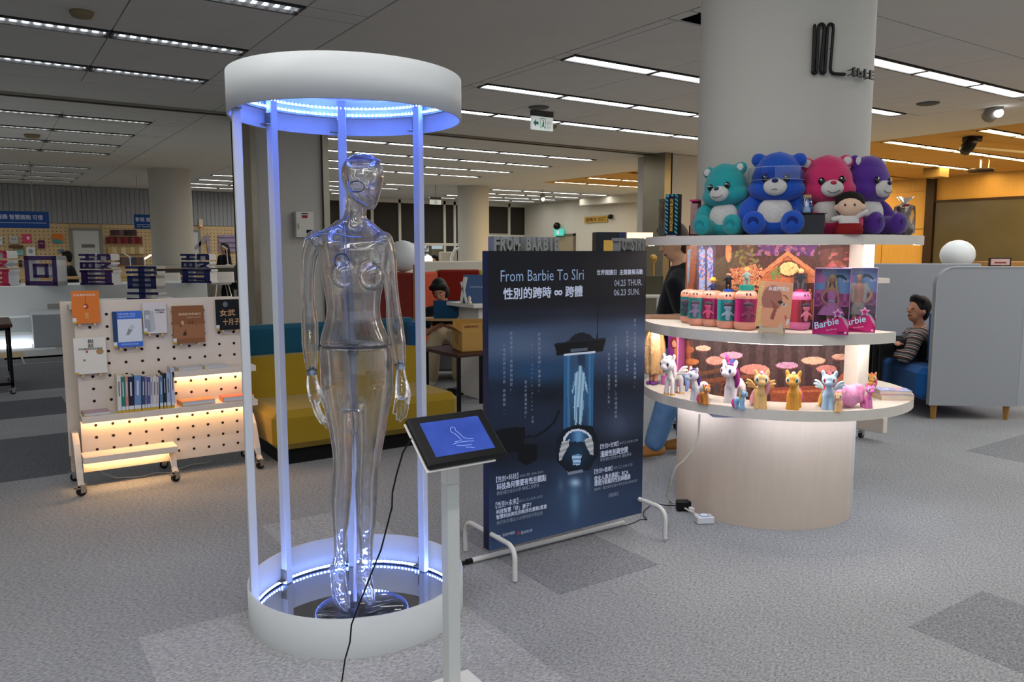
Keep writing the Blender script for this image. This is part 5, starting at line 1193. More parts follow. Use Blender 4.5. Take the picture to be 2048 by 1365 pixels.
# ---------------------------------------------------------------- toy horses on the bottom shelf
def pony(label, px, py, hgt, yaw, col, mane, tail, mstyle='side', tstyle='down', wings=None, hat=None, horn=None, sit=False, ecol='#3a4a6a', slim=1., hoof=None):
    t = thing('toy_horse', label, 'toy', on(px, py, ZB), FCE + yaw, 'toy horses on the bottom shelf'); t.scale = (hgt,) * 3
    bm_ = M('toy_' + col.lstrip('#'), col, .38, spec=.4, nz=.03)
    b = MB(); lw_ = .074 * slim
    if not sit:
        for sx in (-1, 1):
            b.limb([(sx * .085, -.12, .02), (sx * .08, -.12, .15), (sx * .075, -.10, .34)], [lw_ * 1.15, lw_ * .95, lw_ * 1.1], 10)
            b.limb([(sx * .09, .23, .02), (sx * .088, .22, .16), (sx * .075, .20, .36)], [lw_ * 1.2, lw_, lw_ * 1.4], 10)
        b.limb([(0, -.10, .42), (0, .06, .41), (0, .2, .42)], [.125 * slim, .118 * slim, .125 * slim], 14)
    else:
        for sx in (-1, 1):
            b.limb([(sx * .07, -.14, .02), (sx * .07, -.13, .15), (sx * .06, -.08, .34)], [lw_, lw_ * .9, lw_], 10)
            b.limb([(sx * .1, .0, .03), (sx * .12, .14, .08), (sx * .08, .22, .1)], [lw_, lw_ * 1.2, lw_ * 1.2], 10)
        b.limb([(0, -.06, .42), (0, .08, .26), (0, .16, .14)], [.10, .12, .13], 14)
    b.limb([(0, -.12, .46), (0, -.17, .60), (0, -.19, .70)], [.1 * slim, .08, .085], 12)
    b.ell((0, -.21, .74), (.182, .165, .158), 18, 12); b.ell((0, -.35, .68), (.098, .08, .075), 14, 10)
    for sx in (-1, 1): b.limb([(sx * .12, -.18, .84), (sx * .15, -.17, .94), (sx * .145, -.17, .99)], [.055, .048, .016], 8)
    body = blob(b, 'body', bm_, t, .022, 3)
    for sx in (-1, 1):
        b = MB(); b.T = FR((sx * .108, -.333, .755), (.84, .54 * sx, 0), (0, .12, 1)); b.ell((0, 0, 0), (.05, .07, .014), 12, 8); e = b.build('eye', eye_w, t)
        b = MB(); b.T = FR((sx * .104, -.343, .752), (.84, .54 * sx, 0), (0, .12, 1)); b.ell((0, 0, 0), (.032, .053, .012), 12, 8); b.build('pupil', M('pupil_' + ecol.lstrip('#'), ecol, .15, spec=.6), e)
    mm = M('toyhair_' + mane.lstrip('#'), mane, .5, nz=.2, ns=40, bump=.3, bs=70)
    b = MB(); k = 1 if mstyle != 'left' else -1
    b.limb([(0, -.26, .885), (0, -.14, .90), (0, -.05, .80), (k * .06, -.03, .62), (k * .1, -.07, .45)], [.035, .055, .065, .06, .03], 10)
    if mstyle == 'full': b.limb([(.09, -.22, .88), (.15, -.14, .72), (.16, -.12, .5), (.13, -.12, .36)], [.04, .06, .06, .03], 10)
    blob(b, 'mane', mm, t, .02, 2)
    tm = M('toyhair_' + tail.lstrip('#'), tail, .5, nz=.2, ns=40, bump=.3, bs=70)
    b = MB()
    if tstyle == 'down': b.limb([(0, .29, .44), (.07, .38, .42), (.12, .42, .22), (.1, .40, .05)], [.03, .065, .07, .03], 10)
    elif tstyle == 'left': b.limb([(0, .28, .44), (-.1, .34, .36), (-.17, .30, .18), (-.2, .2, .04)], [.03, .065, .075, .035], 10)
    else: b.limb([(0, .28, .2), (.12, .32, .12), (.22, .22, .06), (.2, .08, .045)], [.04, .06, .06, .04], 10)
    blob(b, 'tail', tm, t, .02, 2)
    if wings:
        for sx in (-1, 1):
            b = MB()
            for q, (dx, dz, l_) in enumerate(((.22, .18, .05), (.24, .1, .05), (.2, .02, .045))): b.limb([(sx * .1, .02, .48), (sx * (.1 + dx * .6), .06, .5 + dz * .8), (sx * (.1 + dx), .09, .5 + dz)], [.02, l_ * .7, l_ * .6], 8)
            blob(b, 'wing', M('wing_' + wings.lstrip('#'), wings, .4), t, .016, 1)
    if hat:
        b = MB(); b.T = Matrix.Translation((.04, -.16, .89)) @ Euler((.1, .25, 0)).to_matrix().to_4x4(); b.lathe([(0, .12), (.05, .11), (.075, .02), (.12, .01), (.12, 0), (0, 0)], n=18); b.build('hat', M('hat_' + hat.lstrip('#'), hat, .6), t)
        b = MB(); b.limb([(-.05, -.16, .93), (-.1, -.15, 1.03), (-.13, -.14, 1.1)], [.02, .035, .015], 8); b.build('feather', M('feather_pink', '#d0327a', .6), t)
    if horn:
        b = MB(); b.cyl((0, -.33, .84), (0, -.37, .93), .03, .006, 10); b.build('horn', bm_, t)
    if hoof:
        b = MB()
        for sx in (-1, 1): b.cyl((sx * .085, -.12, -.004), (sx * .085, -.12, .045), .075 * slim + .012, .07 * slim + .008, 12); b.cyl((sx * .09, .23, -.004), (sx * .09, .23, .045), .078 * slim + .012, .07 * slim + .008, 12)
        b.build('hoof', M('hoof_' + hoof.lstrip('#'), hoof, .4), t)
    return t
pony('tall slim white winged toy horse with a blue forelock and orange hooves, leftmost', 1345, 789, .235, R(-30), '#e3dfe0', '#e8e4e6', '#7fa0d8', 'side', 'down', '#efe6e2', None, None, False, '#3a3a4a', .7, '#e0a868')
pony('white toy horse with a dark purple mane and blue diamonds on its leg', 1396, 801, .185, R(-48), '#e6e4e8', '#4a2a72', '#5a3a8a', 'side', 'left', None, None, None, False, '#5a7ac8')
pony('small brown orange toy horse with a magenta mane, in front of the white ones', 1408, 808, .11, R(35), '#c98238', '#d0407a', '#d0407a', 'side', 'left')
pony('white toy unicorn with a purple mane and a tiny dark blue hat', 1466, 805, .235, R(-28), '#e6dee2', '#8a2a78', '#7a5ab8', 'full', 'left', None, '#2a2a6a', True, False, '#2a4a8a')
pony('small pale blue toy horse with an orange mane and a hot pink tail', 1480, 817, .105, R(55), '#8fbde6', '#e0a24a', '#d8347a', 'left', 'left')
pony('cream yellow winged toy horse with a long soft pink mane, facing forward', 1520, 816, .205, R(4), '#f0c27e', '#eda6b4', '#eda6b4', 'full', 'left', '#e6b06a', None, None, False, '#4a6a5a')
pony('orange toy horse with a pale blond mane and a bright pink tail', 1586, 818, .205, R(-8), '#e2a040', '#ecd09a', '#e05a9a', 'side', 'down', None, None, None, False, '#3a5a3a')
pony('pale blue winged toy horse with a red forelock and rainbow tail', 1656, 818, .205, R(-4), '#a9c6e2', '#d84a5a', '#c8a04a', 'left', 'left', '#b9d0dc', None, None, False, '#a83a5a')
p9 = pony('small peach toy horse beside a big pink puff of hair', 1676, 823, .108, R(-10), '#f0c48a', '#e890b8', '#e890b8', 'side', 'down')
b = MB(); b.ell((0, 0, .055), (.05, .045, .055), 18, 12); b.limb([(-.02, -.01, .09), (-.055, -.03, .05), (-.05, -.045, .015)], [.03, .03, .02], 10); b.limb([(0, .02, .09), (.05, .03, .1), (.055, .02, .04)], [.02, .022, .02], 10)
o = blob(b, 'hair_puff', M('toyhair_puff', '#e99cc6', .45, nz=.2, ns=60, bump=.3, bs=90), None, .006, 2); o.location = on(1697, 815, ZB); o.rotation_euler = (0, 0, FCE); tag(o, 'round glossy puff of pink toy hair right of the small peach horse', 'toy')
pony('golden toy horse with a rosy mane, standing behind the pink one', 1741, 792, .14, R(-6), '#dfa044', '#e0707a', '#d85a7a', 'full', 'down', None, None, None, False, '#4a6a3a')
pk = pony('pink sitting toy horse wearing a golden crown, near the books', 1734, 816, .135, R(18), '#d878b4', '#b04a90', '#3a2a5a', 'side', 'sit', None, None, None, True, '#5a5a8a')
b = MB(); b.T = Matrix.Translation((0, -.16, .87)); b.lathe([(.09, 0), (.1, .12), (.085, .12), (.08, 0)], n=8, smooth=False); b.ell((0, 0, .06), (.08, .08, .08)); b.build('crown', M('crown_gold', '#d89a3a', .4), pk)
# blue diamonds on the second horse
p2_ = [o for o in bpy.data.objects if o.get('label', '').startswith('white toy horse with a dark purple')][0]
b = MB()
for z, s_, dx in ((.33, .03, 0), (.26, .018, -.03), (.25, .018, .03), (.2, .02, 0), (.14, .016, .01), (.36, .016, .04)):
    x, y = .075 + .065, -.115; b.T = FR((x + .004, y + dx, z), (0, 1, 0), (0, 0, 1)); b.poly([(0, -s_ * 1.3, 0), (s_ * .7, 0, 0), (0, s_ * 1.3, 0), (-s_ * .7, 0, 0)], '#4a6ab8'); b.T = FR((dx - .075, y - .066, z), (1, 0, 0), (0, 0, 1)); b.poly([(0, -s_ * 1.3, 0), (s_ * .7, 0, 0), (0, s_ * 1.3, 0), (-s_ * .7, 0, 0)], '#4a6ab8')
b.build('diamond_marks', print_mat(.4), p2_)
# golden cup
b = MB(); b.lathe([(0, 0), (.014, 0), (.016, .012), (.01, .018), (.014, .03), (.012, .04), (0, .042)], n=16); o = b.build('toy_bottle', M('toy_gold', '#d8a040', .35)); o.location = on(1350, 775, ZB); tag(o, 'small golden toy bottle between the white horse\'s legs', 'toy')
# books lying at the right end
for i, (lab, c, w, d, h, z, r_) in enumerate((('cream paged book with a pink cover, bottom of the stack', '#d98a86', .17, .12, .03, 0, .1), ('blue and pink comic book lying on top of the stack', '#7f97dc', .16, .11, .02, .03, -.05))):
    t = thing('book', lab + ' by the pink horses', 'book', (*on(1785, 797, ZB)[:2], ZB + z), FCE + R(12) + r_, 'books on the bottom shelf')
    b = MB(); b.box(-w / 2, w / 2, -d / 2, d / 2, .002, h - .002); b.build('pages', M('page_cream'), t)
    b = MB(); b.box(-w / 2 - .001, w / 2 + .001, -d / 2 - .001, d / 2, h - .002, h); b.box(-w / 2 - .001, w / 2 + .001, -d / 2 - .001, d / 2, 0, .002); b.build('cover', paint(c, .4), t)
    if i == 1:
        b = MB(); b.poly([(.0, -.03, h + .0005), (.04, -.03, h + .0005), (.05, .03, h + .0005), (.01, .04, h + .0005)], '#cf8fa8'); b.poly([(-.06, 0, h + .0005), (-.03, -.02, h + .0005), (-.02, .02, h + .0005)], '#d8dcec'); b.poly([(-.03, -.045, h + .0006), (.0, -.045, h + .0006), (.0, -.035, h + .0006), (-.03, -.035, h + .0006)], '#3a4a8a'); b.build('cover_print', print_mat(.4), t)
    else:
        b = MB(); b.poly([(-.05, -d / 2 - .0012, .012), (.0, -d / 2 - .0012, .012), (.0, -d / 2 - .0012, .02), (-.05, -d / 2 - .0012, .02)], '#c8c4c4'); b.build('label', print_mat(.4), t)
# long haired doll and doll carton at the left end
t = thing('doll', 'tall doll with very long blond hair and purple shoes, left end of the bottom shelf', 'doll', on(1306, 769, ZB), FCE + R(-25))
b = MB(); b.limb([(-.016, 0, .02), (-.016, 0, .12)], [.012, .014], 10); b.limb([(.016, 0, .02), (.016, 0, .12)], [.012, .014], 10); b.limb([(0, 0, .1), (0, 0, .26)], [.03, .03], 12); b.ell((0, 0, .3), (.035, .035, .04)); blob(b, 'body', M('doll_skin_tan'), t, .007, 1)
b = MB()
for i in range(9):
    a = 2 * PI * i / 9 + .2; x, y = .045 * math.cos(a), .04 * math.sin(a)
    P = [(x * .6, y * .6, .325), (x, y, .28), (x * 1.25 + .004 * math.sin(i * 2), y * 1.2, .2), (x * .95 + .006 * math.sin(i), y, .13), (x * 1.1, y * 1.1, .075)]; b.limb(P, [.02, .021, .022, .022, .014], 8)
b.limb([(0, 0, .3), (0, 0, .1)], [.04, .045], 10)
blob(b, 'hair', M('doll_long_hair', '#cfa878', .5, nz=.3, ns=40, bump=.6, bs=60), t, .007, 2)
b = MB(); b.limb([(-.016, .01, .012), (-.016, -.03, .01)], [.013, .012], 8); b.limb([(.016, .01, .012), (.016, -.03, .01)], [.013, .012], 8); b.build('shoes', M('shoe_purple', '#6a3a8a', .4), t)
t = thing('doll_box', 'purple pink doll carton with a white edged window, behind the white winged horse', 'box', on(1342, 771, ZB), FCE + R(-28))
b = MB(); b.box(-.06, .06, -.02, .05, 0, .055, .001); b.box(-.06, .06, .045, .05, .055, .30); b.box(.052, .06, -.02, .05, .055, .30); b.build('carton', paint('#d27ac0', .4), t)
b = MB(); nx, ny = 24, 40
for j in range(ny):
    for i in range(nx):
        x, y = (i + .5) / nx, (j + .5) / ny; c = '#8a3f96'
        if abs(x - .62 - .12 * math.sin(y * 7)) < .1: c = '#c98a3a'
        if (x - .35) ** 2 / .05 + (y - .8) ** 2 / .02 < 1: c = '#7a3030'
        if (x - .4) ** 2 / .02 + (y - .78) ** 2 / .008 < 1: c = '#d8a088'
        if y < .35 and x < .7: c = '#d86aa8' if mnoise.noise((x * 5, y * 8, 1)) > 0 else '#a04a8a'
        x0, x1, z0, z1 = -.058 + .108 * i / nx, -.058 + .108 * (i + 1) / nx, .056 + .24 * j / ny, .056 + .24 * (j + 1) / ny
        b.poly([(x0, .044, z0), (x1, .044, z0), (x1, .044, z1), (x0, .044, z1)], c)
b.build('backdrop', print_mat(.4), t)
b = MB()
for p, q in (((-.06, -.021, .30), (-.02, -.021, .16)), ((-.02, -.021, .16), (-.058, -.021, .14)), ((-.058, -.021, .14), (-.045, -.021, .055))): b.cyl(p, q, .0025, None, 6)
b.build('window_edge', white, t)
b = MB(); b.ell((-.03, -.0, .10), (.016, .014, .018), 12, 8); b.limb([(-.03, 0, .06), (-.03, 0, .085)], [.012, .01], 8); blob(b, 'small_doll', M('small_doll', '#c06a6a', .5, nz=.5, ns=60), t, .005, 1)
b = MB()
for i in range(9): b.poly([(-.025 + i * .0035, -.0206, .015), (-.025 + i * .0035 + (.0012 if i % 2 else .002), -.0206, .015), (-.025 + i * .0035 + (.0012 if i % 2 else .002), -.0206, .035), (-.025 + i * .0035, -.0206, .035)], '#1c1c20')
b.poly([(-.03, -.0204, .01), (.012, -.0204, .01), (.012, -.0204, .04), (-.03, -.0204, .04)], '#e4e2e2'); b.build('barcode_label', print_mat(.4), t)

# ---------------------------------------------------------------- cords and adapter beside the shelf base
cordm = M('cord_white', '#c9c5bb', .5)
def at_cam(px, py, Y): return PD(px, py, Y)
P = [PD(1399, 829, 4.1), PD(1398, 850, 4.1), PD(1396, 875, 4.1), PD(1385, 900, 4.1), PD(1368, 922, 4.1), PD(1352, 934, 4.12), PD(1344, 955, 4.15), PD(1340, 980, 4.2), PD(1333, 992, 4.25), PZ(1340, 1002, .006), PZ(1358, 1010, .006), PZ(1378, 1022, .03), PZ(1394, 1030, .03)]
b = MB(); b.tube(P, .0052, 8); tag(b.build('electric_cable', cordm), 'cream power cord hanging from the bottom shelf to the floor socket', 'cord')
t = thing('socket_box', 'small white power socket box with a blue rim on the floor by the shelf base', 'socket', (*PZ(1408, 1046)[:2], 0), FCE + R(25))
b = MB(); b.box(-.05, .05, -.033, .033, 0, .042, .006); b.build('case', M('socket_white', '#d2d4d8', .4), t)
b = MB(); torus(b, (.0, 0, .0425), .026, .0025, 'z'); b.build('blue_ring', paint('#7f9ad8', .4), t)
b = MB(); b.lathe([(0, .042), (.022, .042), (.022, .045), (0, .045)], n=20, smooth=False); b.build('socket_face', M('socket_face', '#e0e0e0', .4), t)
t = thing('power_adapter', 'black power adapter block lying beside the white socket box', 'adapter', (*PZ(1368, 1022)[:2], 0), FCE + R(20))
b = MB(); b.box(-.045, .04, -.02, .03, 0, .06, .006); b.build('body', black_pl, t); b = MB(); b.box(.02, .07, -.045, -.012, .0, .03, .004); b.build('plug', M('socket_face'), t); b = MB(); b.box(.04, .075, -.05, -.03, .0, .006); b.build('red_tab', paint('#b53a34', .5), t)
P = [PZ(1352, 1012, .02), PZ(1330, 1011, .006), PZ(1310, 1008, .006), PZ(1300, 1012, .006), PZ(1288, 1022, .006), PZ(1286, 1030, .006), PZ(1294, 1040, .006), PZ(1280, 1040, .006), PZ(1268, 1046, .006), PZ(1250, 1052, .012)]
b = MB(); b.tube(P, .0028, 6); tag(b.build('thin_cord', black_pl), 'thin black cord on the floor from the light tube to the adapter', 'cord')

# ================================================================ book rack on castors
RU0, RU1, RV = .462, 1.497, 5.56
rk = thing('book_rack', 'pale wooden pegboard book rack on castors with warm lit shelves', 'book rack', (0, RV, 0))
rw = M('rack_white_wood', '#dccfc2', .55, nz=.06, ns=14)
b = MB(); b.box(RU0, RU1, 0, .018, .10, 1.19, .002); b.build('peg_panel', rw, rk)
b = MB(); b.box(RU0 - .06, RU1 - .03, .16, .178, .18, 1.185, .002); b.build('back_panel', rw, rk)
b = MB(); b.box(RU0 - .02, RU1, .018, .16, 1.14, 1.17, .002); b.build('top_rail', rw, rk)
b = MB()
for j in range(13):
    for i in range(11):
        x = RU0 + .085 + i * .0975; z = 1.105 - j * .0785
        if x > RU1 - .03 or z < .13: continue
        n = 10; b.add([(x + .0095 * math.cos(2 * PI * k / n), -.0012, z + .0095 * math.sin(2 * PI * k / n)) for k in range(n)], [tuple(range(n))[::-1]])
ho = b.build('peg_hole', M('hole_brown', '#2a1813', .9), rk); ho['kind'] = 'stuff'
e_rack = M('rack_led', '#ffffff', .5, es=55, ecol='#ffc98a', nz=0)
for nm, x0, x1, z, d in (('shelf', RU0 - .005, RU1 + .03, .488, .165), ('shelf', .985, RU1 + .03, .725, .15), ('shelf', RU0 - .01, 1.0, .232, .16)):
    b = MB(); b.box(x0, x1, -d, 0, z - .04, z, .002); s_ = b.build(nm, rw, rk)
    b = MB(); b.box(x0 + .01, x1 - .01, -.04, -.028, z - .046, z - .04); b.build('led_strip', e_rack, s_)
castor_b = M('castor_black', '#151515', .4)
def castor(par, x, y, rot=0.):
    b = MB(); b.at((x, y, 0), rot).cyl((0, -.011, .028), (0, .011, .028), .028, None, 16); w_ = b.build('castor_wheel', castor_b, par)
    b = MB(); b.at((x, y, 0), rot).box(-.012, .022, -.016, -.012, .02, .07); b.box(-.012, .022, .012, .016, .02, .07); b.box(-.016, .026, -.018, .018, .066, .074); b.box(-.04, -.006, -.012, .012, .048, .055); b.cyl((0, -.018, .028), (0, .018, .028), .006, None, 8); b.build('castor_fork', chrome, w_)
for x in (.43, .975, 1.525):
    b = MB(); pr_ = [(-.19, .07), (-.145, .07), (-.13, .14), (-.05, .30), (.01, .36), (.12, .36), (.19, .28), (.225, .14), (.235, .07), (.19, .07), (.17, .13), (.11, .21), (.05, .22), (.0, .2), (-.06, .13)]
    b.T = Matrix.Translation((x - .018, 0, 0)) @ Matrix(((0, 0, 1, 0), (1, 0, 0, 0), (0, 1, 0, 0), (0, 0, 0, 1))); b.prism(pr_ if x != .975 else [(a, min(z, .185)) for a, z in pr_], 0, .036)
    lg = b.build('leg', rw, rk); castor(rk, x, -.17, R(25)); castor(rk, x, .215, R(-20))
# books on the rack, each one on its pegs
def cover_book(label, px0, px1, pyt, pyb, col, title, tcol='#e8e4e0', art=None, lean=0.05, lines=None):
    p0 = PV(px0, pyb, RV - .035); p1 = PV(px1, pyb - (px1 - px0) * .035, RV - .035); pt = PV(px0, pyt, RV - .02)
    w = p1.x - p0.x; h = (pt.z - p0.z)
    t = thing('book', label, 'book', ((p0.x + p1.x) / 2, RV - .024, p0.z), 0, 'books hung on the rack')
    T = Euler((R(-3), 0, 0)).to_matrix().to_4x4()
    b = MB(); b.T = T; b.box(-w / 2, w / 2, -.016, 0, 0, h, .001); b.build('pages', M('page_cream'), t)
    b = MB(); b.T = T; b.box(-w / 2 - .001, w / 2 + .001, -.018, -.016, -.001, h + .001); b.build('cover', paint(col, .35), t)
    if art:
        b = MB(); b.T = T @ Matrix.Translation((-w / 2, -.0188, 0))
        for pts, c_ in art: b.poly([(x * w, -.0001 * k, y * h) for k, (x, y) in enumerate(pts)], c_)
        b.build('cover_print', print_mat(.4), t)
    for (body, x, y, ww, hh, c_) in lines or ():
        text('lettering', body, T @ UPX((-w / 2 + x * w, -.0195, y * h)), M('ink_' + c_.lstrip('#'), c_, .5), t, w=ww * w, h=hh * h, offset=.015)
    b = MB(); b.T = T; b.box(-w / 2 - .0012, -w / 2 + .02, -.0195, -.018, .0, .012); b.build('spine_sticker', M('sticker_yellow', '#c8a43a', .5), t)
    b = MB(); b.T = T; b.box(-w / 2 - .0012, -w / 2 + .02, -.0195, -.018, .012, .034); b.build('call_label', M('sticker_white', '#d8dce4', .5), t)
    for dx in (-.55, .55):
        b = MB(); b.cyl((dx * w / 2, .03, -.009), (dx * w / 2, -.028, -.009), .008, None, 12); b.build('peg', M('peg_wood', '#c8a878', .6), t)
    return t
quad = lambda x0, y0, x1, y1: ((x0, y0), (x1, y0), (x1, y1), (x0, y1))
disc_ = lambda x, y, rx, ry, n=14: tuple((x + rx * math.cos(2 * PI * k / n), y + ry * math.sin(2 * PI * k / n)) for k in range(n))
cover_book('orange book with a red compass picture, top left of the rack', 146, 201, 583, 648, '#d9762a', '', art=[(disc_(.5, .52, .1, .08), '#b03a24'), (disc_(.46, .53, .05, .045), '#e8e0d0'), (quad(.49, .6, .51, .86), '#a83a2a')], lines=[('日本電影的巨匠', .08, .84, .8, .07, '#f0d8c0'), ('女性表象與現代', .44, .14, .14, .2, '#e8c080')])
cover_book('white book with brush lettering and brown spots, lower left of the rack', 151, 215, 677, 750, '#dcd8cf', '', art=[(disc_(.8, .60, .12, .08), '#a8865a'), (disc_(.3, .38, .045, .03), '#a8865a'), (quad(.36, .58, .43, .64), '#b5442e')], lines=[('說', .44, .84, .18, .11, '#2a2826'), ('話', .44, .72, .18, .11, '#2a2826'), ('性別關係與性別政治', .14, .66, .75, .055, '#4a4a46')])
cover_book('blue textbook with a white panel showing a grey figure', 228, 286, 624, 696, '#3f6fd0', '', art=[(quad(.16, .14, 1, .78), '#d3d9e2'), (quad(0, 0, .15, 1), '#2a4468'), (quad(.16, .72, .6, .76), '#1c2230'), (((.42, .3), (.55, .34), (.72, .54), (.66, .62), (.52, .5)), '#8a8f98'), (disc_(.62, .54, .08, .06), '#c4c8cc')], lines=[('GENDER AND', .2, .9, .6, .045, '#b8cdf0'), ('TECHNOLOGY', .2, .83, .6, .045, '#b8cdf0'), ('INTRODUCTION', .25, .05, .6, .045, '#b8cdf0')])
cover_book('pale grey book with black ink crowd drawing, middle of the top row', 288, 334, 606, 668, '#d5d0d2', '', art=[(quad(.04, .05, .3, .75), '#9aa0a8'), (quad(.1, .3, .26, .6), '#c9c9cc'), (((.3, .05), (.5, .1), (.46, .7), (.3, .74)), '#b4b8be')], lines=[('臺灣女性史', .52, .72, .44, .06, '#4a5060'), ('入門讀本', .52, .64, .4, .06, '#4a5060')])
cover_book('brown book with an old photograph of a standing woman', 347, 410, 613, 688, '#8a5a38', '', art=[(quad(.02, .12, .98, .5), '#9c6c4a'), (((.2, .2), (.42, .2), (.4, .5), (.24, .5)), '#4a3020'), (disc_(.31, .56, .05, .045), '#c8a080'), (((.25, .38), (.37, .38), (.36, .52), (.27, .52)), '#d0b8a0'), (quad(.5, .42, .56, .58), '#6a4228'), (quad(.6, .42, .66, .58), '#6a4228'), (quad(.72, .36, .78, .5), '#7a5030')], lines=[('流淌的女性歲月', .2, .74, .7, .07, '#e0c8a8'), ('台灣女性生活史', .45, .67, .45, .03, '#d0b090')])
cover_book('black book with gold lettering at the right end of the rack', 433, 484, 600, 661, '#15161a', '', art=[(disc_(.38, .84, .1, .09), '#6a6e74')], lines=[('女武', .15, .45, .6, .22, '#c8a070'), ('十月子', .25, .15, .65, .22, '#c8a070')])
# books standing on the long shelf
stand = [(236, 244, 752, 827, '#d8d4c8', 1.), (244, 252, 754, 826, '#2a7a72', 1.), (252, 258, 753, 825, '#c88a78', 1.), (258, 269, 753, 824, '#25283c', 1.), (269, 283, 750, 822, '#6a8ab8', 1.), (284, 290, 751, 820, '#3a4a6a', 1.), (290, 295, 751, 819, '#7a6a92', 1.), (295, 301, 752, 818, '#3f5a92', 1.), (301, 306, 751, 817, '#c4bcc0', 1.), (306, 313, 750, 816, '#d0cccc', 1.), (313, 318, 751, 815, '#c8c2c6', 1.), (320, 327, 748, 813, '#5a7a9c', 1.), (328, 333, 741, 812, '#20262e', 1.), (334, 342, 741, 811, '#9ab0d4', 1.), (343, 350, 731, 811, '#b8c4dc', 1.)]
names = ['cream', 'teal green', 'salmon', 'dark navy', 'wide light blue', 'slate', 'mauve', 'royal blue', 'pale lilac', 'white', 'pale grey', 'steel blue with a pink top', 'black', 'powder blue', 'tall pale blue']
for i, ((x0, x1, yt, yb, c, s_), nm) in enumerate(zip(stand, names)):
    p0 = PV(x0, yb, RV - .15); p1 = PV(x1, yb, RV - .15); pt = PV(x0, yt, RV - .15); w = max(.012, p1.x - p0.x - .001); h = pt.z - p0.z; z0 = .4885
    where = 'leftmost of the row on the rack' if i == 0 else ('rightmost of the row on the rack' if i == 14 else 'between the %s and the %s one' % (names[i - 1].split(' with')[0], names[i + 1].split(' with')[0]))
    t = thing('book', '%s upright book, %s' % (nm, where), 'book', ((p0.x + p1.x) / 2, RV - .15, z0), 0, 'upright books on the rack shelf')
    b = MB(); b.at((0, 0, 0), 0, 0, R(2.2) if 3 < i < 11 else R(1)).box(-w / 2, w / 2, 0, .118, 0, h); b.build('cover', paint(c, .45), t)
    b = MB(); b.at((0, 0, 0), 0, 0, R(2.2) if 3 < i < 11 else R(1)).box(-w / 2 + .001, w / 2 - .001, .004, .119, .002, h + .001); b.build('pages', M('page_cream'), t)
    b = MB(); b.at((0, -.0006, 0), 0, 0, R(2.2) if 3 < i < 11 else R(1)); b.box(-w / 2, w / 2, -.0004, .0004, .0, .016); b.build('spine_sticker', M('sticker_yellow'), t)
    b = MB(); b.at((0, -.0006, 0), 0, 0, R(2.2) if 3 < i < 11 else R(1)); b.box(-w / 2 + .001, w / 2 - .001, -.0004, .0004, .017, .04); b.build('call_label', M('sticker_white'), t)
    b = MB(); b.at((0, -.0006, 0), 0, 0, R(2.2) if 3 < i < 11 else R(1)); b.box(-w * .16, w * .16, -.0004, .0004, h * .45, h * .85)
    if 'pink top' in nm: b.col = None
    b.build('spine_title', paint('#c8c8d0' if i not in (0, 8, 9, 10, 13, 14) else '#6a6a74', .5), t)
def lying(label, px0, px1, py, z, d, h, col, rot=0.):
    p0 = PV(px0, py, RV - .14); p1 = PV(px1, py, RV - .14); w = p1.x - p0.x
    t = thing('book', label, 'book', ((p0.x + p1.x) / 2, RV - .085, z), rot, 'books lying on the rack shelves')
    b = MB(); b.box(-w / 2 + .002, w / 2, -d / 2, d / 2, .002, h - .002); b.build('pages', M('page_pale', '#c9c9cb', .8), t)
    b = MB(); b.box(-w / 2, w / 2, -d / 2 - .001, d / 2, h - .002, h); b.box(-w / 2, w / 2, -d / 2 - .001, d / 2, 0, .002); b.box(-w / 2 - .001, -w / 2 + .002, -d / 2, d / 2, 0, h); b.build('cover', paint(col, .4), t)
    b = MB(); b.box(-w / 2 - .0016, -w / 2 + .006, -d / 2 - .0016, -d / 2 + .001, 0, h); b.build('spine_sticker', M('sticker_yellow'), t)
lying('thin purple edged book lying at the left end of the long rack shelf', 166, 220, 822, .489, .12, .018, '#b89aa4', .04)
lying('brown and orange book lying flat on the long rack shelf', 362, 430, 810, .489, .12, .03, '#c07a58', .05)
lying('red topped book lying flat at the right end of the long rack shelf', 446, 508, 798, .489, .12, .032, '#c8685a', -.03)
lying('pale book lying flat on the upper rack shelf, left one', 354, 404, 735, .726, .12, .018, '#c4c4c6', .06)
lying('pale book lying flat on the upper rack shelf, right one', 407, 456, 730, .726, .12, .017, '#cacacc', .02)
P = [(.55, RV + .1, .12), (.58, RV + .12, .05), (.66, RV + .1, .01), (.8, RV + .06, .006), (.9, RV + .1, .006), (.98, RV + .05, .006), (1.05, RV + .12, .006), (1.15, RV + .18, .008), (1.25, RV + .16, .01), (1.28, RV + .14, .03)]
b = MB(); b.tube(P, .004, 6); tag(b.build('loose_cable', cordm), 'pale cord trailing on the floor under the book rack', 'cord')

# ================================================================ sofa
so = thing('sofa', 'long mustard yellow sofa with a teal upper backrest, behind the capsule', 'sofa', (0, 5.25, 0))
mus = fabric('#93791f'); teal = fabric('#1b4f62')
U0s, U1s = 1.60, 3.07
b = MB(); b.box(U0s, U1s, 0.04, .80, .12, .40, .05); sm_ = b.build('seat', mus, so)
bv = so
b = MB(); b.add([(U0s - .0, .62, .30), (U1s, .62, .30), (U1s, .80, .30), (U0s, .80, .30), (U0s, .74, .70), (U1s + .02, .74, .70), (U1s + .02, .86, .70), (U0s, .86, .70)], [(0, 1, 5, 4), (1, 2, 6, 5), (2, 3, 7, 6), (3, 0, 4, 7), (4, 5, 6, 7), (0, 3, 2, 1)]); b.build('backrest', mus, so)
b = MB(); b.box(U0s - .0, U1s + .05, .86, .98, .15, .93, .03); b.build('rear_panel', teal, so)
b = MB(); b.box(U1s - .05, U1s + .06, .74, 1.1, .5, .9, .03); b.build('rear_panel', fabric('#1f4f7a'), so)
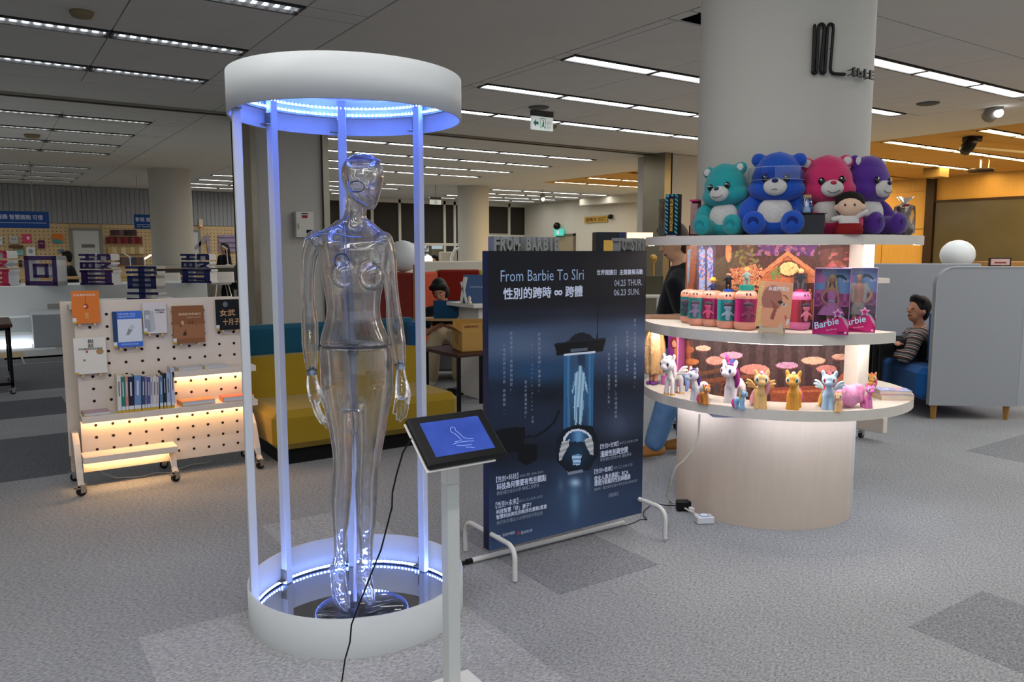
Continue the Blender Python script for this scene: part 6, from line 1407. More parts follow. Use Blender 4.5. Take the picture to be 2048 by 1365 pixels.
b = MB(); b.box(U0s + .08, U1s - .08, .14, .85, 0, .12); b.build('plinth', M('plinth_black', '#0d0d0e', .8), so)
# ================================================================ people
skin = M('skin', '#c79a7a', .55, nz=.06); skin2 = M('skin_warm', '#b98468', .55, nz=.06)
hairb = M('hair_black', '#100d0c', .5, nz=.2, ns=60, bump=.4, bs=120); hairbr = M('hair_brown', '#3a2a20', .5, nz=.2, ns=60, bump=.4, bs=120)
def hand(b, w, d, up, s=1.):
    'palm, four fingers and a thumb from the wrist w along d'
    d = Vector(d).normalized(); sd = d.cross(Vector(up)).normalized(); n = sd.cross(d)
    b.limb([w, w + d * .045 * s, w + d * .085 * s], [.024 * s, .03 * s, .028 * s], 10)
    for k, l in enumerate((.062, .075, .07, .052)):
        o = w + d * .088 * s + sd * (k - 1.5) * .018 * s; b.limb([o, o + d * l * .5 * s - n * .006 * s, o + d * l * .85 * s - n * .025 * s], [.0088 * s, .008 * s, .007 * s], 8)
    o = w + d * .035 * s - sd * .026 * s; b.limb([o, o + (d * .7 - sd * .7) * .03 * s, o + (d * .95 - sd * .4) * .06 * s - n * .01], [.011 * s, .010 * s, .008 * s], 8)
def person(label, J, shirt, trousers, hair='short', hairm=hairb, skm=skin, group=None, sleeve=.5, shoes='#2a2a2a', hr=.098, legs=True, vox=.013, closed=False):
    'J: joints in world space; f = facing direction'
    base = Vector((J['hip'].x, J['hip'].y, 0)); t = thing('person', label, 'person', base, 0, group)
    q = {k: (v - base if k != 'f' else v.normalized()) for k, v in J.items()}
    f = q['f']; up = (q['head'] - q['neck']).normalized(); sd = f.cross(up).normalized()
    b = MB(); h = q['head']
    b.limb([q['hip'], (q['hip'] + q['neck']) / 2, q['neck'] - up * .07], [.12, .125, .1], 14); b.limb([q['neck'] - up * .06, q['neck'], h - up * .05], [.055, .05, .055], 12)
    fr = FR(h, sd, f); b.T = Matrix.Translation(h) @ fr.to_3x3().to_4x4()
    b.ell((0, 0, .02), (hr * .78, hr * .98, hr * 1.15), 18, 14); b.ell((0, hr * .38, -.05), (hr * .52, hr * .55, hr * .68), 14, 10); b.limb([(0, hr * .95, .02), (0, hr * 1.16, -.022)], [.011, .015], 8)
    for sx in (-1, 1): b.ell((sx * hr * .8, -.005, -.01), (.012, .02, .032), 10, 8)
    b.T = Matrix.Identity(4)
    for s_ in 'LR':
        b.limb([q['sh' + s_], q['el' + s_], q['wr' + s_]], [.048, .04, .027], 12)
        hd = q['wr' + s_] - q['el' + s_]; hand(b, q['wr' + s_], hd, Vector((0, 0, 1)) if abs(hd.normalized().z) < .8 else f)
        if legs: b.limb([q['hip'] + sd * (.09 if s_ == 'R' else -.09), q['kn' + s_], q['an' + s_]], [.085, .06, .042], 12)
    blob(b, 'body', skm, t, vox, 3)
    b = MB(); b.limb([q['hip'] + (q['neck'] - q['hip']) * .02, q['hip'] * .55 + q['neck'] * .45, q['neck'] - up * .10], [.148, .155, .125], 16); b.limb([q['shL'], q['neck'] - up * .075, q['shR']], [.068, .075, .068], 14)
    for s_ in 'LR':
        if sleeve > .9: b.limb([q['sh' + s_], q['el' + s_], q['el' + s_] * .1 + q['wr' + s_] * .9], [.07, .058, .042], 12)
        else: b.limb([q['sh' + s_], q['sh' + s_] * (1 - sleeve) + q['el' + s_] * sleeve], [.07, .064], 12)
    blob(b, 'shirt', shirt, t, vox, 3)
    if legs:
        b = MB()
        for s_ in 'LR': b.limb([q['hip'] + sd * (.085 if s_ == 'R' else -.085), q['kn' + s_], q['kn' + s_] * .12 + q['an' + s_] * .88], [.115, .088, .075], 14)
        b.limb([q['hip'] + sd * .07, q['hip'] - sd * .07], [.12, .12], 14); blob(b, 'trousers', trousers, t, vox, 3)
        for s_ in 'LR':
            b = MB(); a = q['an' + s_]; g = Vector((f.x, f.y, 0)).normalized(); b.limb([a - g * .05 + Vector((0, 0, -.02)), a + g * .06 + Vector((0, 0, -.03)), a + g * .15 + Vector((0, 0, -.04))], [.045, .045, .036], 12); s2 = blob(b, 'shoe', paint(shoes, .7), t, .012, 2)
    TF = Matrix.Translation(h) @ fr.to_3x3().to_4x4()
    b = MB(); b.T = TF
    b.ell((0, -.018, .045), (hr * .92, hr * 1.06, hr * 1.1), 18, 14)
    if hair == 'long': b.limb([(0, -.05, .05), (0, -.075, -.1), (0, -.085, -.26)], [.09, .1, .085], 12)
    elif hair == 'bob': b.ell((0, -.03, -.02), (hr * 1.02, hr * .95, hr * 1.05), 16, 12); b.limb([(-hr * .7, .035, .075), (0, hr * .62, .095), (hr * .7, .035, .075)], [.035, .036, .035], 10)
    else: b.ell((0, -.05, -.02), (hr * .8, hr * .62, hr * .8), 14, 10); b.limb([(-hr * .6, .03, .1), (0, .06, .115), (hr * .6, .03, .1)], [.035, .04, .035], 10)
    blob(b, 'hair', hairm, t, .012, 2)
    for sx in (-1, 1):
        if closed:
            b = MB(); b.T = TF; b.tube([(sx * .02, hr * .94, .008), (sx * .034, hr * .95, .004), (sx * .048, hr * .86, .008)], .0035, 6); b.build('eyelid', hairb, t); continue
        b = MB(); b.T = TF; b.ell((sx * .033, hr * .86, .01), (.012, .012, .0065), 10, 6); b.build('eye', M('eye_white'), t)
        b = MB(); b.T = TF; b.ell((sx * .033, hr * .92, .01), (.0065, .008, .0062), 8, 6); b.build('iris', eye_m, t)
        b = MB(); b.T = TF; b.tube([(sx * .018, hr * .95, .032), (sx * .035, hr * .93, .037), (sx * .052, hr * .84, .03)], .004, 6); b.build('eyebrow', hairb, t)
    b = MB(); b.T = TF; b.tube([(-.024, hr * .84, -.062), (0, hr * .92, -.06), (.024, hr * .84, -.062)], .0055, 6); b.build('mouth', M('lips', '#7f4238', .5), t)
    return t
CR = Vector((_c, -_s, 0)); CF = Vector((_s, _c, 0)); UPV = Vector((0, 0, 1))
blacktee = fabric('#15171b'); denim = M('denim', '#5f83ad', .9, spec=.1, nz=.35, ns=14, bump=.3, bs=200)
# someone browsing behind the round shelf
Y0 = 5.65; g_ = lambda px, py, dy=0.: PD(px, py, Y0 + dy)
J = dict(head=g_(1348, 487), neck=g_(1360, 528), shL=g_(1350, 572, -.16), shR=g_(1374, 566, .18), elL=g_(1368, 632, -.2), elR=g_(1390, 640, .2), wrL=g_(1302, 636, -.28), wrR=g_(1330, 660, .15), hip=g_(1352, 705), knL=g_(1335, 805, -.08), knR=g_(1372, 800, .12), anL=g_(1306, 885, -.08), anR=g_(1372, 872, .15), f=(-CR * .93 - CF * .1 - UPV * .28))
J['anL'].z = .09; J['anR'].z = .09
person('person in a black t-shirt and rolled blue jeans leaning over the shelf from behind', J, blacktee, denim, 'short', hairbr, skin, None, .75, '#a8743a')
# person with a laptop in the orange booth
Y0 = 8.7
J = dict(head=g_(880, 583), neck=g_(889, 610, .1), shL=g_(858, 625, .05), shR=g_(918, 622, .1), elL=g_(848, 665, -.1), elR=g_(925, 660, -.1), wrL=g_(872, 655, -.22), wrR=g_(905, 655, -.25), hip=g_(893, 690, .25), knL=g_(872, 700, -.25), knR=g_(915, 695, -.25), anL=g_(862, 755, -.2), anR=g_(918, 745, -.2), f=(-CF * .8 - CR * .1 - UPV * .45))
J['hip'].z = .56; J['knL'].z = .55; J['knR'].z = .55; J['anL'].z = .09; J['anR'].z = .09
person('dark haired person in a black shirt bent over a blue laptop in the booth', J, fabric('#14181e'), fabric('#b9a888'), 'bob', hairb, skin2, None, .6, '#b8b4ae')
# man resting in the grey booth
BO = Vector((6.996, 3.63, 0)); bx = Vector((.789, -.614, 0)); by = Vector((.614, .789, 0))
def bp(x, y, z): return BO + bx * x + by * y + UPV * z
stripe = bpy.data.materials.new('striped_shirt'); stripe.use_nodes = True; nt = stripe.node_tree; bs_ = nt.nodes['Principled BSDF']; bs_.inputs['Roughness'].default_value = .9
tc = nt.nodes.new('ShaderNodeTexCoord'); sx_ = nt.nodes.new('ShaderNodeSeparateXYZ'); ad = nt.nodes.new('ShaderNodeMath'); ad.operation = 'MULTIPLY_ADD'; ad.inputs[1].default_value = .5
ml = nt.nodes.new('ShaderNodeMath'); ml.operation = 'MULTIPLY'; ml.inputs[1].default_value = 17; fr_ = nt.nodes.new('ShaderNodeMath'); fr_.operation = 'FRACT'; rp = nt.nodes.new('ShaderNodeValToRGB'); rp.color_ramp.interpolation = 'CONSTANT'
els = [(0, '#3c3b40'), (.38, '#a0552e'), (.5, '#c9c4bb'), (.62, '#2a2a2e'), (.78, '#8f8b86')]
while len(rp.color_ramp.elements) < len(els): rp.color_ramp.elements.new(.5)
for e, (p_, c_) in zip(rp.color_ramp.elements, els): e.position = p_; e.color = (*lin(c_), 1)
for a, b_ in ((tc.outputs['Object'], sx_.inputs[0]), (sx_.outputs['X'], ad.inputs[0]), (sx_.outputs['Z'], ad.inputs[2]), (ad.outputs[0], ml.inputs[0]), (ml.outputs[0], fr_.inputs[0]), (fr_.outputs[0], rp.inputs[0]), (rp.outputs[0], bs_.inputs[0])): nt.links.new(a, b_)
Y0 = 7.55
J = dict(head=g_(1836, 622), neck=g_(1838, 655), shL=g_(1832, 676, -.18), shR=g_(1822, 668, .2), elL=g_(1812, 716, -.22), elR=g_(1795, 700, .22), wrL=g_(1782, 694, -.1), wrR=g_(1795, 690, -.1), hip=g_(1838, 738, .02), knL=g_(1752, 735, -.1), knR=g_(1752, 728, .14), anL=g_(1748, 815, -.1), anR=g_(1748, 805, .14), f=(-CR * .93 - CF * .22 + UPV * .2))
J['hip'].z = .56; J['knL'].z = .55; J['knR'].z = .55; J['anL'].z = .09; J['anR'].z = .09
person('person in a grey and rust striped shirt leaning back asleep in the grey booth', J, stripe, fabric('#0e0e10'), 'short', hairb, skin2, None, 1., '#151515', closed=True)
# small figures at the far left counters
Y0 = 14.5
def far(label, hx, hy, sc, Y, shirt, hair, f, hm=hairb, sk=skin):
    o = PD(hx, hy, Y); up = UPV; f = Vector(f).normalized(); sd = f.cross(up).normalized()
    J = dict(head=o, neck=o - up * .17 - f * .02, f=f, hip=o - up * .68 - f * .08)
    for s_, k in (('L', -1), ('R', 1)): J['sh' + s_] = o - up * .25 + sd * .17 * k; J['el' + s_] = o - up * .5 + sd * .22 * k + f * .05; J['wr' + s_] = o - up * .5 + sd * .12 * k + f * .27; J['kn' + s_] = J['hip'] + f * .42 + sd * .1 * k; J['an' + s_] = J['hip'] + f * .42 + sd * .1 * k; J['an' + s_].z = .09
    return person(label, J, shirt, fabric('#23252c'), hair, hm, sk, None, 1., '#222222', .1, True, .02)
far('person in a dark sweater sitting behind the big purple square character', 133, 516, 1, 17., fabric('#1e2026'), 'short', -CR * .9 - CF * .3)
far('person with long black hair at the far counter, left of the capsule post', 448, 496, 1, 21., fabric('#16161a'), 'long', -CR * .5 - CF * .8, hairb, skin2)
far('person with dark hair in grey, right of the capsule post at the far counter', 482, 512, 1, 17.6, fabric('#4a4a52'), 'long', -CR * .9 + CF * .2)
far('person whose head shows beside the small glowing lamp beyond the booths', 872, 523, 1, 17., fabric('#2a2a30'), 'short', -CR * .6 - CF * .7)

# ================================================================ grey booth on the right
felt = fabric('#96999d'); bluef = fabric('#1f5a9a'); legw = wood('oak_leg', '#b98a4a', '#9a6e36', 5., 2)
bt = thing('booth_sofa', 'high grey felt booth sofa with a blue seat and tapered oak legs', 'booth', BO, math.atan2(-.614, .789))
rc = [(-.03, .13)] + [(.72, .13), (.72, 1.365)] + [(-.03 + .16 - .16 * math.sin(a), 1.365 - .16 + .16 * math.cos(a)) for a in [PI / 2 * k / 8 for k in range(9)]]
def upright(poly, T, th):
    b = MB(); b.T = T @ Matrix(((1, 0, 0, 0), (0, 0, -1, 0), (0, 1, 0, 0), (0, 0, 0, 1))); b.prism(poly, -th, 0); return b
upright(rc, Matrix.Identity(4), .07).build('end_panel', felt, bt)
b = MB(); b.tube([(x, -.0005, z) for x, z in rc[2:]] + [(-.03, -.0005, .13)], .006, 6); b.build('piping', M('piping_pale', '#a2a6a8', .8), bt)
rot = Matrix.Translation((.72, 0, 0)) @ Matrix.Rotation(R(28), 4, 'Z')
upright([(0.004, .13), (.5, .13), (.5, 1.365), (0.004, 1.365)], rot, .07).build('rear_panel', felt, bt)
b = MB(); b.box(-.55, 1.1, 1.5, 1.57, .13, 1.375, .01); b.build('back_panel', felt, bt)
b = MB(); b.at((-.55, 1.5, 0), R(-62)).box(-.75, 0, 0, .07, .13, 1.38, .01); b.build('far_panel', felt, bt)
b = MB(); b.box(-.10, .62, .08, 1.48, .16, .45, .05); b.build('seat', bluef, bt)
b = MB(); b.box(.12, .38, .08, .50, .42, .98, .06); b.build('seat_back', bluef, bt)
for x, y in ((.03, .05), (.66, .05), (.03, 1.4), (.66, 1.4)):
    b = MB(); b.at((x, y, 0)).tube([(0, 0, 0), (0, 0, .14)], [.022, .034], 4, True, False); b.build('leg', legw, bt)
# table in the booth
tw = M('table_edge', '#a89070', .5)
t = thing('side_table', 'thin topped table with black legs in front of the resting person', 'table', (*bp(-.62, .55, 0)[:2], 0), math.atan2(-.614, .789))
b = MB(); b.box(-.3, .3, -.3, .3, .66, .685, .004); b.build('tabletop', tw, t)
for x, y in ((-.26, -.26), (.26, -.26), (.2, -.26), (.26, .26)):
    b = MB(); b.box(x - .014, x + .014, y - .014, y + .014, 0, .66); b.build('leg', black_metal, t)
t = thing('stool', 'round pale topped stool behind the table in the grey booth', 'stool', (*PD(1742, 760, 8.0)[:2], 0)); b = MB(); b.lathe([(0, .44), (.17, .44), (.175, .455), (.17, .47), (0, .47)], n=24); b.build('seat', white_lam, t)
for k in range(4): b = MB(); b.cyl((.13 * math.cos(k * PI / 2), .13 * math.sin(k * PI / 2), 0), (.1 * math.cos(k * PI / 2), .1 * math.sin(k * PI / 2), .44), .012, None, 8); b.build('leg', black_metal, t)
# globes, frame
globe_m = M('globe_white', '#dfe3e2', .35, nz=.02)
def globe(label, px, py, Y, d, col=globe_m, zstand=None, sq=.92):
    p = PD(px, py, Y); t = thing('globe_lamp', label, 'lamp', (p.x, p.y, 0)); r_ = d / 2
    b = MB(); b.ell((0, 0, p.z), (r_, r_, r_ * sq), 28, 18); b.build('globe', col, t)
    b = MB(); b.cyl((0, 0, zstand or 0), (0, 0, p.z - r_ * sq + .01), .03, None, 10); b.lathe([(0, (zstand or 0)), (.1, zstand or 0), (.1, (zstand or 0) + .015), (0, (zstand or 0) + .015)], n=18); b.build('stand', steel_br, t)
globe('white globe lamp rising behind the grey booth on the right', 1915, 510, 8.9, .36)
globe('big white globe lamp behind the capsule above the red booth panel', 806, 513, 9.0, .36, sq=1.)
globe('small glowing globe lamp beyond the booths', 856, 520, 15., .17, M('globe_lit', '#ffffff', .5, es=7, ecol='#ffe6c0', nz=0), sq=1.)
p = PV(2000, 525, 4.9); t = thing('picture_frame', 'small dark framed certificate standing above the grey booth', 'frame', PD(2000, 533, 9.2), R(-34))
b = MB(); b.box(-.13, .13, 0, .02, 0, .1, .003); b.build('frame', wd_dk, t); b = MB(); b.box(-.11, .11, -.002, 0, .015, .085); b.build('certificate', paint('#c9a8a2', .6), t)
b = MB(); b.box(-.07, .07, -.003, -.002, .035, .05); b.build('print', paint('#7a2a2a', .6), t)
b = MB(); b.box(-.22, .6, -.1, .5, 0, 1.38, .004); o = b.build('bookcase', M('shelf_wood', '#a8783f', .6)); q = PD(2020, 640, 9.3); o.location = (q.x, q.y, 0); o.rotation_euler = (0, 0, R(-34)); tag(o, 'low wooden cabinet behind the grey booth carrying the framed certificate', 'cabinet')
t = thing('lounge_seat', 'orange lounge seat at the right edge behind the grey booth', 'chair', (*PD(2060, 790, 8.2)[:2], 0), R(-34)); b = MB(); b.box(-.1, .7, -.1, .5, .12, .45, .04); b.build('seat', fabric('#c2522a'), t); b = MB(); b.box(-.1, .7, .4, .52, .4, .85, .04); b.build('backrest', fabric('#c2522a'), t)
for x in (-.05, .65):
    b = MB(); b.cyl((x, .0, 0), (x, 0, .13), .02, None, 8); b.build('leg', legw, t)

# ================================================================ middle distance
# alarm box
q0 = PV(588, 475, 11.36); q1 = PV(622, 425, 11.36); t = thing('alarm_box', 'white fire alarm box with a red lamp on the square pillar', 'alarm box', ((q0.x + q1.x) / 2, 11.355, q0.z)); w_ = (q1.x - q0.x) / 2; h_ = q1.z - q0.z
b = MB(); b.box(-w_, w_, -.1, 0, 0, h_, .006); b.build('case', M('alarm_white', '#d6d4cc', .4), t)
b = MB(); b.box(-.04, .04, -.105, -.1, h_ - .09, h_ - .05); b.build('red_lamp', paint('#8a1f1a', .4), t)
b = MB(); b.box(.02, w_ - .02, -.104, -.1, .06, .11); b.box(-.05, .05, -.103, -.1, h_ - .035, h_ - .02); b.build('display', M('plinth_black'), t); b = MB(); b.box(-w_ + .03, -w_ + .045, -.11, -.1, .12, .2); b.build('handle', steel_br, t)
# exit signs
def exit_sign(label, x, v, w, h, zt, panel, mark, arrow, txt):
    t = thing('exit_sign', label, 'sign', (x, v, zt)); b = MB(); b.box(-w / 2, w / 2, -.03, .03, -h * .3, 0, .003); b.build('bracket', M('sign_bracket', '#4a4844', .5), t)
    b = MB(); b.box(-w / 2, w / 2, -.02, .02, -h, -h * .3, .002); pl = b.build('panel', panel, t)
    b = MB(); z = -h * .66
    if arrow: b.poly([(-w * .44, -.021, z), (-w * .32, -.021, z + h * .2), (-w * .32, -.021, z + h * .07), (-w * .2, -.021, z + h * .07), (-w * .2, -.021, z - h * .07), (-w * .32, -.021, z - h * .07), (-w * .32, -.021, z - h * .2)])
    x0 = -w * .12 if arrow else -w * .15
    b.add([(x0 + a * w, -.021, z + c * h) for a, c in ((0, -.27), (.02, -.27), (.02, .27), (0, .27), (.27, .27), (.27, -.27), (.25, -.27), (.25, .24), (.02, .24))], [(0, 1, 2, 3), (2, 4, 7, 8), (4, 5, 6, 7)])
    n = 10; b.add([(x0 + .15 * w + .02 * w * math.cos(2 * PI * k / n), -.021, z + h * .16 + h * .05 * math.sin(2 * PI * k / n)) for k in range(n)], [tuple(range(n))])
    b.add([(x0 + a * w, -.021, z + c * h) for a, c in ((.12, .1), (.19, .08), (.17, -.05), (.22, -.22), (.19, -.24), (.14, -.1), (.08, -.22), (.06, -.18), (.11, -.03))], [(0, 1, 2, 5, 8), (2, 3, 4, 5), (5, 6, 7, 8)]); b.build('pictogram', mark, pl)
    if txt: text('lettering', '出口', FR((w * .2, -.0215, z - h * .05), (1, 0, 0), (0, 0, 1)), mark, pl, w=w * .2, h=h * .2); text('lettering', 'EXIT', FR((w * .2, -.0215, z - h * .25), (1, 0, 0), (0, 0, 1)), mark, pl, w=w * .2, h=h * .13)
exg = M('exit_green', '#2f9a72', .5); exw = M('exit_white', '#dfe4e0', .5, es=.35, ecol='#dfe8e4', nz=0)
exit_sign('hanging white exit sign with a green arrow and running figure', 6.57, 9.0, .36, .26, ZC, exw, exg, True, True)
p = PV(871, 401, 20.5); exit_sign('small far hanging exit sign near the windows', p.x, 20.5, .36, .2, p.z + .08, exw, M('exit_blue', '#4a8ac0', .5), False, False); b = MB(); b.cyl((p.x, 20.5, p.z + .06), (p.x, 20.5, ZC), .012, None, 8); tag(b.build('sign_rod', steel_br), 'thin rod holding the small far exit sign', 'rod')
p = PU(1118, 465, 18.55); t = thing('exit_sign', 'small glowing green exit sign over the far tan door', 'sign', (18.55, p.y, p.z), R(-90)); b = MB(); b.box(-.25, .25, -.05, .05, -.13, .13, .01); b.build('panel', M('exit_glow', '#3aa89a', .5, es=.8, ecol='#4fc8b4', nz=0), t); b = MB(); b.box(-.07, .07, -.06, -.05, -.08, .08); b.build('pictogram', M('exit_white'), t); b = MB(); b.ell((0, -.1, .24), (.14, .14, .14), 14, 10); b.build('camera_dome', black_pl, t)
p = PU(1190, 439, 18.6); t = thing('wall_sign', 'yellow wooden direction sign with dark lettering on the far white wall', 'sign', (18.62, p.y, p.z), R(-90)); b = MB(); b.box(-.65, .65, 0, .03, -.11, .11, .005); b.build('board', M('sign_yellow', '#b8963f', .5), t); text('lettering', '服務台 出口', FR((-.55, -.002, -.07), (1, 0, 0), (0, 0, 1)), M('ink_dark_red', '#5a1f16', .5), t, w=1.1, h=.14, offset=.02)
p = PU(1223, 434, 18.6); b = MB(); b.ell((0, 0, 0), .09, 12, 8); b.cyl((0, 0, 0), (.1, 0, .06), .03, None, 8); o = b.build('security_camera', black_pl); o.location = (18.55, p.y, p.z); tag(o, 'small black dome camera on the far white wall', 'camera')
p = PU(1303, 454, 18.6); b = MB(); b.box(-.04, 0, -.2, .2, -.2, .2, .01); o = b.build('wall_panel_box', M('sign_yellow')); o.location = (18.66, p.y, p.z); tag(o, 'small yellow box high on the far wall, left of the person', 'box')
# orange booths
def vpanel(name, a, b_, z0, z1, th, mat, par, bev=.02):
    a = Vector((a[0], a[1], 0)); b_ = Vector((b_[0], b_[1], 0)); L = (b_ - a).length; an = math.atan2(b_.y - a.y, b_.x - a.x); b = MB(); b.at((a.x, a.y, 0), an).box(0, L, 0, th, z0, z1, bev); return b.build(name, mat, par)
orange = fabric('#b5431d'); redp = fabric('#8f2417'); dred = fabric('#7a1f16')
t = thing('booth_sofa', 'orange and red felt booth sofa around the person with the laptop', 'booth', (0, 0, 0))
c0 = PD(877, 600, 9.6); zt = PD(877, 540, 9.6).z
vpanel('left_panel', PD(826, 600, 8.9), c0, .1, zt - .02, .08, orange, t); vpanel('back_panel', c0, PD(960, 600, 9.7), .1, zt, .08, dred, t)
b = MB(); q = PD(893, 690, 9.3); b.at((q.x, q.y, 0), R(-34)).box(-.5, .7, -.35, .3, .12, .43, .04); b.build('seat', fabric('#6d6f70'), t)
t = thing('booth_sofa', 'red felt booth panel with pale wooden edges under the big globe lamp', 'booth', (0, 0, 0))
vpanel('panel', PD(740, 600, 9.4), PD(826, 600, 8.6), .1, 1.27, .07, redp, t); vpanel('wood_edge', PD(826, 600, 8.58), PD(831, 600, 8.55), .1, 1.36, .05, wood('booth_wood', '#b98a5a', '#a0713f', 4., 2), t, .004)
b = MB(); q = PD(790, 650, 9.0); b.at((q.x, q.y, 0), R(-34)).box(-.3, .25, -.2, .2, .12, .45, .04); b.build('seat', felt, t)
t = thing('screen_partition', 'low white partition with a yellow green cushion top beyond the orange booth', 'partition', (0, 0, 0)); vpanel('panel', PD(835, 600, 14.), PD(975, 600, 14.6), 0, 1.33, .1, wall_m, t); vpanel('cushion', PD(880, 540, 11.2), PD(965, 540, 11.4), 1.0, 1.24, .3, fabric('#8f8426'), t)
vpanel('bench_back', PD(880, 600, 15.3), PD(915, 600, 15.4), 0, 1.5, .1, M('bench_grey', '#a8a49a', .7), t)
b = MB(); b.tube([PD(903, 530, 15), PD(903, 515, 15), PD(910, 500, 15), PD(918, 497, 15)], .03, 8); tag(b.build('handrail', white), 'white handrail in front of the far tan pillar', 'rail')
# small table and laptop in the orange booth
t = thing('side_table', 'oval wooden tablet table holding the blue laptop', 'table', (*PD(892, 640, 8.3)[:2], 0)); zt = PD(892, 636, 8.3).z
b = MB(); b.at((0, 0, 0), R(-34)).prism([(.27 * math.cos(a), .16 * math.sin(a)) for a in [2 * PI * k / 28 for k in range(28)]], zt - .022, zt); b.build('tabletop', wood('ply_top', '#c9a878', '#b3905f', 4., 0), t); b = MB(); b.at((0, 0, 0), R(-34)).box(.14, .17, .0, .03, 0, zt - .02); b.box(.0, .3, -.15, .15, 0, .02); b.build('leg', black_metal, t)
t2 = thing('laptop', 'open blue laptop seen from behind on the small wooden table', 'laptop', (*PD(892, 634, 8.3)[:2], zt), R(-34 + 4)); lm = M('laptop_blue', '#1d4f74', .4)
b = MB(); b.box(-.125, .125, -.06, .12, 0, .012, .003); b.build('base', lm, t2); b = MB(); b.at((0, -.06, .012), 0, R(8)).box(-.13, .13, -.006, 0, 0, .18, .003); b.build('lid', lm, t2)
# table with a cardboard box
t = thing('side_table', 'dark brown square table with thin black legs behind the yellow sofa', 'table', (3.74, 6.24, 0)); b = MB(); b.box(-.34, .34, -.34, .34, .575, .605, .006); b.build('tabletop', wood('dark_top', '#46261a', '#331a12', 5., 0), t)
for x, y in ((-.3, -.3), (.3, -.3), (-.3, .3), (.3, .3)): b = MB(); b.box(x - .014, x + .014, y - .014, y + .014, 0, .575); b.build('leg', black_metal, t)
card = M('cardboard', '#b58c4a', .85, nz=.1); t = thing('cardboard_box', 'open brown cardboard box marked 63 on the dark table', 'box', (3.76, 6.14, .606), R(-14)); t.scale = (1.17, 1.17, 1.17)
b = MB()
for x0, x1, y0, y1 in ((-.17, -.166, -.13, .13), (.166, .17, -.13, .13), (-.17, .17, -.13, -.126), (-.17, .17, .126, .13)): b.box(x0, x1, y0, y1, 0, .15)
b.box(-.17, .17, -.13, .13, 0, .004); b.build('carton', card, t)
b = MB(); b.at((0, -.128, .15), 0, R(-6)).box(-.17, .17, -.002, .002, 0, .065); b.build('flap', card, t); b = MB(); b.at((-.168, 0, .15), 0, 0, R(-55)).box(-.002, .002, -.13, .13, 0, .07); b.build('flap', card, t); b = MB(); b.at((0, .128, .15), 0, R(10)).box(-.17, .17, -.002, .002, 0, .08); b.build('flap', card, t)
b = MB(); b.box(.0, .13, -.133, -.131, .155, .205); b.build('label', M('sticker_white'), t); text('lettering', '63', FR((-.1715, .04, .05), (0, -1, 0), (0, 0, 1)), M('ink_olive', '#6d6a1f', .6), t, w=.07, h=.07); text('lettering', 'LIBRARY', FR((-.15, -.1325, .185), (1, 0, 0), (0, 0, 1)), M('ink_brown', '#7a3a1c', .6), t, w=.12, h=.018, offset=.02)
# book stand
t = thing('book_stand', 'white column stand with a tilted top, left of the poster board', 'stand', (*PD(950, 605, 8.1)[:2], 0)); zs = PD(930, 606, 8.0).z
b = MB(); b.box(-.08, .35, -.2, .2, 0, zs - .04, .005); b.build('column', white_lam, t); b = MB(); b.box(-.2, .4, -.3, .25, zs - .04, zs, .005); b.build('top', white_lam, t)
t = thing('book', 'blue hardcover book propped upright on the white stand', 'book', (*PD(951, 600, 7.95)[:2], zs + .002), R(-30)); t.scale = (1.1, 1.1, 1.1); b = MB(); b.at((0, 0, 0), 0, R(-8)).box(-.11, .13, -.012, .012, 0, .26); b.build('cover', paint('#3c587f', .5), t); text('lettering', 'TUITION A-LEVEL', Euler((R(-8), 0, 0)).to_matrix().to_4x4() @ UPX((-.05, -.0135, .14)), M('ink_pale'), t, w=.15, h=.014)
t = thing('binder', 'white binder leaning open beside the blue book on the stand', 'binder', (*PD(926, 600, 8.0)[:2], zs + .002), R(-45)); t.scale = (1.1, 1.1, 1.1); b = MB(); b.at((0, 0, 0), 0, 0, R(9)).box(-.012, .014, -.08, .08, 0, .24, .002); b.build('cover', white, t); b = MB(); b.at((.05, 0, 0), 0, 0, R(-14)).box(-.008, .01, -.08, .08, 0, .2, .002); b.build('cover', white, t)
b = MB(); b.lathe([(0, 0), (.025, 0), (.025, .02), (.012, .03), (.018, .05), (.008, .075), (0, .08)], n=12); o = b.build('figurine', M('figure_white', '#d8d0b8', .5)); q = PD(939, 604, 7.85); o.location = (q.x, q.y, zs); tag(o, 'tiny white and gold figurine in front of the blue book', 'figurine')
# desk area behind the poster, dark cartons
q = PD(1217, 520, 12.); t = thing('display_carton', 'dark blue and black display carton with a gold square, above the poster', 'box', (q.x, q.y, 0), R(-20)); zt = PD(1217, 465, 12.).z
b = MB(); b.box(-.23, .12, -.1, .1, 0, zt, .004); b.build('carton', M('carton_navy', '#12151c', .4), t); b = MB(); b.box(.12, .24, -.1, .1, 0, zt, .004); b.build('side', paint('#17264a', .4), t); b = MB(); b.box(-.12, .1, -.104, -.1, zt - .3, zt - .12); b.build('gold_square', paint('#c9a04a', .4), t)
q = PD(1280, 472, 12.5); b = MB(); b.box(-.2, .2, -.02, .02, -.05, .05); b.box(-.02, .02, -.02, .02, -q.z, -.05); o = b.build('lit_sign', M('warm_panel', '#ffe6c4', .5, es=1.2, ecol='#ffdcae', nz=0)); o.location = q; o.rotation_euler = (0, 0, R(-34)); tag(o, 'small warm lit panel behind the top shelf on its left', 'light')
t = thing('desk', 'white desk behind the poster board on the right', 'desk', (*PD(1308, 620, 9.)[:2], 0), R(-34)); zt = PD(1308, 588, 9.).z; b = MB(); b.box(-.5, .5, -.3, .3, zt - .03, zt, .003); b.build('tabletop', white_lam, t)
for x in (-.45, .0, .45): b = MB(); b.box(x - .02, x + .02, -.28, -.24, 0, zt - .03); b.build('leg', white, t)
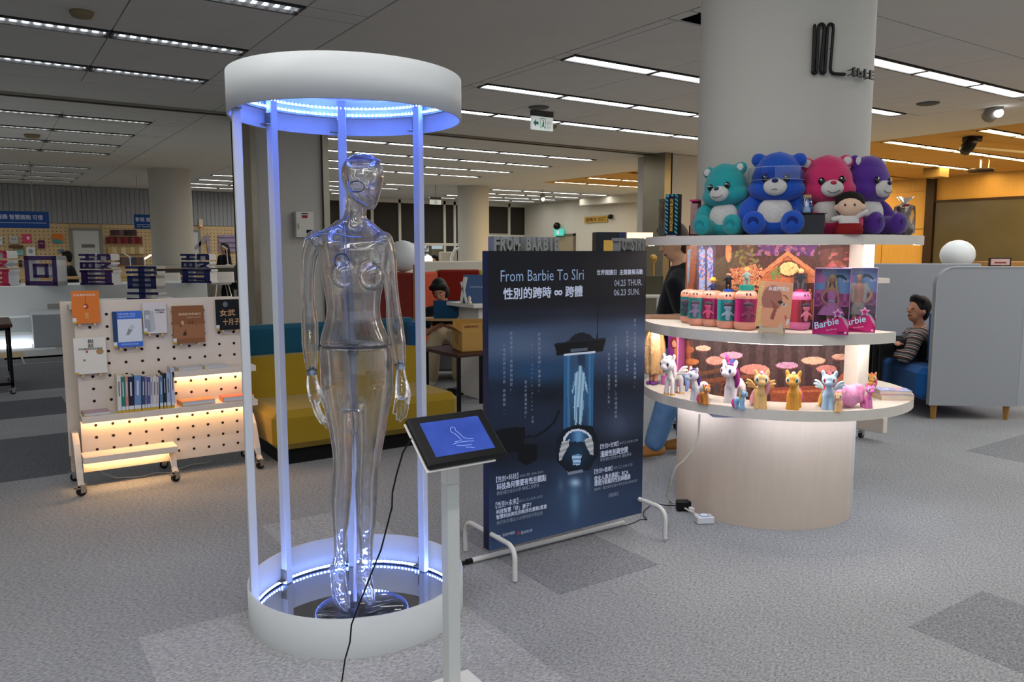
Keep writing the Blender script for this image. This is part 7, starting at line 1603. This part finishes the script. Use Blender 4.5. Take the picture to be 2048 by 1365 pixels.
b = MB(); b.box(-.12, .12, -.03, .03, 0, .21, .004); o = b.build('desk_sign', M('olive_box', '#4a4634', .6)); q = PD(1304, 585, 8.9); o.location = (q.x, q.y, zt); o.rotation_euler = (0, 0, R(-34)); tag(o, 'dark olive box on the white desk behind the poster', 'box')
b = MB(); b.cyl((0, 0, 0), (0, 0, .15), .02, .016, 10); b.ell((0, 0, .19), (.05, .03, .05), 14, 10); o = b.build('desk_ornament', M('brass', '#a8843f', .4, metal=.6)); q = PD(1306, 548, 8.95); o.location = (q.x, q.y, zt + .21); tag(o, 'brass round topped ornament on the olive box', 'ornament')
# castors of a rack behind the shelf
for px, py, lab in ((1722, 876, 'right'), (1352, 858, 'left')):
    q = PZ(px, py); t = thing('trolley', 'pale rack foot on a black castor seen past the %s side of the shelf base' % lab, 'castor', (q.x, q.y, 0)); b = MB(); b.box(-.03, .03, -.2, .2, .075, .2 if lab == 'right' else .12, .004); b.build('foot', rw, t); castor(t, 0, 0)

# ================================================================ far left: stepped platform with big characters
plw = M('platform_white', '#d3d9dc', .45, nz=.03)
pl = thing('stepped_platform', 'long white stepped platform with a glowing strip along its foot', 'platform', (0, 14.4, 0))
b = MB(); b.box(-3, .95, .08, .75, .05, .2); b.build('step', plw, pl); b = MB(); b.box(-3, .95, .55, 1.3, .0, .44, .004); b.build('step', plw, pl); b = MB(); b.box(-3, 3.45, 0.75 - .35, 2.6, .0, .93, .006); up_ = b
b = MB(); b.box(-3, 3.5, 1.0, 2.2, 0, .93, .006); b.build('top_block', plw, pl); b = MB(); b.box(.62, 1.25, -.1, 1.0, 0, .52, .006); b.build('end_block', M('block_grey', '#a3a9ae', .5), pl)
b = MB(); b.box(-3, .6, .02, .05, .015, .075); b.build('led_strip', M('floor_led', '#ffffff', .5, es=9, ecol='#eef5ff', nz=0), pl)
b = MB(); b.box(.9, 1.15, .992, 1.0, .42 + .12, .62); b.build('socket_plate', M('label_grey'), pl)
b = MB(); b.box(1.6, 2.7, -.35, .7, 0, .72, .006); o = b.build('plinth', plw); o.location = (0, 14.0, 0); tag(o, 'lower white plinth carrying the navy blue character in front', 'plinth')
side_w = M('letter_side', '#d8dbe0', .5)
SH = [(0, .5, .93, 1), (.2, .31, .78, 1), (.03, .47, .79, .86), (.02, .48, .67, .73), (.02, .48, .52, .57), (.02, .11, .52, .73), (.205, .29, .55, .7), (.39, .48, .52, .73), (.56, .94, .93, 1), (.55, .67, .79, .96), (.83, .96, .79, .96), (.55, .96, .66, .73), (0, 1, .40, .47), (.04, .24, 0, .47), (.76, .96, 0, .47), (.2, .8, .26, .33), (.2, .8, .12, .19), (.0, 1, 0, .07)]
SHP = [((.80, .67), (.95, .67), (.72, .52), (.55, .52)), ((.58, .63), (.70, .63), (.99, .52), (.86, .52))]
CH = [(.0, .98, .93, 1), (.02, .98, .79, .86), (.40, .60, 0, 1), (.05, .95, .65, .72), (.05, .95, .35, .43), (.05, .22, .35, .72), (.78, .95, .35, .72), (.2, .8, .5, .57), (0.02, 1, .18, .25), (0, 1, 0, .08)]
HU = [(0, 1, .86, 1), (0, 1, 0, .15), (0, .14, 0, 1), (.86, 1, 0, 1), (.26, .74, .63, .74), (.26, .74, .26, .37), (.26, .38, .26, .74), (.62, .74, .26, .74)]
def big_char(bars, polys, px0, px1, py0, Yd, col, label, z0):
    c = PD((px0 + px1) / 2, 560, Yd); top = PD((px0 + px1) / 2, py0, Yd).z; w = (px1 - px0) / 1570 * Yd * 1.03; h = top - z0
    t = thing('big_character', label, 'letter', (c.x, c.y, z0), R(-46))
    for nm, y0, y1, m in (('side', .004, .22, side_w), ('face', 0, .004, paint(col, .45))):
        k = MB(); k.T = Matrix(((w, 0, 0, -w / 2), (0, 0, -1, 0), (0, h, 0, 0), (0, 0, 0, 1)))
        for x0, x1, z_0, z_1 in bars: k.prism([(x0, z_0), (x1, z_0), (x1, z_1), (x0, z_1)], -y1, -y0)
        for P in polys: k.prism(P, -y1, -y0)
        k.build(nm, m, t)
zt = .932
big_char(SH, SHP, -46, 24, 502, 13.2, '#8f1238', 'big crimson Chinese character cut off by the left picture edge', zt)
big_char(HU, (), 46, 119, 512, 13.2, '#2a1248', 'big purple square shaped Chinese character on the white platform', zt)
big_char(SH, SHP, 156, 230, 508, 13.5, '#2c1450', 'big purple many stroked Chinese character beside the square one', zt)
big_char(CH, (), 248, 318, 533, 12.45, '#0a1c56', 'big navy Chinese character standing lower and in front, above the rack', .722)
big_char(SH, SHP, 360, 425, 508, 14.3, '#0c1a58', 'big navy many stroked Chinese character at the right end of the platform', zt)
# cart at the left edge
t = thing('side_table', 'black framed rolling table with a brown top at the left picture edge', 'table', (0, 0, 0)); xr, vf = .22, 9.73
zt = PV(26, 655, vf).z
b = MB(); b.box(-1.0, xr + .02, vf - .02, vf + 1.05, zt, zt + .035, .004); b.build('tabletop', wood('dark_top', '', ''), t)
for y in (vf, vf + 1.0):
    b = MB(); b.box(xr - .03, xr, y - .015, y + .015, .06, zt); b.build('leg', black_metal, t); castor(t, xr - .015, y)
b = MB(); b.box(-1, xr, vf - .015, vf + .015, .1, .13); b.box(-1, xr, vf - .015, vf + .015, zt - .03, zt); b.box(xr - .03, xr, vf, vf + 1, .1, .13); b.build('rail', black_metal, t)

# ---------------------------------------------------------------- far wall: doors, signs, books
dw = M('door_grey', '#b9bcb8', .5)
def wall_rect(px0, px1, py0, py1, v=VB - .03): a = PV(px0, py1, v); b_ = PV(px1, py0, v); return a.x, b_.x, a.z, b_.z
D1 = MB(); D1.box(2.33, 3.04, VB - .04, VB + .03, 0, 2.13, .004); D = struct('door_2', D1, dw)
f = MB()
for a, b_, c, d in ((2.25, 2.33, 0, 2.2), (3.04, 3.12, 0, 2.2), (2.33, 3.04, 2.13, 2.2)): f.box(a, b_, VB - .06, VB + .03, c, d)
f.build('door_frame', M('frame_grey', '#7d7c74', .5), D); f = MB(); f.box(2.55, 2.9, VB - .05, VB - .04, 1.62, 1.72); f.build('door_plate', M('plate_grey', '#6d6a66', .4), D)
D1 = MB(); D1.box(5.2, 5.88, VB - .04, VB + .03, 0, 2.13, .004); D = struct('door_3', D1, dw); f = MB(); f.box(5.1, 5.2, VB - .06, VB + .03, 0, 2.2); f.box(5.88, 5.95, VB - .06, VB + .03, 0, 2.2); f.box(5.2, 5.88, VB - .06, VB + .03, 2.13, 2.2); f.build('door_frame', M('frame_grey'), D)
for (x0, x1, y0, y1, v, lines, lab) in ((-60, 97, 424, 455, 20., (('知識學習服務 智慧諮詢 可借', .1),), 'long blue hanging sign with white lettering at the left edge'), (269, 312, 430, 458, 22., (('影視 閱覽', .1),), 'shorter blue hanging sign partly hidden by the far pillar')):
    a = PV(x0, y1, v); b_ = PV(x1, y0, v); w = b_.x - a.x; h = b_.z - a.z; t = thing('hanging_sign', lab, 'sign', ((a.x + b_.x) / 2, v, a.z)); b = MB(); b.box(-w / 2, w / 2, -.02, .02, 0, h, .003); b.build('panel', paint('#1d4a94', .45), t)
    for ln, _ in lines: text('lettering', ln, UPX((-w / 2 + w * .06, -.022, h * .5)), M('sign_ink', '#c9d4ea', .5), t, w=w * .86, h=h * .3, offset=.02)
    b = MB(); b.box(-w / 2 + .05, w / 2 - .05, -.023, -.02, h * .3, h * .33); b.build('rule', M('sign_ink'), t)
    if x0 > 0: text('lettering', 'AV Reading', UPX((-w / 2 + w * .1, -.022, h * .08)), M('sign_ink'), t, w=w * .7, h=h * .16)
    b = MB(); b.cyl((-w * .3, 0, h), (-w * .3, 0, ZC - a.z), .008, None, 6); b.cyl((w * .3, 0, h), (w * .3, 0, ZC - a.z), .008, None, 6); b.build('hanger', steel_br, t)
wall_books = [(0, 4, 474, 490, '#c9cdcf', 'white book at the left picture edge on the far peg wall'), (19, 36, 473, 488, '#b5b4b0', 'pale open book above the brown ledge on the far peg wall'), (46, 61, 469, 486, '#d03a68', 'hot pink book with a white patch on the far peg wall'), (77, 89, 481, 497, '#5a1f4a', 'small dark plum book on the far peg wall'), (106, 125, 468, 487, '#c9702a', 'orange book with a teal corner left of the far door'), (53, 70, 494, 512, '#d5d8d8', 'white card with a round picture on the far peg wall'), (30, 46, 500, 511, '#7fb5b8', 'pale teal book low on the far peg wall'), (119, 128, 499, 506, '#3f6a9c', 'small blue card above the person in the dark sweater'), (38, 44, 521, 534, '#2a2628', 'small black box left of the square character')]
for x0, x1, y0, y1, c, lab in wall_books:
    a, b_, c0_, d = wall_rect(x0, x1, y0, y1, VB - .06); t = thing('wall_book', lab, 'book', ((a + b_) / 2, VB - .005, c0_)); w = (b_ - a) / 2; h = d - c0_
    b = MB(); b.box(-w, w, -.05, 0, 0, h, .003); b.build('cover', paint(c, .5), t); b = MB()
    if 'pink' in lab: b.poly([(0, -.051, h * .4), (w * .7, -.051, h * .4), (w * .7, -.051, h * .75), (0, -.051, h * .75)], '#d8d0d0')
    elif 'orange' in lab: b.poly([(-w, -.051, 0), (w, -.051, 0), (w, -.051, h * .22), (-w * .3, -.051, h * .5), (-w, -.051, h * .4)], '#4a8a8c')
    elif 'round' in lab: b.poly([(w * .5 * math.cos(k * .5), -.051, h * .5 + w * .6 * math.sin(k * .5)) for k in range(13)], '#8a9a9a')
    else: b.poly([(-w * .6, -.051, h * .55), (w * .6, -.051, h * .55), (w * .6, -.051, h * .7), (-w * .6, -.051, h * .7)], '#8f8a86')
    b.build('cover_print', print_mat(.5), t)
a, b_, c0_, d = wall_rect(18, 46, 491, 496, VB - .1); b = MB(); b.box(a, b_, VB - .12, VB - .002, c0_, d); tag(b.build('wall_ledge', M('ledge_brown', '#5a3d28', .6)), 'narrow brown ledge under the open book on the far peg wall', 'shelf')
rows = [(222, 274, 460, 472, 6, ('#3a2a2e', '#4a3034', '#6a5050', '#2a2226'), 'top'), (213, 285, 474, 488, 10, ('#5a1f24', '#7a2a2a', '#4a1a22', '#8a3a34'), 'second'), (216, 288, 495, 508, 8, ('#b59a6a', '#c9b48a', '#a8905f', '#d0c0a0'), 'third'), (236, 288, 515, 530, 7, ('#4a3f44', '#6a5048', '#5a5050', '#3a4a7a'), 'bottom')]
for x0, x1, y0, y1, n, cs, rn in rows:
    for i in range(n):
        xa = x0 + (x1 - x0) * i / n; a, b_, c0_, d = wall_rect(xa, xa + (x1 - x0) / n - .8, y0, y1, VB - .05); col = cs[i % len(cs)]
        b = MB(); b.box(a, b_, VB - .05, VB - .002, c0_, d, .003); o = b.build('disc_case', paint(col, .5)); tag(o, '%s disc case from the left in the %s row on the peg wall' % (ORD[i], rn), 'case', 'disc cases, %s row on the far wall' % rn)
    a, b_, c0_, d = wall_rect(x0 - 1, x1 + 1, y1, y1 + 1.5, VB - .05); b = MB(); b.box(a, b_, VB - .07, VB - .002, c0_, d); o = b.build('disc_ledge', M('ledge_tan', '#8f7448', .6)); tag(o, 'thin wooden ledge under the %s row of disc cases' % rn, 'shelf')
plaid = M('plaid_cloth', '#8f8496', .9, nz=.5, ns=6)
for pts, lab in (([(389, 494), (414, 470), (419, 470), (421, 504), (416, 505), (413, 480), (392, 500)], 'folded grey scarf hung on the far wall right of the far pillar'), ([(437, 470), (476, 470), (476, 504), (437, 504)], 'grey and violet plaid cloth hung on the far wall')):
    k = MB(); P = [PV(x, y, VB - .05) for x, y in pts]; k.T = Matrix(((1, 0, 0, 0), (0, 0, 1, VB - .06), (0, 1, 0, 0), (0, 0, 0, 1))); k.prism([(p.x, p.z) for p in P], 0, .03); o = k.build('hanging_cloth', plaid); tag(o, lab, 'cloth')
    if len(pts) == 4:
        s = MB(); 
        for q in (.2, .5, .8): s.box(P[0].x, P[1].x, VB - .064, VB - .06, P[3].z + (P[0].z - P[3].z) * q, P[3].z + (P[0].z - P[3].z) * (q + .07))
        s.build('stripe', M('stripe_violet', '#5d4a7a', .9), o)
p = PV(402, 446, VB - .1); b = MB(); b.box(-.06, .06, 0, .06, -.12, .12, .004); o = b.build('wall_sensor', M('sensor_cream', '#c9bfa0', .5)); o.location = (p.x, VB - .1, p.z); tag(o, 'small cream sensor on the corrugated wall right of the far pillar', 'sensor'); b = MB(); b.ell((0, -.005, -.1), .02, 8, 6); b.build('red_lamp', M('red_glow', '#c03020', .5, es=2, ecol='#ff4a30', nz=0), o)
# counter, stools, lamps
t = thing('counter', 'pale grey counter in front of the far pillar', 'counter', (0, 19.3, 0)); a = PV(295, 533, 18.8); b_ = PV(476, 533, 18.8); a_z = a.z
b = MB(); b.box(a.x, b_.x + 1.2, -.5, .3, a.z - .06, a.z, .005); b.build('worktop', M('counter_grey', '#a8a69c', .5), t); b = MB(); b.box(a.x + .2, b_.x + 1, -.1, .2, 0, a.z - .06); b.build('front', M('counter_front', '#8b8a86', .6), t)
for px, lab in ((334, 'white shell bar stool at the far counter, left one'), (442, 'white shell bar stool at the far counter, middle one'), (492, 'white shell bar stool at the far counter, beside the steel column')):
    q = PV(px, 560, 17.9); t = thing('bar_stool', lab, 'stool', (q.x, 17.9, 0), 0, 'white bar stools'); z = .78
    b = MB(); b.loft([(0, 0, z, .2, .18), (0, 0, z + .05, .24, .22), (0, 0, z + .09, .25, .23)], 20); b.loft([(0, -.2, z + .05, .24, .04), (0, -.22, z + .28, .22, .03)], 16); b.build('seat', white, t)
    for sx, sy in ((-1, -1), (1, -1), (-1, 1), (1, 1)): b = MB(); b.cyl((sx * .26, sy * .24, 0), (sx * .12, sy * .12, z), .014, None, 8); b.build('leg', chrome, t)
for px, py, Y, lab, lit in ((290, 530, 0, 'white desk lamp with a glowing head, left of the far pillar', 1), (262, 528, 0, 'thin white desk lamp above the purple character', 0), (456, 530, 19.0, 'white post lamp at the far counter near the capsule', 0)):
    q = PD(px, py, Y) if Y else PV(px, py, 18.25); q.z = .99 if not Y else a_z; s = 1.; t = thing('desk_lamp', lab, 'lamp', q, R(-34)); top = .36 if lit else .38
    b = MB(); b.lathe([(0, 0), (.06, 0), (.06, .012), (0, .012)], n=14); b.cyl((0, 0, 0), (-.02 if not lit else 0, 0, top), .012, None, 8); b.build('post', white, t)
    b = MB(); b.cyl((0, 0, top), (.14 if lit else -.12, 0, top + .08), .018, None, 8); b.build('head', M('lamp_glow', '#ffffff', .5, es=4, ecol='#ffd9a0', nz=0) if lit else white, t)
t = thing('chair', 'red backed chair under the person in the dark sweater', 'chair', (*PD(140, 575, 17.2)[:2], 0)); b = MB(); b.box(-.2, .2, -.2, .2, .42, .47, .01); b.build('seat', paint('#8f1f1c', .5), t); b = MB(); b.box(-.2, .2, .18, .22, .5, .95, .01); b.build('backrest', paint('#8f1f1c', .5), t)
for sx, sy in ((-1, -1), (1, -1), (-1, 1), (1, 1)): b = MB(); b.cyl((sx * .18, sy * .18, 0), (sx * .18, sy * .18, .42), .014, None, 8); b.build('leg', black_metal, t)
t = thing('reading_table', 'long wooden reading table behind the platform', 'table', (2.2, 18.3, 0)); b = MB(); b.box(-2, 2.2, -.4, .4, .95, .99, .004); b.build('tabletop', wood('ply_top', '', ''), t)
for x in (-1.6, 0, 1.8): b = MB(); b.box(x - .03, x + .03, -.35, .35, 0, .95); b.build('leg', black_metal, t)

# ================================================================ hanging gear on the right ceiling
def spot(label, px, py, v, on_=False, s=1.):
    p = PV(px, py, v); t = thing('spotlight', label, 'spotlight', p); b = MB(); b.cyl((0, 0, .07 * s), (.0, 0, ZC - p.z), .01, None, 8); b.build('arm', steel_br, t)
    b = MB(); b.T = Matrix.Rotation(R(60), 4, Vector((_c, -_s, 0))); b.lathe([(0, .09 * s), (.05 * s, .08 * s), (.065 * s, -.03 * s), (.06 * s, -.09 * s), (.05 * s, -.06 * s), (0, -.05 * s)], n=18); b.build('head', M('spot_grey', '#8a8680', .4) if on_ else black_pl, t)
    if on_: b = MB(); b.ell((-.03 * s, -.06 * s, -.03 * s), .038 * s, 14, 10); b.build('bulb', M('spot_bulb', '#ffffff', .5, es=8, ecol='#f4fbff', nz=0), t)
spot('lit spotlight hanging from the ceiling at the upper right', 1987, 222, 5.4, True, 1.5)
spot('far lit spotlight hanging over the white wall', 1085, 396, 20.3, True, 1.6)
spot('black ceiling spotlight under the warm lights on the right', 1938, 291, 6.9, False, 1.6)
b = MB(); p = PV(1945, 272, 6.9); b.box(-.12, .12, -.1, .1, -.1, .1, .01); o = b.build('camera_box', black_pl); o.location = p; o.rotation_euler = (0, 0, R(-34)); tag(o, 'black boxy camera mounted above the spotlight on the right', 'camera'); b = MB(); b.cyl((0, 0, .1), (0, 0, ZC - p.z), .02, None, 8); b.build('rod', black_metal, o)
t = thing('projector', 'dark flat projector hanging on a thin pole at the right', 'projector', PV(1961, 341, 8.3), R(-34)); b = MB(); b.loft([(0, 0, -.035, .2, .16), (0, 0, .0, .24, .19), (0, 0, .035, .22, .17)], 20, True, 3.5); b.build('body', M('projector_dark', '#241a14', .5), t); b = MB(); z_ = ZC - PV(1961, 341, 8.3).z; b.cyl((0, 0, .03), (0, 0, z_), .018, None, 8); b.build('pole', white, t); b = MB(); b.tube([(.16, 0, .03), (.18, .02, .2), (.12, 0, .28), (.22, .02, .36), (.16, 0, z_)], .012, 6); b.build('cable', M('cable_cream', '#d8c8a0', .5), t)
b = MB(); p = PV(1873, 325, 9.9); b.box(-.2, .2, -.2, .2, 0, .22, .01); o = b.build('ceiling_unit', M('unit_tan', '#8f7440', .6)); o.location = (p.x, 9.9, ZC - .22); tag(o, 'small tan ceiling unit among the warm strip lights on the right', 'unit')
b = MB(); q0 = PV(1950, 270, 7.1); b.cyl((q0.x, 7.1, ZC - .12), (q0.x + 6, 6.3, ZC - .12), .025, None, 8); tag(b.build('ceiling_rail', M('cable_cream')), 'cream rail under the ceiling running to the right edge', 'rail')
# warm light over the wooden wall
for v_ in (4.5, 8.5, 12.5): area('warm_row_light', (17., v_, ZC - .03), (6, .25), 230, (1, .70, .34))
area('warm_row_light', (14.5, 17, ZC - .03), (5, .25), 150, (1, .78, .48))
bpy.data.scenes.remove(TMP)
